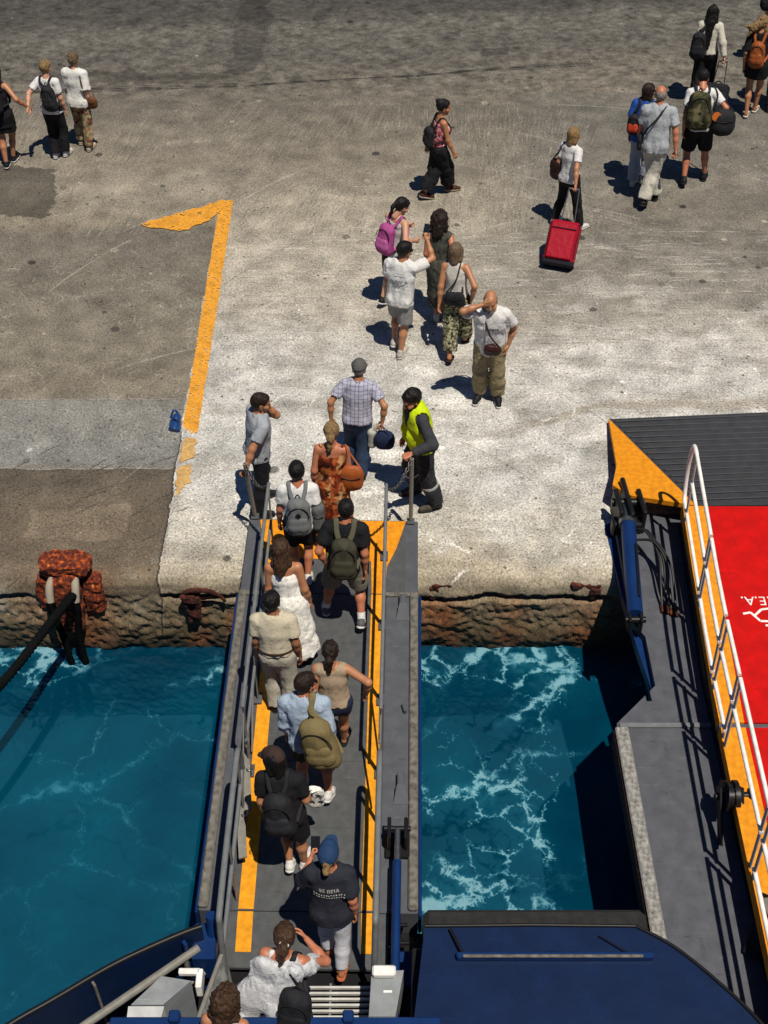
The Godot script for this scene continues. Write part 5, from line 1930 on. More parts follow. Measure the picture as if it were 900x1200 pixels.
func upper(G: Dictionary, t: Dictionary, bd: float):
	var k: float = G.k
	var tp: Callable = G.tp
	var X: Vector3 = G.X
	var U: Vector3 = G.U
	var Z: Vector3 = G.Z
	var kind: String = t.kind
	var e: float = t.get("loose", 0.016)
	var hem: float = t.get("hem", 0.85)
	var B := torso(G, e, 0.8, 1.42, bd)
	# widen the hem, and cut it level
	B.append(bone(tp.call(0, hem - 0.05, 0.0), tp.call(0, 1.10, 0.0), ((0.178 if G.fem else 0.168) * bd + e * 1.25) * k, ((0.135 if G.fem else 0.152) * bd + e) * k, Z, 0.74))
	var hc: Vector3 = tp.call(0, hem, 0)
	var top_cut := 9.0
	if kind in ["tank", "strap"] and not t.get("whole", false):
		top_cut = t.get("cut", 1.36)
	for b in B:
		if top_cut < 5 and b[0].y > hc.y + 0.25 and b[1].distance_to(b[0]) < 0.6:
			b[6] = U
			b[7] = U.dot(tp.call(0, top_cut, 0))
		else:
			b[6] = -U
			b[7] = -U.dot(hc)
	if kind in ["tank", "strap"] and not t.get("whole", false):
		var w: float = t.get("strap", 0.03)
		for m in [-1, 1]:
			var sx: float = t.get("strap_x", 0.085)
			B.append(bone(tp.call(m * sx, minf(top_cut - 0.03, 1.36), 0.082), tp.call(m * sx, 1.425, 0.02), w * k, w * k, Z, 0.8))
			B.append(bone(tp.call(m * sx, 1.425, 0.02), tp.call(m * sx, top_cut - 0.05, -0.09), w * k, w * k, Z, 0.8))
	var sleeve: float = t.get("sleeve", {"tee": 0.66, "polo": 0.66, "loose": 0.95, "long": 2.0}.get(kind, 0.0))
	if sleeve > 0:
		for a in G.arms:
			var n: Vector3 = (a[1] - a[0]).normalized()
			var r0 := (0.052 * bd + e * 0.75) * k
			if sleeve <= 1.0:
				var p: Vector3 = a[0].lerp(a[1], sleeve)
				B.append(bone(a[0], p + n * 0.03, r0, (0.050 * bd + e * 1.15) * k, Vector3.ZERO, 1.0, n, n.dot(p)))
			else:
				B.append(bone(a[0], a[1], r0, (0.044 * bd + e) * k))
				var f := clampf(sleeve - 1.0, 0.0, 0.96)
				var n2: Vector3 = (a[2] - a[1]).normalized()
				var p2: Vector3 = a[1].lerp(a[2], f)
				B.append(bone(a[1], p2 + n2 * 0.02, (0.044 * bd + e) * k, (0.034 + e) * k, Vector3.ZERO, 1.0, n2, n2.dot(p2)))
	var neck: float = t.get("neck", 0.068)
	var subs := []
	if not kind in ["tank", "strap"] or t.get("whole", false):
		subs.append(bone(tp.call(0, 1.435, 0.004), tp.call(0, 1.6, -0.02), neck * k, (neck + 0.03) * k))
	var cm := cloth(t.name, t.get("c", Color.WHITE), t.get("map", ""), t.get("scale", 3.0))
	var nt := net(B, 0.0165, 0.026, t.get("folds", 0.016) * 0.62, fold, subs)
	G.top_net = nt
	var called: String = {"tee": "t_shirt", "polo": "polo_shirt", "loose": "blouse", "long": "shirt", "tank": "tank_top", "strap": "bodice"}[kind]
	obj(t.get("called", called), nt.mesh(), cm, G.root)
	if kind == "polo" or t.get("collar", false):
		var st := ST()
		var pts := []
		for i in 15:
			var a := lerpf(-PI * 0.42, PI * 1.42, i / 14.0)
			pts.append(tp.call(cos(a) * 0.072, 1.452 - 0.02 * sin(a) * -1.0 - (0.025 if sin(a) < -0.3 else 0.0), sin(a) * 0.066 + 0.005))
		tube(st, pts, 0.011 * k, 7, [], 0.8)
		obj("collar", st, cm, G.root)
	if t.has("lower"):      # skirt of a dress, hanging from the waist
		var l: Array = t.lower
		var c: Vector3 = (G.legs[0][1] + G.legs[1][1]) / 2
		if l[0] < 0.45:
			c = c.lerp((G.legs[0][2] + G.legs[1][2]) / 2, 1.0)
		var p0: Vector3 = tp.call(0, 1.02, 0)
		var y_h: float = l[0] * k
		var p1 := p0.lerp(c, (p0.y - y_h + 0.04) / maxf(p0.y - c.y, 0.1))
		var S := [bone(p0, tp.call(0, 0.90, 0.01), (0.13 * bd + e) * k, (0.178 * bd + e) * k, Z, 0.75, Vector3.DOWN, -y_h), bone(tp.call(0, 0.90, 0.01), p1, (0.178 * bd + e) * k, l[1] * k, Z, 0.82, Vector3.DOWN, -y_h)]
		for lg in G.legs:
			S.append(bone(lg[0], lg[1], 0.105 * k, 0.09 * k, Vector3.ZERO, 1.0, Vector3.DOWN, -y_h))
		obj(t.get("lower_called", "skirt"), net(S, 0.0165, 0.03, 0.016, fold).mesh(), cm, G.root)

func bottom(G: Dictionary, t: Dictionary, bd: float):
	var k: float = G.k
	var tp: Callable = G.tp
	var U: Vector3 = G.U
	var e: float = t.get("loose", 0.014)
	var kind: String = t.kind
	var waist: Vector3 = tp.call(0, t.get("waist", 1.03), 0)
	var B := torso(G, minf(e * 0.8, 0.007), 0.5, 1.1, bd)
	var C := []
	for b in B:
		if b[0].y < waist.y + 0.06:
			b[6] = U
			b[7] = U.dot(waist)
			C.append(b)
	var cm := cloth(t.name, t.get("c", Color.WHITE if t.has("map") else Color.BLACK), t.get("map", ""), t.get("scale", 3.0))
	if kind == "skirt":
		var y_h: float = t.get("to", 0.55) * k
		var c: Vector3 = (G.legs[0][1] + G.legs[1][1]) / 2
		C.append(bone(tp.call(0, 0.92, 0), c.lerp(tp.call(0, 0.92, 0), -0.2), (0.175 * bd + e) * k, t.get("flare", 0.2) * k, G.Z, 0.8, Vector3.DOWN, -y_h))
	else:
		for l in G.legs:
			C.append(bone(tp.call(0, 0.93, 0).lerp(l[0], 0.8), l[0], (0.092 * bd + minf(e, 0.01)) * k, (0.092 * bd + e * 0.8) * k))
			if kind == "shorts":
				var n: Vector3 = (l[1] - l[0]).normalized()
				var p: Vector3 = l[0].lerp(l[1], t.get("to", 0.85))
				C.append(bone(l[0], p + n * 0.05, (0.096 * bd + e) * k, t.get("cuff", 0.088) * bd * k, Vector3.ZERO, 1.0, n, n.dot(p)))
			else:
				var w: float = t.get("cuff", 0.066)
				C.append(bone(l[0], l[1], (0.092 * bd + e) * k, maxf(0.062 + e, w) * k))
				var n: Vector3 = (l[2] - l[1]).normalized()
				var p: Vector3 = l[1].lerp(l[2], t.get("to", 0.97))
				C.append(bone(l[1], l[1].lerp(l[2], 0.4), maxf(0.06 + e, w) * k, maxf(0.058 + e, w) * k))
				C.append(bone(l[1].lerp(l[2], 0.4), p + n * 0.04, maxf(0.058 + e, w) * k, w * k, Vector3.ZERO, 1.0, n, n.dot(p)))
	obj(t.get("called", {"trousers": "trousers", "shorts": "shorts", "skirt": "skirt", "leggings": "leggings"}[kind]), net(C, 0.0165, 0.024, t.get("folds", 0.014) * 0.62, fold).mesh(), cm, G.root)
	if t.has("belt"):
		var st := ST()
		var pts := []
		for i in 25:
			var a := V2 * i / 24
			pts.append(tp.call(cos(a) * ((0.142 if G.fem else 0.156) * bd + e + 0.014), 1.02, sin(a) * (0.112 * bd + e + 0.016)))
		tube(st, pts, 0.015 * k, 6, [], 0.4)
		obj("belt", st, cloth("belt_" + t.belt[0], t.belt[1]), G.root)

func hair(G: Dictionary, h: Dictionary):
	var k: float = G.k
	var X: Transform3D = G.head
	var hb := X.basis.orthonormalized()
	var kind: String = h.kind
	var cn := hb * Vector3(0, -0.72, -0.69)
	var cd := cn.dot(X * Vector3(0, 0.075, -0.080))
	var e: float = h.get("thick", 0.012)
	var B := []
	var hl := func(a: Vector3, b: Vector3, ra: float, rb: float, fa := Vector3.ZERO, fl := 1.0, cut := false): B.append(bone(X * a, X * b, ra * k, rb * k, hb * fa, fl, cn if cut else Vector3.ZERO, cd))
	if kind != "bald":
		hl.call(Vector3(0, 0.037, 0.022), Vector3(0, 0.032, -0.012), 0.096 + e, 0.09 + e, Vector3.RIGHT, 0.83, true)
	else:
		B.append(bone(X * Vector3(0, 0.02, 0.022), X * Vector3(0, 0.0, 0.01), 0.101 * k, 0.095 * k, hb.x, 0.81, cn, cn.dot(X * Vector3(0, 0.04, -0.03))))
	var amp := 0.006
	match kind:
		"bob":
			for m in [-1, 1]:
				hl.call(Vector3(m * 0.070, 0.04, 0.0), Vector3(m * 0.072, -0.10, 0.03), 0.040, 0.034)
			hl.call(Vector3(0, 0.0, 0.065), Vector3(0, -0.125, 0.065), 0.075, 0.055, Vector3.BACK, 0.7)
		"curly":
			hl.call(Vector3(0, 0.05, 0.03), Vector3(0, 0.065, -0.03), 0.122, 0.10)
			for m in [-1, 1]:
				hl.call(Vector3(m * 0.060, 0.06, 0.01), Vector3(m * 0.085, -0.09, 0.04), 0.055, 0.05)
			hl.call(Vector3(0, 0.03, 0.07), Vector3(0, -0.15, 0.09), 0.085, 0.075)
			amp = 0.022
		"long":
			for m in [-1, 1]:
				hl.call(Vector3(m * 0.072, 0.03, 0.01), Vector3(m * 0.080, -0.14, 0.05), 0.036, 0.036)
			hl.call(Vector3(0, 0.0, 0.07), Vector3(0, -0.15, 0.10), 0.078, 0.07, Vector3.BACK, 0.6)
			var l: float = h.get("length", 0.30)
			hl.call(Vector3(0, -0.15, 0.10), Vector3(h.get("sway", 0.0), -0.15 - l, 0.125), 0.075, 0.03, Vector3.BACK, 0.5)
			amp = 0.014
		"wind":
			for m in [-1, 1]:
				hl.call(Vector3(m * 0.072, 0.03, 0.01), Vector3(m * 0.080, -0.12, 0.05), 0.036, 0.036)
			hl.call(Vector3(-0.04, 0.0, 0.07), Vector3(-0.16, -0.06, 0.13), 0.078, 0.05)
			hl.call(Vector3(-0.16, -0.06, 0.13), Vector3(-0.28, -0.04, 0.16), 0.045, 0.012)
			hl.call(Vector3(-0.1, -0.06, 0.11), Vector3(-0.2, -0.2, 0.14), 0.06, 0.015)
			amp = 0.02
		"pony":
			hl.call(Vector3(0, 0.03, 0.11), Vector3(0, -0.04, 0.145), 0.032, 0.03)
			hl.call(Vector3(0, -0.04, 0.145), Vector3(h.get("sway", 0.0), -0.04 - h.get("length", 0.16), 0.13), 0.033, 0.012)
			amp = 0.009
		"bun":
			hl.call(Vector3(0, h.get("up", 0.09), 0.10), Vector3(0, h.get("up", 0.09) + 0.01, 0.115), 0.042, 0.038)
			amp = 0.009
		"tied":     # a low bun with a tail falling from it
			hl.call(Vector3(0, -0.0, 0.11), Vector3(0, -0.03, 0.13), 0.042, 0.04)
			hl.call(Vector3(0, -0.03, 0.12), Vector3(-0.01, -0.17, 0.12), 0.04, 0.022)
			amp = 0.012
		"mop":
			hl.call(Vector3(0, 0.07, -0.03), Vector3(0, 0.07, 0.03), 0.075, 0.08)
			amp = 0.014
	obj("hair", net(B, 0.011 if amp < 0.013 else 0.0125, 0.02, amp, frizz).mesh(), M[h.m], G.root)
	if h.has("scrunchie"):
		var st := ST()
		var pts := []
		for i in 13:
			var a := V2 * i / 12
			pts.append(X * Vector3(0.035 * cos(a), 0.02 + 0.032 * sin(a), 0.112))
		tube(st, pts, 0.013 * k, 7)
		obj("hair_tie", st, M.white_paint, G.root)

func hat(G: Dictionary, h: Dictionary):
	var k: float = G.k
	var X: Transform3D = G.head
	X.basis = X.basis * Basis(Vector3.UP, -deg_to_rad(h.get("turn", 0.0)))
	var hb := X.basis.orthonormalized()
	var cut := -hb.y
	var cd := cut.dot(X * Vector3(0, 0.032, 0))
	var cm := cloth(h.name, h.c)
	var B := [bone(X * Vector3(0, 0.045, 0.022), X * Vector3(0, 0.045, -0.014), 0.112 * k, 0.107 * k, hb.x, 0.84, cut, cd)]
	if h.get("flat", false):
		B.append(bone(X * Vector3(0, 0.075, -0.01), X * Vector3(0, 0.062, -0.085), 0.105 * k, 0.07 * k, hb.y, 0.45))
	var o := obj("cap", net(B, 0.010, 0.015, 0.004, fold).mesh(), cm, G.root)
	var br := [bone(X * Vector3(0, 0.046, -0.07), X * Vector3(0, 0.034, -0.15), 0.082 * k, 0.062 * k, hb.y, 0.14)]
	obj("peak", net(br, 0.007, 0.01).mesh(), cm, o)

# ---- things people carry: top-level, built in the frame of the one who carries them
func carried(G: Dictionary, called: String, label: String, category: String, at: Vector3) -> Node3D:
	var n := thing(called, label, category)
	n.transform = G.root.transform * Transform3D(Basis(), at)
	return n

func moved(B: Array, d: Vector3) -> Array:
	for b in B:
		b[0] -= d
		b[1] -= d
		b[7] -= b[6].dot(d)
	return B

func backpack(G: Dictionary, label: String, t: Dictionary):
	var k: float = G.k
	var tp: Callable = G.tp
	var Z: Vector3 = G.Z
	var X: Vector3 = G.X
	var U: Vector3 = G.U
	var w: float = t.get("w", 0.15)
	var h: float = t.get("h", 0.44)
	var d: float = t.get("d", 0.16)
	var y1: float = t.get("top", 1.37)
	var off: float = t.get("off", 0.0)
	var tilt: float = t.get("tilt", 0.0)
	var zc: float = 0.125 + d / 2 + t.get("back", 0.0)
	var at: Vector3 = tp.call(off - tilt, y1 - h, zc)
	var n := carried(G, "backpack", label, "backpack", at)
	var cm := cloth(t.name, t.c, t.get("map", ""), t.get("scale", 3.0), t.get("rough", 0.75))
	var pm := cloth(t.get("pname", t.name), t.get("pc", t.c), t.get("pmap", t.get("map", "")), 3.0, t.get("rough", 0.75))
	var fl := d / (2 * w)
	var q := func(x: float, y: float, z: float) -> Vector3: return tp.call(off + x - tilt * (y1 - y) / h, y, zc + z)
	var r := w * 0.62
	var B := []
	for m in [-1, 1]:
		B.append(bone(q.call(m * (w - r), y1 - h + r * 0.8, 0), q.call(m * (w - r) * 0.8, y1 - r, -0.01), r * k, r * 0.92 * k, Z, minf(fl * w / r, 1.0)))
	B.append(bone(q.call(0, y1 - h + r * 0.8, 0.01), q.call(0, y1 - r * 0.8, 0), r * 1.05 * k, r * k, Z, minf(fl * w / r, 1.0)))
	obj("main_bag", net(moved(B, at), 0.012, 0.03, 0.014, soft).mesh(), cm, n)
	var pr := w * 0.5
	B = [bone(q.call(-w * 0.3, y1 - h * 0.72, d * 0.42), q.call(w * 0.3, y1 - h * 0.72, d * 0.42), pr * k, pr * k, Z, 0.5), bone(q.call(-w * 0.25, y1 - h * 0.55, d * 0.40), q.call(w * 0.25, y1 - h * 0.55, d * 0.40), pr * 0.9 * k, pr * 0.9 * k, Z, 0.5)]
	obj("front_pocket", net(moved(B, at), 0.012, 0.02, 0.008, soft).mesh(), pm, n)
	# zip lines and carry loop
	var st := ST()
	var dk := cloth("webbing_black", Color(0.015, 0.015, 0.016))
	var pts := []
	for i in 13:
		var a := lerpf(-0.1, PI + 0.1, i / 12.0)
		pts.append(q.call(cos(a) * w * 0.80, y1 - h * 0.42 + sin(a) * h * 0.30, d * 0.5 - 0.012 * absf(cos(a))) - at)
	tube(st, pts, 0.006 * k, 5)
	obj("zip", st, dk, n)
	st = ST()
	tube(st, curve([q.call(-0.03, y1 + 0.005, -0.03) - at, q.call(0, y1 + 0.06, -0.02) - at, q.call(0.03, y1 + 0.005, -0.03) - at], 5), 0.008 * k, 6)
	obj("carry_loop", st, dk, n)
	var sm := cloth(t.get("sname", t.name), t.get("sc", t.c))
	var e: float = t.get("over", 0.042)
	for m in ([-1, 1] if not t.has("one") else [t.one]):
		st = ST()
		var sx: float = 0.095 * m
		var lift := 0.006
		var ty := 1.56
		var nt: Net = G.top_net
		while ty > 1.38 and minf(nt.at(tp.call(sx, ty, 0.01)), nt.at(tp.call(sx, ty, -0.02))) > 0.0:
			ty -= 0.005
		ty = maxf(ty, 1.435) + lift
		var out := Z * lift * k
		var ctrl := [q.call(m * 0.05, y1 - 0.05, -d * 0.30) - at, on_shirt(G, sx * 0.85, 1.385, false) + out + U * 0.01 - at, tp.call(sx, ty - 0.008, 0.055) - at, tp.call(sx, ty, 0.0) - at, on_shirt(G, sx * 1.05, 1.38, true) - out - at, on_shirt(G, sx * 1.2, 1.25, true) - out - at, tp.call(sx * 1.85, 1.12, -0.02) - at, q.call(m * w * 0.85, y1 - h + 0.08, -d * 0.3) - at]
		tube(st, curve(ctrl, 5), 0.0085 * k, 8, [], t.get("strap_w", 2.7), X)
		obj("strap", st, sm, n)
	return n

func sling_bag(G: Dictionary, called: String, label: String, c: Vector3, size: Vector3, m: Material, from: Vector3, via: Array, category := "bag") -> Node3D:   # a soft bag at c (body frame) on a strap through points of the body frame
	var tp: Callable = G.tp
	var k: float = G.k
	var at: Vector3 = tp.call(c.x, c.y - size.y / 2, c.z)
	var n := carried(G, called, label, category, at)
	var r := minf(size.x, size.y) * 0.42
	var B := []
	for s in [[-1, -1], [1, -1], [1, 1], [-1, 1]]:
		B.append([s[0] * (size.x / 2 - r), s[1] * (size.y / 2 - r)])
	var bs := []
	for i in 4:
		var a: Array = B[i]
		var b: Array = B[(i + 1) % 4]
		bs.append(bone(tp.call(c.x + a[0], c.y + a[1], c.z), tp.call(c.x + b[0], c.y + b[1], c.z), r * k, r * k, G.Z, minf(1.0, size.z / (2 * r))))
	obj("pouch", net(moved(bs, at), 0.011, 0.03, 0.012, soft).mesh(), m, n)
	var pts := [tp.call(c.x - size.x * 0.4, c.y + size.y * 0.4, c.z) - at]
	for v in via:
		pts.append(tp.call(v.x, v.y, v.z) - at)
	pts.append(tp.call(c.x + size.x * 0.4, c.y + size.y * 0.4, c.z) - at)
	var st := ST()
	tube(st, curve(pts, 5), 0.007 * k, 7, [], 1.6, G.X)
	obj("strap", st, m, n)
	st = ST()
	tube(st, curve([tp.call(c.x - size.x * 0.4, c.y + size.y * 0.12, c.z + from.z) - at, tp.call(c.x, c.y + size.y * 0.05, c.z + from.z * 1.15) - at, tp.call(c.x + size.x * 0.4, c.y + size.y * 0.12, c.z + from.z) - at], 4), 0.005, 5)
	obj("zip", st, M.black_steel, n)
	return n

func print_text(G: Dictionary, text: String, y: float, size: float, front: bool, m: Material, x0 := 0.0, called := "print"):   # lettering that follows the shirt
	var tm := TextMesh.new()
	tm.text = text
	tm.font = SystemFont.new()
	tm.font.font_names = PackedStringArray(["Droid Sans"])
	tm.font.font_weight = 700
	tm.font_size = 64
	tm.pixel_size = size / 64.0
	tm.depth = 0.002
	var nt: Net = G.top_net
	var tp: Callable = G.tp
	var a := tm.get_mesh_arrays()
	var v: PackedVector3Array = a[Mesh.ARRAY_VERTEX]
	for i in v.size():
		var p := v[i]
		v[i] = on_shirt(G, x0 + (p.x if not front else -p.x), y + p.y, front)
	var st := ST()
	var idx: PackedInt32Array = a[Mesh.ARRAY_INDEX] if a[Mesh.ARRAY_INDEX] != null else PackedInt32Array(range(v.size()))
	for i in range(0, idx.size(), 3):
		if v[idx[i]].distance_to(v[idx[i + 1]]) < 0.2 and v[idx[i]].distance_to(v[idx[i + 2]]) < 0.2:
			face(st, [v[idx[i]], v[idx[i + 1]], v[idx[i + 2]]], G.Z * (-1.0 if front else 1.0))
	obj(called, st, m, G.root)

func on_shirt(G: Dictionary, x: float, y: float, front: bool) -> Vector3:
	var nt: Net = G.top_net
	var tp: Callable = G.tp
	var s := -1.0 if front else 1.0
	var z := 0.34
	for i in 70:
		if nt.at(tp.call(x, y, s * z)) < 0.0:
			break
		z -= 0.004
	return tp.call(x, y, s * (z + 0.006))

func print_patch(G: Dictionary, x: float, y: float, w: float, h: float, front: bool, m: Material, sd: int):   # a soft-edged printed picture
	var st := ST()
	var q := noise(FastNoiseLite.TYPE_SIMPLEX, 22.0, 3, sd)
	var n := 16
	for i in n:
		for j in n:
			var u := (i + 0.5) / n * 2 - 1
			var v := (j + 0.5) / n * 2 - 1
			if q.get_noise_2d(u * w, v * h) * 0.9 + 0.75 - u * u * 0.6 - v * v * 0.8 < 0.35:
				continue
			var ps := []
			for t in [[0, 0], [1, 0], [1, 1], [0, 1]]:
				ps.append(on_shirt(G, x + ((i + t[0]) / float(n) - 0.5) * w, y + ((j + t[1]) / float(n) - 0.5) * h, front))
			face(st, ps, G.Z * (-1.0 if front else 1.0))
	obj("print", st, m, G.root)

func V(x: float, z: float) -> Vector2:
	return Vector2(x, z)

func W(x: float, y: float, z: float) -> Vector3:
	return Vector3(x, y, z)

const WHITE := Color(0.74, 0.74, 0.74)
const INK := Color(0.012, 0.012, 0.015)

func people():
	make_kits()
	var sneaker := {"name": "white", "c": Color(0.68, 0.67, 0.63), "sole_name": "white", "sole": Color(0.72, 0.71, 0.68)}
	var blk := {"name": "black", "c": Color(0.015, 0.015, 0.017), "sole_name": "black", "sole": Color(0.03, 0.03, 0.03)}
	var sandal := {"kind": "sandal", "name": "brown", "c": Color(0.05, 0.022, 0.014)}
	var flip := {"kind": "sandal", "name": "tan", "c": Color(0.42, 0.13, 0.05)}
	var white_tee := {"kind": "tee", "name": "white_cotton", "c": WHITE}
	var black_bottom := {"kind": "trousers", "name": "black_cotton", "c": INK}
	var G: Dictionary
	# ---- at the far left
	G = person({"label": "woman in a short black dress at the far left edge, holding her friend's hand", "H": 1.64, "fem": true, "yaw": 5.0, "fl": V(-5.95, -8.94), "fr": V(-5.87, -9.16), "head": V(-5.93, -9.09), "hr": W(-5.50, 0.95, -9.08), "el_r": W(0.6, -0.6, 0.3),
		"skin": "skin_tan", "shoes": {"name": "black", "c": INK, "sole_name": "white", "sole": WHITE}, "hair": {"kind": "long", "m": "hair_dark"}, "top": {"kind": "tank", "called": "dress", "name": "black_cotton", "c": INK, "hem": 0.70, "loose": 0.012, "lower": [0.60, 0.19]}})
	backpack(G, "black backpack on the woman in the short black dress", {"name": "black_nylon", "c": Color(0.018, 0.018, 0.022), "h": 0.36, "w": 0.13})
	G = person({"label": "woman with short blond hair, white tee and black trousers, hand in hand with her friend", "H": 1.58, "fem": true, "build": 1.12, "yaw": 15.0, "fl": V(-5.23, -9.27), "fr": V(-5.07, -9.33), "head": V(-5.22, -9.33), "hl": W(-5.49, 0.93, -9.08), "el_l": W(-0.9, -0.3, 0.3),
		"skin": "skin_fair", "shoes": sneaker, "hair": {"kind": "mop", "m": "hair_blond"}, "top": white_tee, "bottom": {"kind": "trousers", "name": "black_cotton", "c": INK, "cuff": 0.085}})
	backpack(G, "black backpack with a white badge on the blond woman in the white tee", {"name": "black_nylon", "c": Color(0.018, 0.018, 0.022), "h": 0.42, "w": 0.14, "off": 0.07, "tilt": -0.04})
	G = person({"label": "woman in a loose white shirt and patterned trousers with a brown shoulder bag", "H": 1.60, "fem": true, "build": 1.08, "yaw": 12.0, "fl": V(-4.90, -9.72), "fr": V(-4.72, -9.50), "head": V(-4.82, -9.55),
		"skin": "skin_fair", "shoes": {"name": "beige", "c": Color(0.55, 0.45, 0.32), "sole_name": "beige", "sole": Color(0.5, 0.42, 0.3)}, "hair": {"kind": "mop", "m": "hair_ash"}, "top": {"kind": "loose", "name": "white_linen", "c": Color(0.76, 0.76, 0.74), "loose": 0.034, "folds": 0.018, "hem": 0.83}, "bottom": {"kind": "trousers", "name": "floral_trousers", "map": "floral_tan", "scale": 1.6, "cuff": 0.08, "loose": 0.02}})
	sling_bag(G, "shoulder_bag", "brown leather bag at the hip of the woman in the loose white shirt", W(0.24, 0.88, 0.02), W(0.22, 0.20, 0.10), cloth("brown_leather", Color(0.13, 0.05, 0.02), "", 3.0, 0.45), W(0, 0, 0.05), [W(0.17, 1.2, 0.14), W(0.11, 1.46, 0.04), W(0.15, 1.2, -0.14)])
	# ---- the middle of the quay
	G = person({"label": "woman with a dark bun and red patterned top walking alone in black trousers", "H": 1.61, "fem": true, "yaw": 72.0, "fl": V(0.63, -7.96), "fr": V(1.04, -8.22), "head": V(0.80, -8.12), "rise_l": 0.3, "toe_l": 0.0, "toe_r": 10.0, "look": V(5, 5),
		"skin": "skin_tan", "shoes": {"name": "brown", "c": Color(0.07, 0.025, 0.018), "sole_name": "beige", "sole": Color(0.4, 0.33, 0.25)}, "hair": {"kind": "bun", "m": "hair_black", "up": 0.10}, "top": {"kind": "tank", "name": "red_print", "map": "floral_pink", "scale": 1.8, "cut": 1.34, "strap": 0.03, "hem": 0.95}, "bottom": {"kind": "trousers", "name": "black_cotton", "c": INK, "cuff": 0.115, "loose": 0.03, "to": 0.82, "folds": 0.03}})
	backpack(G, "small black backpack on the woman with the dark bun", {"name": "black_nylon", "c": Color(0.018, 0.018, 0.022), "h": 0.33, "w": 0.125, "d": 0.13, "top": 1.28})
	G = person({"label": "blond woman in a white tee pulling the red suitcase", "H": 1.60, "fem": true, "yaw": 48.0, "fl": V(2.56, -7.30), "fr": V(2.92, -7.10), "head": V(2.64, -7.24), "hr": W(2.72, 0.80, -6.75), "el_r": W(0.3, -0.3, 0.9), "grip_r": "grip",
		"skin": "skin_tan", "shoes": sneaker, "hair": {"kind": "bob", "m": "hair_blond"}, "top": white_tee, "bottom": {"kind": "trousers", "name": "black_cotton", "c": INK, "cuff": 0.075}})
	sling_bag(G, "shoulder_bag", "dark brown bag hanging at the left side of the blond woman with the red suitcase", W(-0.24, 0.98, 0.06), W(0.22, 0.34, 0.14), cloth("dark_leather", Color(0.028, 0.014, 0.014), "", 3.0, 0.45), W(0, 0, 0.07), [W(-0.17, 1.3, 0.12), W(-0.12, 1.46, 0.03), W(-0.16, 1.25, -0.13)])
	suitcase(G, "red wheeled suitcase with a dark base pulled by the blond woman in white", G.root.transform * G.hand1, Vector3(2.46, 0.0, -6.02), 0.44, 0.60, 0.26, cloth("red_fabric", Color(0.38, 0.004, 0.022), "", 3.0, 0.6), cloth("suitcase_black", Color(0.014, 0.014, 0.022)), true)
	# ---- upper right
	G = person({"label": "woman with dark hair in a blue shirt and pale jeans beside the bald man", "H": 1.63, "fem": true, "build": 1.1, "yaw": 25.0, "fl": V(3.86, -8.40), "fr": V(4.06, -8.56), "head": V(3.90, -8.52), "look": V(30, 5), "glasses": true,
		"skin": "skin_tan", "shoes": sneaker, "hair": {"kind": "bob", "m": "hair_dark"}, "top": {"kind": "loose", "name": "blue_cotton", "c": Color(0.02, 0.085, 0.40), "hem": 0.78, "loose": 0.028, "sleeve": 0.8}, "bottom": {"kind": "trousers", "name": "pale_denim", "c": Color(0.34, 0.38, 0.46), "cuff": 0.095}})
	backpack(G, "small red and black backpack on the woman in the blue shirt", {"name": "black_nylon", "c": Color(0.018, 0.018, 0.022), "pname": "red_nylon", "pc": Color(0.55, 0.06, 0.025), "h": 0.32, "w": 0.12, "d": 0.13, "top": 1.26, "off": -0.12})
	G = person({"label": "bald man with a grey fringe of hair in a pale grey shirt and beige trousers", "H": 1.87, "build": 1.08, "yaw": 12.0, "fl": V(4.14, -8.02), "fr": V(3.92, -7.70), "head": V(4.00, -7.98), "hr": W(4.30, 0.90, -7.75), "el_r": W(0.9, -0.2, 0.5), "grip_r": "grip", "rise_r": 0.4,
		"skin": "skin_red", "shoes": blk, "hair": {"kind": "bald", "m": "hair_grey"}, "top": {"kind": "polo", "name": "pale_grey_cotton", "c": Color(0.40, 0.43, 0.46), "hem": 0.82, "loose": 0.024, "folds": 0.026}, "bottom": {"kind": "trousers", "name": "stone_cotton", "c": Color(0.56, 0.54, 0.47), "cuff": 0.095, "loose": 0.02, "folds": 0.026}})
	cross_strap(G, "thin black bag strap across the back of the bald man", false)
	G = person({"label": "man in a white tee and black shorts under a big camouflage rucksack", "H": 1.80, "yaw": 8.0, "fl": V(4.63, -8.36), "fr": V(5.00, -8.60), "head": V(4.74, -8.62), "look": V(0, 30), "hr": W(5.12, 0.98, -8.45), "el_r": W(0.7, -0.5, 0.4), "stoop": 0.1,
		"skin": "skin_red", "shoes": blk, "hair": {"kind": "short", "m": "hair_black"}, "top": white_tee, "bottom": {"kind": "shorts", "name": "black_cotton", "c": INK, "cuff": 0.11, "loose": 0.024, "to": 0.92}})
	backpack(G, "large camouflage rucksack on the man in black shorts", {"name": "camo_cloth", "c": Color(0.9, 0.9, 0.9), "map": "camo", "scale": 2.0, "h": 0.52, "w": 0.19, "d": 0.22, "top": 1.44, "off": -0.04, "sname": "black_nylon", "sc": Color(0.018, 0.018, 0.022)})
	sling_bag(G, "duffel_bag", "black duffel bag with an orange patch hanging from the camouflage rucksack wearer's arm", W(0.32, 0.98, 0.10), W(0.36, 0.40, 0.24), cloth("black_nylon", Color(0.018, 0.018, 0.022)), W(0, 0, 0.12), [W(0.22, 1.36, 0.10), W(0.18, 1.46, 0.0), W(0.3, 1.3, -0.08)])
	patch_on(G, "orange_patch", "round orange patch on the black duffel bag", W(0.22, 1.08, 0.21), 0.07, cloth("orange_cloth", Color(0.62, 0.16, 0.03)))
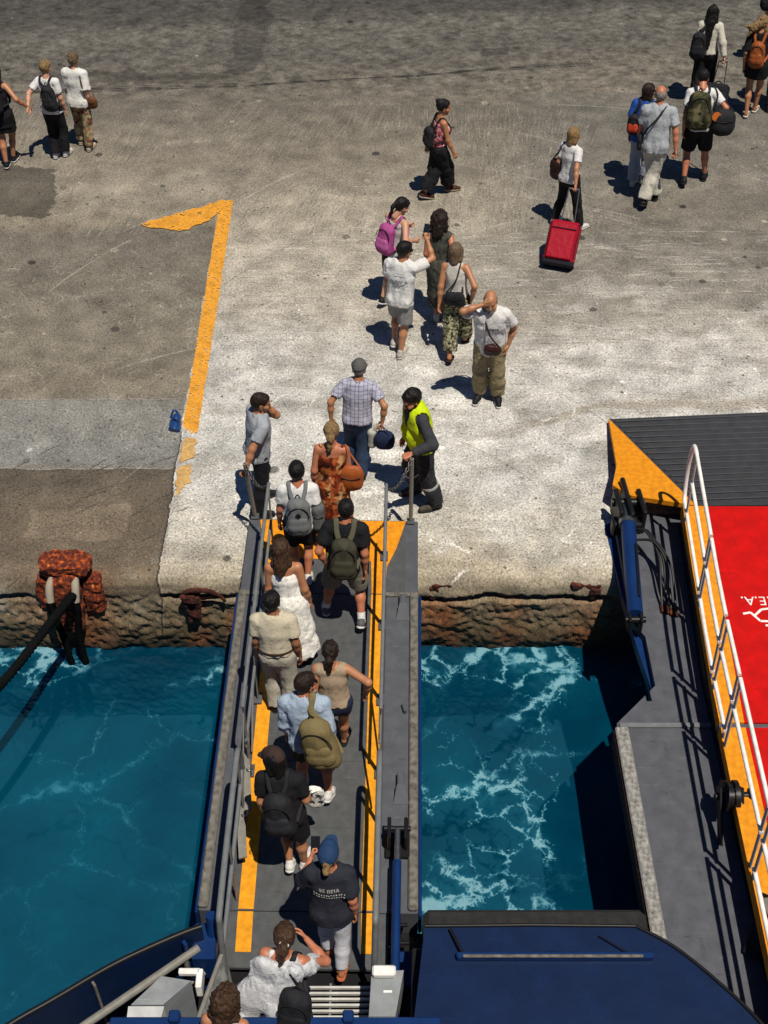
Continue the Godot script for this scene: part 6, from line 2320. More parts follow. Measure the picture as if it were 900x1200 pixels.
	G = person({"label": "woman with very long dark hair in a cream blouse and black trousers", "H": 1.66, "fem": true, "yaw": 15.0, "fl": V(5.27, -11.12), "fr": V(5.46, -11.22), "head": V(5.34, -11.19), "hr": W(5.60, 0.84, -10.95), "el_r": W(0.5, -0.2, 0.9), "grip_r": "grip",
		"skin": "skin_fair", "shoes": blk, "hair": {"kind": "long", "m": "hair_black", "length": 0.42}, "top": {"kind": "long", "name": "cream_linen", "c": Color(0.60, 0.57, 0.49), "sleeve": 1.9, "hem": 0.92, "loose": 0.02}, "bottom": {"kind": "trousers", "name": "black_cotton", "c": INK, "cuff": 0.11, "loose": 0.02}})
	backpack(G, "black backpack slung on the left of the woman with very long hair", {"name": "black_nylon", "c": Color(0.018, 0.018, 0.022), "h": 0.44, "w": 0.14, "off": -0.16, "one": -1, "top": 1.30})
	suitcase(G, "black wheeled suitcase trailing behind the woman with very long hair", G.root.transform * G.hand1, Vector3(5.40, 0.0, -10.35), 0.40, 0.55, 0.24, cloth("suitcase_black", Color(0.014, 0.014, 0.022)), cloth("black_nylon", Color(0.018, 0.018, 0.022)), false)
	G = person({"label": "woman with windblown blond hair in a black dress and white sandals", "H": 1.68, "fem": true, "yaw": 22.0, "fl": V(6.04, -10.62), "fr": V(6.24, -10.82), "head": V(6.06, -10.78),
		"skin": "skin_tan", "shoes": {"kind": "sandal", "name": "white", "c": Color(0.6, 0.55, 0.48)}, "hair": {"kind": "wind", "m": "hair_blond"}, "top": {"kind": "loose", "called": "dress", "name": "black_cotton", "c": INK, "hem": 0.75, "loose": 0.02, "sleeve": 0.9, "lower": [0.66, 0.20]}})
	backpack(G, "rust brown leather backpack on the woman with windblown blond hair", {"name": "rust_leather", "c": Color(0.32, 0.085, 0.025), "h": 0.42, "w": 0.14, "rough": 0.45, "top": 1.34})
	G = person({"label": "person in black trousers and black top cut off by the right edge", "H": 1.74, "yaw": 20.0, "fl": V(6.46, -10.85), "fr": V(6.66, -10.95), "head": V(6.52, -10.98),
		"skin": "skin_tan", "shoes": blk, "hair": {"kind": "short", "m": "hair_dark"}, "top": {"kind": "tee", "name": "black_cotton", "c": INK}, "bottom": black_bottom})
	G = person({"label": "person in a pale blue shirt at the top right corner, head out of the picture", "H": 1.76, "yaw": 10.0, "fl": V(6.75, -12.5), "fr": V(6.95, -12.62), "head": V(6.85, -12.6),
		"skin": "skin_tan", "shoes": blk, "hair": {"kind": "short", "m": "hair_dark"}, "top": {"kind": "polo", "name": "sky_cotton", "c": Color(0.36, 0.47, 0.55)}, "bottom": black_bottom})
	sling_bag(G, "shoulder_bag", "black bag at the side of the person in the pale blue shirt", W(-0.26, 1.10, 0.06), W(0.22, 0.26, 0.14), cloth("black_nylon", Color(0.018, 0.018, 0.022)), W(0, 0, 0.07), [W(-0.18, 1.3, 0.12), W(-0.12, 1.47, 0.03), W(-0.16, 1.25, -0.13)])
	# ---- the group before the gangway
	G = person({"label": "woman with dark hair wearing the pink backpack, in a black skirt", "H": 1.64, "fem": true, "yaw": 40.0, "fl": V(-0.02, -5.12), "fr": V(0.20, -5.36), "head": V(0.16, -5.26), "hr": W(0.42, 1.05, -5.12), "hl": W(0.30, 1.05, -5.45), "el_r": W(0.6, -0.6, 0.4), "look": V(20, 20), "rise_l": 0.5,
		"skin": "skin_fair", "shoes": {"name": "black", "c": INK, "sole_name": "white", "sole": WHITE}, "hair": {"kind": "pony", "m": "hair_black", "length": 0.1}, "top": {"kind": "tank", "name": "pale_grey_jersey", "c": Color(0.55, 0.52, 0.52)}, "bottom": {"kind": "shorts", "called": "black_skirt", "name": "black_cotton", "c": INK, "cuff": 0.12, "to": 0.8}})
	backpack(G, "pink and purple backpack on the dark haired woman at the back of the group", {"name": "pink_nylon", "c": Color(0.42, 0.075, 0.27), "pname": "rose_nylon", "pc": Color(0.52, 0.13, 0.36), "h": 0.44, "w": 0.15, "d": 0.18})
	G = person({"label": "man in a printed white tee and grey shorts raising a phone in his right hand", "H": 1.66, "build": 1.04, "yaw": 18.0, "fl": V(0.14, -4.20), "fr": V(0.24, -4.02), "head": V(0.22, -4.14), "hr": W(0.55, 1.52, -4.38), "el_r": W(0.9, -0.6, -0.1), "hand_dir_r": W(-0.3, 0.9, -0.3), "palm_r": W(-0.6, 0, -0.8), "grip_r": "grip", "look": V(25, 8), "glasses": true, "rise_l": 0.3,
		"skin": "skin_tan", "shoes": {"name": "stone", "c": Color(0.5, 0.46, 0.40), "sole_name": "white", "sole": WHITE}, "hair": {"kind": "short", "m": "hair_black", "thick": 0.018}, "top": {"kind": "tee", "name": "white_cotton", "c": WHITE, "loose": 0.026, "folds": 0.026, "hem": 0.82}, "bottom": {"kind": "shorts", "name": "grey_jersey", "c": Color(0.28, 0.28, 0.28), "cuff": 0.105, "to": 0.9}})
	print_patch(G, 0.0, 1.17, 0.26, 0.14, false, cloth("grey_print", Color(0.30, 0.31, 0.33)), 7)
	for k in 2:
		print_patch(G, 0.01, 1.32 - 0.035 * k, 0.16, 0.014, false, cloth("pale_print", Color(0.48, 0.49, 0.52)), 9 + k)
	phone(G, "phone held up by the man in the printed white tee", G.root.transform * (G.hand1 + W(-0.01, 0.05, -0.03)))
	G = person({"label": "woman with dark curly hair in a long dark grey marled dress", "H": 1.62, "fem": true, "yaw": 15.0, "fl": V(0.72, -4.86), "fr": V(0.86, -4.80), "head": V(0.70, -4.88), "build": 1.05, "hr": W(0.98, 0.95, -4.75),
		"skin": "skin_red", "shoes": sneaker, "hair": {"kind": "curly", "m": "hair_dark"}, "top": {"kind": "tank", "called": "dress", "name": "grey_marl_cotton", "map": "grey_marl", "hem": 0.75, "loose": 0.026, "whole": true, "neck": 0.085, "lower": [0.30, 0.20]}})
	G = person({"label": "woman with straight ash hair, pale tank top and dark leaf print trousers", "H": 1.64, "fem": true, "yaw": 18.0, "fl": V(0.86, -3.86), "fr": V(1.10, -4.36), "head": V(0.88, -4.18), "hr": W(1.12, 0.88, -4.02), "el_r": W(0.6, 0, 0.6), "rise_l": 0.35,
		"skin": "skin_tan", "shoes": sandal, "hair": {"kind": "bob", "m": "hair_ash"}, "top": {"kind": "tank", "name": "pale_jersey", "c": Color(0.60, 0.57, 0.54), "cut": 1.33, "strap": 0.022, "hem": 0.97}, "bottom": {"kind": "trousers", "name": "leaf_print", "map": "leaf_dark", "scale": 2.6, "cuff": 0.10, "loose": 0.024, "to": 0.85, "folds": 0.024}})
	sling_bag(G, "shoulder_bag", "black bag worn across the woman in the pale tank top", W(0.02, 0.98, 0.17), W(0.30, 0.20, 0.09), cloth("black_nylon", Color(0.018, 0.018, 0.022)), W(0, 0, 0.05), [W(0.04, 1.25, 0.135), W(0.08, 1.455, 0.03), W(0.05, 1.3, -0.14)])
	G = person({"label": "grey bearded man in a white lettered tee shading his eyes with one hand", "H": 1.75, "build": 1.05, "yaw": 188.0, "fl": V(1.44, -3.06), "fr": V(1.20, -3.10), "head": V(1.27, -3.04), "hr": W(1.165, 1.585, -2.885), "el_r": W(0.9, -0.1, -0.35), "hand_dir_r": W(-0.9, 0.15, 0.1), "palm_r": W(0, 0, 1), "hl": W(1.52, 0.90, -3.02), "el_l": W(-0.6, 0, 0.6), "toe_l": -12.0, "toe_r": 12.0, "look": V(-4, 0), "beard": "hair_grey",
		"skin": "skin_tan", "shoes": {"name": "black", "c": INK, "sole_name": "white", "sole": WHITE}, "hair": {"kind": "bald", "m": "hair_grey"}, "top": {"kind": "tee", "name": "white_cotton", "c": WHITE, "loose": 0.03, "folds": 0.03, "hem": 0.82}, "bottom": {"kind": "trousers", "name": "khaki_cotton", "c": Color(0.30, 0.245, 0.14), "cuff": 0.092, "loose": 0.026, "folds": 0.03}})
	print_text(G, "LIBERIA", 1.26, 0.052, true, cloth("ink_print", Color(0.03, 0.03, 0.035)), -0.02)
	sling_bag(G, "crossbody_bag", "small dark brown bag on the chest strap of the man shading his eyes", W(-0.05, 0.98, -0.20), W(0.21, 0.15, 0.08), cloth("maroon_leather", Color(0.045, 0.014, 0.014), "", 3.0, 0.45), W(0, 0, -0.05), [W(-0.02, 1.2, -0.19), W(0.06, 1.40, -0.09), W(0.09, 1.47, 0.02), W(0.0, 1.3, 0.17), W(-0.17, 1.05, 0.0)])
	# ---- at the foot of the gangway
	G = person({"label": "man in a grey cap, checked shirt and blue jeans carrying a dark bag", "H": 1.61, "build": 1.06, "yaw": 6.0, "fl": V(-0.40, -1.80), "fr": V(-0.26, -1.60), "head": V(-0.29, -1.75), "hl": W(-0.61, 0.84, -1.68), "hr": W(-0.02, 0.84, -1.62), "el_r": W(0.8, 0, 0.5), "el_l": W(-0.8, 0, 0.5), "grip_r": "grip",
		"skin": "skin_tan", "shoes": {"name": "brown", "c": Color(0.07, 0.025, 0.018), "sole_name": "black", "sole": Color(0.03, 0.03, 0.03)}, "hair": {"kind": "short", "m": "hair_grey", "thick": 0.007}, "cap": {"name": "grey_tweed", "c": Color(0.11, 0.11, 0.11), "flat": true}, "top": {"kind": "polo", "called": "checked_shirt", "name": "checked_cotton", "map": "plaid", "scale": 2.6, "hem": 0.88, "loose": 0.024}, "bottom": {"kind": "trousers", "name": "blue_denim", "c": Color(0.028, 0.050, 0.105), "cuff": 0.082, "loose": 0.018}})
	hand_bag(G, "hand_bag", "small navy bag in the right hand of the man in the grey cap", G.hand1 + W(0.05, -0.20, 0.02), W(0.24, 0.24, 0.13), cloth("navy_nylon", Color(0.012, 0.022, 0.06)), G.hand1)
	hand_bag(G, "paper_bag", "pale paper bag beside the navy bag of the man in the grey cap", G.hand1 + W(-0.09, -0.20, 0.0), W(0.10, 0.26, 0.09), cloth("pale_paper", Color(0.48, 0.48, 0.44)), G.hand1)
	G = person({"label": "man in a pale grey polo by the left corner post, hand to his mouth", "H": 1.70, "build": 1.08, "yaw": 66.0, "fl": V(-1.40, -1.26), "fr": V(-1.42, -0.92), "head": V(-1.42, -1.10), "fl_": 0, "hl": W(-1.30, 1.47, -1.16), "el_l": W(0.2, -0.7, -0.9), "hand_dir_l": W(0.35, 0.85, 0.2), "palm_l": W(0.2, 0, 1), "grip_l": "grip", "hr": W(-1.52, 0.90, -0.74), "el_r": W(0.2, -0.2, 0.9), "grip_r": "grip", "toe_l": 4.0, "toe_r": 10.0, "rise_l": 0.0, "rise_r": 0.0, "look": V(10, 6),
		"skin": "skin_tan", "shoes": blk, "hair": {"kind": "short", "m": "hair_dark", "thick": 0.009}, "top": {"kind": "polo", "name": "pale_blue_grey_cotton", "c": Color(0.36, 0.385, 0.43), "loose": 0.024, "hem": 0.86, "folds": 0.022}, "bottom": {"kind": "trousers", "name": "navy_black_cotton", "c": Color(0.010, 0.011, 0.016), "cuff": 0.078}})
	G = person({"label": "crew member in a yellow vest and dark overalls at the right corner post", "H": 1.74, "build": 1.1, "yaw": -112.0, "fl": V(0.56, -1.06), "fr": V(0.34, -1.34), "head": V(0.38, -1.20), "hl": W(0.30, 1.07, -0.80), "el_l": W(-0.6, -0.5, 0.5), "palm_l": W(0.2, -1, 0), "grip_l": "grip", "hr": W(0.26, 0.92, -1.30), "rise_l": 0.0, "rise_r": 0.0, "toe_l": 0.0, "toe_r": 0.0, "look": V(-12, 12), "beard": "hair_black", "stoop": 0.06,
		"skin": "skin_red", "shoes": {"name": "boot", "c": Color(0.08, 0.065, 0.05), "sole_name": "black", "sole": Color(0.03, 0.03, 0.03)}, "hair": {"kind": "short", "m": "hair_black", "thick": 0.017}, "top": {"kind": "long", "called": "work_jacket", "name": "slate_cotton", "c": Color(0.045, 0.047, 0.058), "sleeve": 1.92, "loose": 0.02, "hem": 0.84, "collar": true}, "bottom": {"kind": "trousers", "name": "slate_dark_cotton", "c": Color(0.032, 0.033, 0.04), "cuff": 0.092, "loose": 0.024, "folds": 0.03}})
	vest(G)
	# ---- on the gangway
	G = person({"label": "woman with a blond bun in a long rust patterned dress with bare shoulders", "base": 0.12, "H": 1.64, "fem": true, "build": 1.05, "yaw": 4.0, "fl": V(-0.63, -0.40), "fr": V(-0.50, -0.50), "head": V(-0.56, -0.48), 
		"skin": "skin_red", "shoes": flip, "hair": {"kind": "tied", "m": "hair_blond"}, "top": {"kind": "strap", "called": "dress", "name": "rust_print", "map": "floral_rust", "scale": 1.5, "cut": 1.25, "strap": 0.024, "strap_x": 0.12, "hem": 0.80, "loose": 0.014, "lower": [0.22, 0.27]}})
	sling_bag(G, "tote_bag", "burnt orange leather tote on the right shoulder of the woman in the rust dress", W(0.23, 1.02, 0.05), W(0.28, 0.34, 0.12), cloth("burnt_leather", Color(0.36, 0.09, 0.022), "", 3.0, 0.5), W(0, 0, 0.06), [W(0.19, 1.36, 0.08), W(0.16, 1.455, 0.01), W(0.2, 1.3, -0.06)])
	G = person({"label": "man in a white tee and black shorts with the grey backpack", "base": 0.12, "H": 1.62, "yaw": -3.0, "fl": V(-0.96, 0.10), "fr": V(-0.82, 0.24), "head": V(-0.89, 0.14), "rise_r": 0.35,
		"skin": "skin_red", "shoes": sneaker, "hair": {"kind": "short", "m": "hair_black", "thick": 0.016}, "top": white_tee, "bottom": {"kind": "shorts", "name": "black_cotton", "c": INK, "cuff": 0.10, "to": 0.8}})
	var bp: Node3D = backpack(G, "grey canvas backpack with a dark diamond badge on the man in white", {"name": "grey_canvas", "c": Color(0.16, 0.17, 0.175), "h": 0.46, "w": 0.15, "d": 0.17, "off": 0.0})
	patch_in(bp, "badge", G, W(0.0, 1.22, 0.31), 0.03, M.black_steel)
	sling_bag(G, "jacket", "grey jacket bundled at the right hip of the man with the grey backpack", W(0.22, 1.02, 0.06), W(0.14, 0.36, 0.15), cloth("grey_jacket", Color(0.13, 0.135, 0.14)), W(0, 0, 0.06), [W(0.2, 1.22, 0.05)], "jacket")
	G = person({"label": "man in a black tee and khaki shorts with the olive backpack", "base": 0.12, "H": 1.67, "build": 1.05, "yaw": 2.0, "fl": V(-0.62, 0.62), "fr": V(-0.24, 0.95), "head": V(-0.38, 0.74), "hl": W(-0.58, 0.86, 0.80), "el_l": W(-0.6, 0, 0.6), "rise_r": 0.7,
		"skin": "skin_red", "shoes": {"name": "grey_trainer", "c": Color(0.10, 0.10, 0.11), "sole_name": "white", "sole": WHITE}, "hair": {"kind": "short", "m": "hair_black", "thick": 0.01}, "top": {"kind": "tee", "name": "black_cotton", "c": INK, "loose": 0.026}, "bottom": {"kind": "shorts", "name": "khaki_grey_cotton", "c": Color(0.22, 0.21, 0.16), "cuff": 0.12, "loose": 0.024, "to": 0.9}})
	socks(G)
	backpack(G, "olive green backpack on the man in the black tee", {"name": "olive_nylon", "c": Color(0.055, 0.052, 0.034), "h": 0.48, "w": 0.155, "d": 0.18, "sname": "olive_webbing", "sc": Color(0.10, 0.095, 0.06), "strap_w": 3.6})
	G = person({"label": "woman with brown hair in a white strappy sprigged dress showing her shoulders", "base": 0.12, "H": 1.60, "fem": true, "build": 1.1, "yaw": 0.0, "fl": V(-0.95, 1.27), "fr": V(-0.80, 1.30), "head": V(-1.0, 1.24), "twist": 6.0,
		"skin": "skin_tan", "shoes": sandal, "hair": {"kind": "long", "m": "hair_brown", "length": 0.10, "sway": -0.02}, "top": {"kind": "strap", "called": "dress", "name": "white_sprig", "map": "sprig", "scale": 2.2, "cut": 1.24, "strap": 0.014, "strap_x": 0.105, "hem": 0.80, "lower": [0.20, 0.25], "lower_called": "long_skirt"}})
	G = person({"label": "man in a cream polo and off white trousers near the left railing", "base": 0.12, "H": 1.59, "build": 1.1, "yaw": 4.0, "fl": V(-1.08, 1.92), "fr": V(-0.90, 2.0), "head": V(-1.05, 1.92), 
		"skin": "skin_deep", "shoes": blk, "hair": {"kind": "short", "m": "hair_black", "thick": 0.014}, "top": {"kind": "polo", "name": "cream_cotton", "c": Color(0.60, 0.54, 0.41), "loose": 0.022, "hem": 0.97}, "bottom": {"kind": "trousers", "name": "off_white_cotton", "c": Color(0.46, 0.43, 0.36), "cuff": 0.085, "loose": 0.024, "belt": ["brown", Color(0.07, 0.035, 0.02)]}})
	G = person({"label": "woman in a beige sleeveless top and denim shorts with a hand out to the railing", "base": 0.12, "H": 1.53, "fem": true, "build": 1.08, "yaw": 3.0, "fl": V(-0.50, 2.66), "fr": V(-0.38, 2.34), "head": V(-0.49, 2.48), "hr": W(-0.16, 0.96, 2.55), "el_r": W(0.8, -0.2, 0.5), "rise_l": 0.4,
		"skin": "skin_tan", "shoes": {"kind": "sandal", "name": "black", "c": INK}, "hair": {"kind": "tied", "m": "hair_dark"}, "top": {"kind": "tank", "name": "beige_jersey", "c": Color(0.42, 0.32, 0.22), "whole": true, "neck": 0.085, "hem": 0.92, "loose": 0.014}, "bottom": {"kind": "shorts", "name": "dark_denim", "c": Color(0.022, 0.030, 0.065), "cuff": 0.10, "to": 0.45}})
	G = person({"label": "man in a light blue shirt with rolled sleeves under the khaki rucksack", "base": 0.12, "H": 1.64, "build": 1.08, "yaw": 6.0, "fl": V(-0.76, 2.88), "fr": V(-0.52, 3.06), "head": V(-0.72, 2.94), "look": V(35, 12), "glasses": true, "rise_r": 0.5,
		"skin": "skin_red", "shoes": sneaker, "hair": {"kind": "short", "m": "hair_dark", "thick": 0.012}, "top": {"kind": "long", "name": "light_blue_cotton", "c": Color(0.38, 0.47, 0.60), "sleeve": 1.55, "loose": 0.024, "hem": 0.83, "folds": 0.03, "collar": true}, "bottom": {"kind": "shorts", "name": "dark_slate_cotton", "c": Color(0.03, 0.03, 0.035), "cuff": 0.11, "to": 0.85}})
	backpack(G, "large khaki canvas rucksack slung on the right shoulder of the man in light blue", {"name": "khaki_canvas", "c": Color(0.20, 0.155, 0.07), "h": 0.56, "w": 0.18, "d": 0.22, "off": 0.10, "tilt": -0.10, "one": 1, "top": 1.36, "strap_w": 4.0})
	G = person({"label": "person in a brown peaked cap and black clothes with a black backpack", "base": 0.12, "H": 1.57, "build": 1.04, "yaw": 8.0, "fl": V(-0.84, 3.80), "fr": V(-0.70, 3.72), "head": V(-0.91, 3.70), "look": V(-35, 14), "hr": W(-0.66, 0.84, 3.58), "el_r": W(0.3, -0.2, 0.9), "grip_r": "grip", "rise_l": 0.5,
		"skin": "skin_tan", "shoes": sneaker, "hair": {"kind": "bob", "m": "hair_black"}, "cap": {"name": "brown_twill", "c": Color(0.045, 0.028, 0.022), "turn": -22.0}, "top": {"kind": "tee", "name": "black_cotton", "c": INK, "loose": 0.02}, "bottom": {"kind": "shorts", "name": "black_cotton", "c": INK, "cuff": 0.105, "to": 0.88}})
	backpack(G, "black backpack with pockets on the person in the brown cap", {"name": "black_nylon", "c": Color(0.018, 0.018, 0.022), "h": 0.48, "w": 0.165, "d": 0.20, "off": 0.0, "pname": "ink_nylon", "pc": Color(0.025, 0.026, 0.032)})
	hand_bag(G, "printed_bag", "white bag with black zigzag print held by the person in the brown cap", G.hand1 + W(0.06, -0.14, -0.08), W(0.15, 0.28, 0.05), cloth("zebra_print", Color(0.95, 0.95, 0.95), "zebra", 2.0), G.hand1)
	G = person({"label": "woman in a blue cap, navy printed tee and white leggings", "base": 0.12, "H": 1.58, "fem": true, "build": 1.12, "yaw": 2.0, "fl": V(-0.48, 4.56), "fr": V(-0.35, 4.78), "head": V(-0.44, 4.61), "hl": W(-0.60, 1.02, 4.32), "el_l": W(-0.4, -0.7, 0.5), "look": V(5, -2), "grip_l": "grip",
		"skin": "skin_red", "shoes": flip, "hair": {"kind": "pony", "m": "hair_blond", "length": 0.06}, "cap": {"name": "blue_twill", "c": Color(0.018, 0.050, 0.13)}, "top": {"kind": "tee", "name": "navy_jersey", "c": Color(0.025, 0.027, 0.04), "loose": 0.030, "hem": 0.80, "sleeve": 0.75, "folds": 0.016}, "bottom": {"kind": "leggings", "name": "white_jersey", "c": Color(0.62, 0.62, 0.68), "waist": 0.93, "loose": 0.012, "folds": 0.004, "cuff": 0.06, "to": 0.88}})
	var wp := cloth("white_print", Color(0.68, 0.67, 0.62))
	print_text(G, "BE BEIA", 1.285, 0.050, false, wp, -0.0)
	for r in 2:
		for i in 13:
			print_patch(G, -0.135 + 0.0225 * i, 1.235 - 0.035 * r, 0.018, 0.022 - 0.006 * r, false, wp, 20 + i + r * 20)
	phone(G, "phone held low in front of the woman in the blue cap", G.root.transform * (G.hand0 + W(0.0, 0.03, -0.04)))
	G = person({"label": "woman with tied brown hair carrying a pale jacket, nearest on the steps", "base": 0.12, "H": 1.64, "fem": true, "yaw": 12.0, "fl": V(-0.88, 5.46), "fr": V(-0.76, 5.36), "head": V(-0.755, 5.36), "hr": W(-0.60, 1.12, 5.10), "el_r": W(0.9, -0.4, 0.2), "look": V(-10, 14),
		"skin": "skin_red", "shoes": sneaker, "hair": {"kind": "tied", "m": "hair_brown", "scrunchie": true}, "top": {"kind": "tank", "name": "white_ribbed", "c": WHITE, "cut": 1.36}, "bottom": {"kind": "shorts", "name": "dark_denim", "c": Color(0.022, 0.030, 0.065), "to": 0.6}})
	jacket(G)
	backpack(G, "black backpack on the right shoulder of the woman with the pale jacket", {"name": "black_nylon", "c": Color(0.018, 0.018, 0.022), "h": 0.46, "w": 0.15, "d": 0.18, "off": 0.17, "one": 1, "top": 1.30, "back": 0.03, "over": 0.06})
	G = person({"label": "woman with curly brown hair at the bottom edge, left of the steps", "base": 0.12, "H": 1.56, "fem": true, "yaw": 10.0, "fl": V(-1.26, 5.94), "fr": V(-1.14, 5.92), "head": V(-1.16, 5.83),
		"skin": "skin_tan", "shoes": sneaker, "hair": {"kind": "curly", "m": "hair_brown"}, "top": {"kind": "tank", "name": "pale_jersey", "c": Color(0.60, 0.57, 0.54), "cut": 1.36}, "bottom": black_bottom})

func vest(G: Dictionary):
	var k: float = G.k
	var tp: Callable = G.tp
	var B := torso(G, 0.036, 0.8, 1.42, 1.1)
	var hc: Vector3 = tp.call(0, 0.90, 0)
	for b in B:
		b[6] = -G.U
		b[7] = -G.U.dot(hc)
	var m := cloth("vest_yellow", Color(0.62, 0.80, 0.012))
	var subs := [bone(tp.call(0, 1.5, -0.03), tp.call(0, 1.40, -0.14), 0.085 * k, 0.075 * k), bone(tp.call(0, 1.40, -0.2), tp.call(0, 0.8, -0.24), 0.085 * k, 0.085 * k)]
	for a in G.arms:
		subs.append(bone(a[0] + (a[0] - a[1]).normalized() * 0.02, a[1], 0.082 * k, 0.085 * k))
	obj("safety_vest", net(B, 0.014, 0.02, 0.008, fold, subs).mesh(), m, G.root)
	var st := ST()
	var grey := cloth("reflective_band", Color(0.42, 0.44, 0.42), "", 3.0, 0.4)
	for l in G.legs:
		var p: Vector3 = l[1].lerp(l[2], 0.25)
		var d: Vector3 = (l[2] - l[1]).normalized()
		tube(st, [p, p + d * 0.028], 0.105 * k, 14, [], 1.0)
	obj("leg_band", st, grey, G.root)

func socks(G: Dictionary):
	for l in G.legs:
		var st := ST()
		var p: Vector3 = l[2]
		var d: Vector3 = (l[1] - l[2]).normalized()
		tube(st, [p - d * 0.02, p + d * 0.05, p + d * 0.09], 0.045 * G.k, 12, [0.047 * G.k, 0.045 * G.k, 0.047 * G.k])
		obj("sock", st, cloth("white_sock", WHITE), G.root)

func cross_strap(G: Dictionary, label: String, front: bool):
	var tp: Callable = G.tp
	var at: Vector3 = tp.call(-0.2, 0.95, 0.0)
	var n := carried(G, "shoulder_bag", label.replace("thin black bag strap across", "black bag on a thin strap across"), "bag", at)
	var st := ST()
	tube(st, curve([tp.call(-0.20, 1.0, -0.02) - at, tp.call(-0.12, 1.18, 0.16) - at, tp.call(0.0, 1.34, 0.165) - at, tp.call(0.10, 1.475, 0.03) - at, tp.call(0.05, 1.36, -0.15) - at, tp.call(-0.14, 1.1, -0.15) - at, tp.call(-0.21, 1.0, -0.04) - at], 6), 0.007, 7, [], 2.0, G.X)
	obj("strap", st, cloth("webbing_black", Color(0.015, 0.015, 0.016)), n)
	var bs := [bone(tp.call(-0.22, 0.98, -0.06), tp.call(-0.22, 0.98, 0.06), 0.075, 0.075, G.X, 0.5), bone(tp.call(-0.22, 0.90, -0.06), tp.call(-0.22, 0.90, 0.06), 0.075, 0.075, G.X, 0.5)]
	obj("pouch", net(moved(bs, at), 0.012, 0.02).mesh(), cloth("black_nylon", Color(0.018, 0.018, 0.022)), n)

func patch_mesh(G: Dictionary, r: float) -> SurfaceTool:
	var st := ST()
	var pts := []
	for i in 12:
		pts.append((G.X * cos(V2 * i / 12.0) + G.U * sin(V2 * i / 12.0)) * r)
	var back := []
	for p in pts:
		back.append(p - G.Z * 0.012)
	face(st, pts, G.Z)
	for i in 12:
		face(st, [pts[i], pts[(i + 1) % 12], back[(i + 1) % 12], back[i]], pts[i])
	return st

func patch_on(G: Dictionary, called: String, label: String, c: Vector3, r: float, m: Material):
	var bag: Node3D = get_child(get_child_count() - 1)
	var tp: Callable = G.tp
	var o := obj(called, patch_mesh(G, r), m, bag)
	o.position = bag.transform.affine_inverse() * (G.root.transform * tp.call(c.x, c.y, c.z))

func patch_in(bag: Node3D, called: String, G: Dictionary, c: Vector3, r: float, m: Material):
	var tp: Callable = G.tp
	var st := ST()
	var u: Vector3 = G.U * r
	var x: Vector3 = G.X * r
	face(st, [u, x, -u, -x], G.Z)
	var z: Vector3 = G.Z * 0.03
	for q in [[u, x], [x, -u], [-u, -x], [-x, u]]:
		face(st, [q[0], q[1], q[1] - z, q[0] - z], q[0] + q[1])
	var o := obj(called, st, m, bag)
	o.position = bag.transform.affine_inverse() * (G.root.transform * tp.call(c.x, c.y, c.z))

func phone(G: Dictionary, label: String, at: Vector3):
	var n := thing("phone", label, "phone", at, G.root.rotation.y)
	var st := ST()
	var xf := Transform3D(Basis(Vector3.RIGHT, -0.7), Vector3(0, 0.02, 0))
	bx(st, Vector3(0.075, 0.15, 0.009), xf, 0.004)
	obj("case", st, M.black_steel, n)
	st = ST()
	bx(st, Vector3(0.068, 0.14, 0.002), xf * Transform3D(Basis(), Vector3(0, 0, 0.0055)), 0.0008)
	obj("screen", st, mat("phone_glass", Color(0.01, 0.012, 0.016), 0.08), n)

func hand_bag(G: Dictionary, called: String, label: String, c: Vector3, size: Vector3, m: Material, hand: Vector3):    # c and hand in the carrier's frame
	var at := c - Vector3(0, size.y / 2, 0)
	var n := carried(G, called, label, "bag", at)
	var r := minf(size.x, size.y) * 0.40
	var bs := []
	var q := []
	for s in [[-1, -1], [1, -1], [1, 1], [-1, 1]]:
		q.append(c + G.X * s[0] * (size.x / 2 - r) + Vector3.UP * s[1] * (size.y / 2 - r))
	for i in 4:
		bs.append(bone(q[i], q[(i + 1) % 4], r, r, G.Z, minf(1.0, size.z / (2 * r))))
	obj("pouch", net(moved(bs, at), 0.011, 0.03, 0.012, soft).mesh(), m, n)
	var st := ST()
	for s in [-1, 1]:
		var o: Vector3 = G.Z * s * size.z * 0.25
		tube(st, curve([c + o - G.X * size.x * 0.25 + Vector3.UP * size.y * 0.42 - at, hand + o * 0.2 - at, c + o + G.X * size.x * 0.25 + Vector3.UP * size.y * 0.42 - at], 6), 0.006, 6)
	obj("handle", st, m, n)

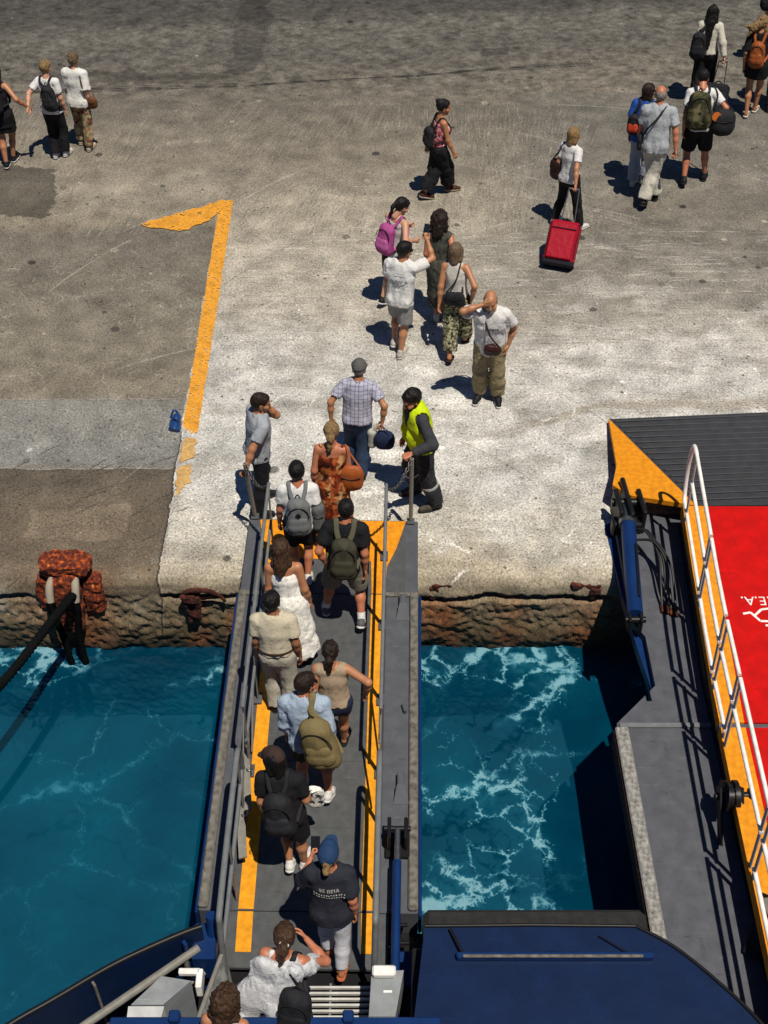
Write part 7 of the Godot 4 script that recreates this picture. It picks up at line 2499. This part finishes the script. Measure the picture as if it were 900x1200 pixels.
func jacket(G: Dictionary):      # a pale jacket slung over the back and left arm
	var tp: Callable = G.tp
	var k: float = G.k
	var at: Vector3 = tp.call(-0.05, 0.85, 0.2)
	var n := carried(G, "jacket", "crumpled pale silver jacket draped over the back of the woman on the steps", "jacket", at)
	var Z: Vector3 = G.Z
	var B := [bone(tp.call(-0.12, 1.36, 0.12), tp.call(-0.20, 0.98, 0.17), 0.10 * k, 0.15 * k, Z, 0.5), bone(tp.call(0.06, 1.34, 0.12), tp.call(0.04, 0.95, 0.19), 0.105 * k, 0.16 * k, Z, 0.5),
		bone(tp.call(-0.22, 1.05, 0.16), tp.call(-0.24, 0.80, 0.2), 0.10 * k, 0.12 * k, Z, 0.5), bone(tp.call(0.10, 1.38, 0.07), tp.call(0.20, 1.30, -0.02), 0.075 * k, 0.075 * k), bone(tp.call(0.20, 1.30, -0.02), tp.call(0.23, 1.20, -0.15), 0.075 * k, 0.058 * k)]
	var f2 := noise(FastNoiseLite.TYPE_SIMPLEX_SMOOTH, 3.6, 2, 431, 0.12)
	f2.fractal_gain = 0.3
	f2.fractal_type = FastNoiseLite.FRACTAL_RIDGED
	obj("shell", net(moved(B, at), 0.011, 0.04, 0.038, f2).mesh(), cloth("silver_nylon", Color(0.60, 0.61, 0.64), "", 3.0, 0.4), n)
	var st := ST()
	tube(st, curve([tp.call(0.10, 1.42, 0.17) - at, tp.call(0.16, 1.30, 0.16) - at, tp.call(0.2, 1.2, 0.12) - at], 6), 0.01, 6)
	obj("dark_trim", st, cloth("webbing_black", Color(0.015, 0.015, 0.016)), n)

func suitcase(G: Dictionary, label: String, hand: Vector3, wheels: Vector3, w: float, h: float, d: float, m: Material, dark: Material, closeup: bool):
	# leans from its wheels towards the hand; local y runs up the handle, z is the face away from the owner
	var y := (hand - wheels).normalized()
	var x := y.cross(Vector3.UP).normalized()
	if x.dot(Vector3.RIGHT) < 0:
		x = -x
	var z := x.cross(y)
	var n := thing("suitcase", label, "suitcase", wheels)
	n.basis = Basis(x, y, z)
	var st := ST()
	bx(st, Vector3(w, h, d), Transform3D(Basis(), Vector3(0, 0.09 + h / 2, 0)), 0.045)
	var b := obj("shell", st, m, n)
	st = ST()
	bx(st, Vector3(w * 0.82, h * 0.70, 0.05), Transform3D(Basis(), Vector3(0, 0.09 + h * 0.42, d / 2 + 0.012)), 0.02)
	obj("front_pocket", st, m, n)
	st = ST()
	bx(st, Vector3(w + 0.012, 0.09, d + 0.012), Transform3D(Basis(), Vector3(0, 0.085, 0)), 0.03)
	obj("base", st, dark, n)
	st = ST()
	tube(st, [Vector3(-w * 0.40, 0.09 + h * 0.80, d / 2 + 0.012), Vector3(w * 0.40, 0.09 + h * 0.80, d / 2 + 0.012)], 0.008, 6)
	var pts := []
	for q in [[-1, 0.15], [-1, 0.93], [1, 0.93], [1, 0.15]]:
		pts.append(Vector3(q[0] * w * 0.475, 0.09 + h * q[1], d * 0.44))
	tube(st, pts, 0.008, 6)
	obj("zip", st, dark, b)
	st = ST()
	tube(st, curve([Vector3(-0.07, 0.09 + h, 0.03), Vector3(0, 0.13 + h, 0.04), Vector3(0.07, 0.09 + h, 0.03)], 5), 0.012, 7)
	obj("carry_handle", st, dark, n)
	st = ST()
	var L := hand.distance_to(wheels)
	for s in [-1, 1]:
		tube(st, [Vector3(s * w * 0.22, 0.09 + h, -d * 0.3), Vector3(s * w * 0.17, L, 0)], 0.008, 7)
	tube(st, [Vector3(-w * 0.17, L, 0), Vector3(w * 0.17, L, 0)], 0.013, 8)
	obj("pull_handle", st, M.steel if closeup else dark, n)
	for s in [-1, 1]:
		st = ST()
		tube(st, [Vector3(s * w * 0.4 - 0.015, 0.03, -d * 0.3), Vector3(s * w * 0.4 + 0.015, 0.03, -d * 0.3)], 0.035, 14)
		obj("wheel", st, dark, n)
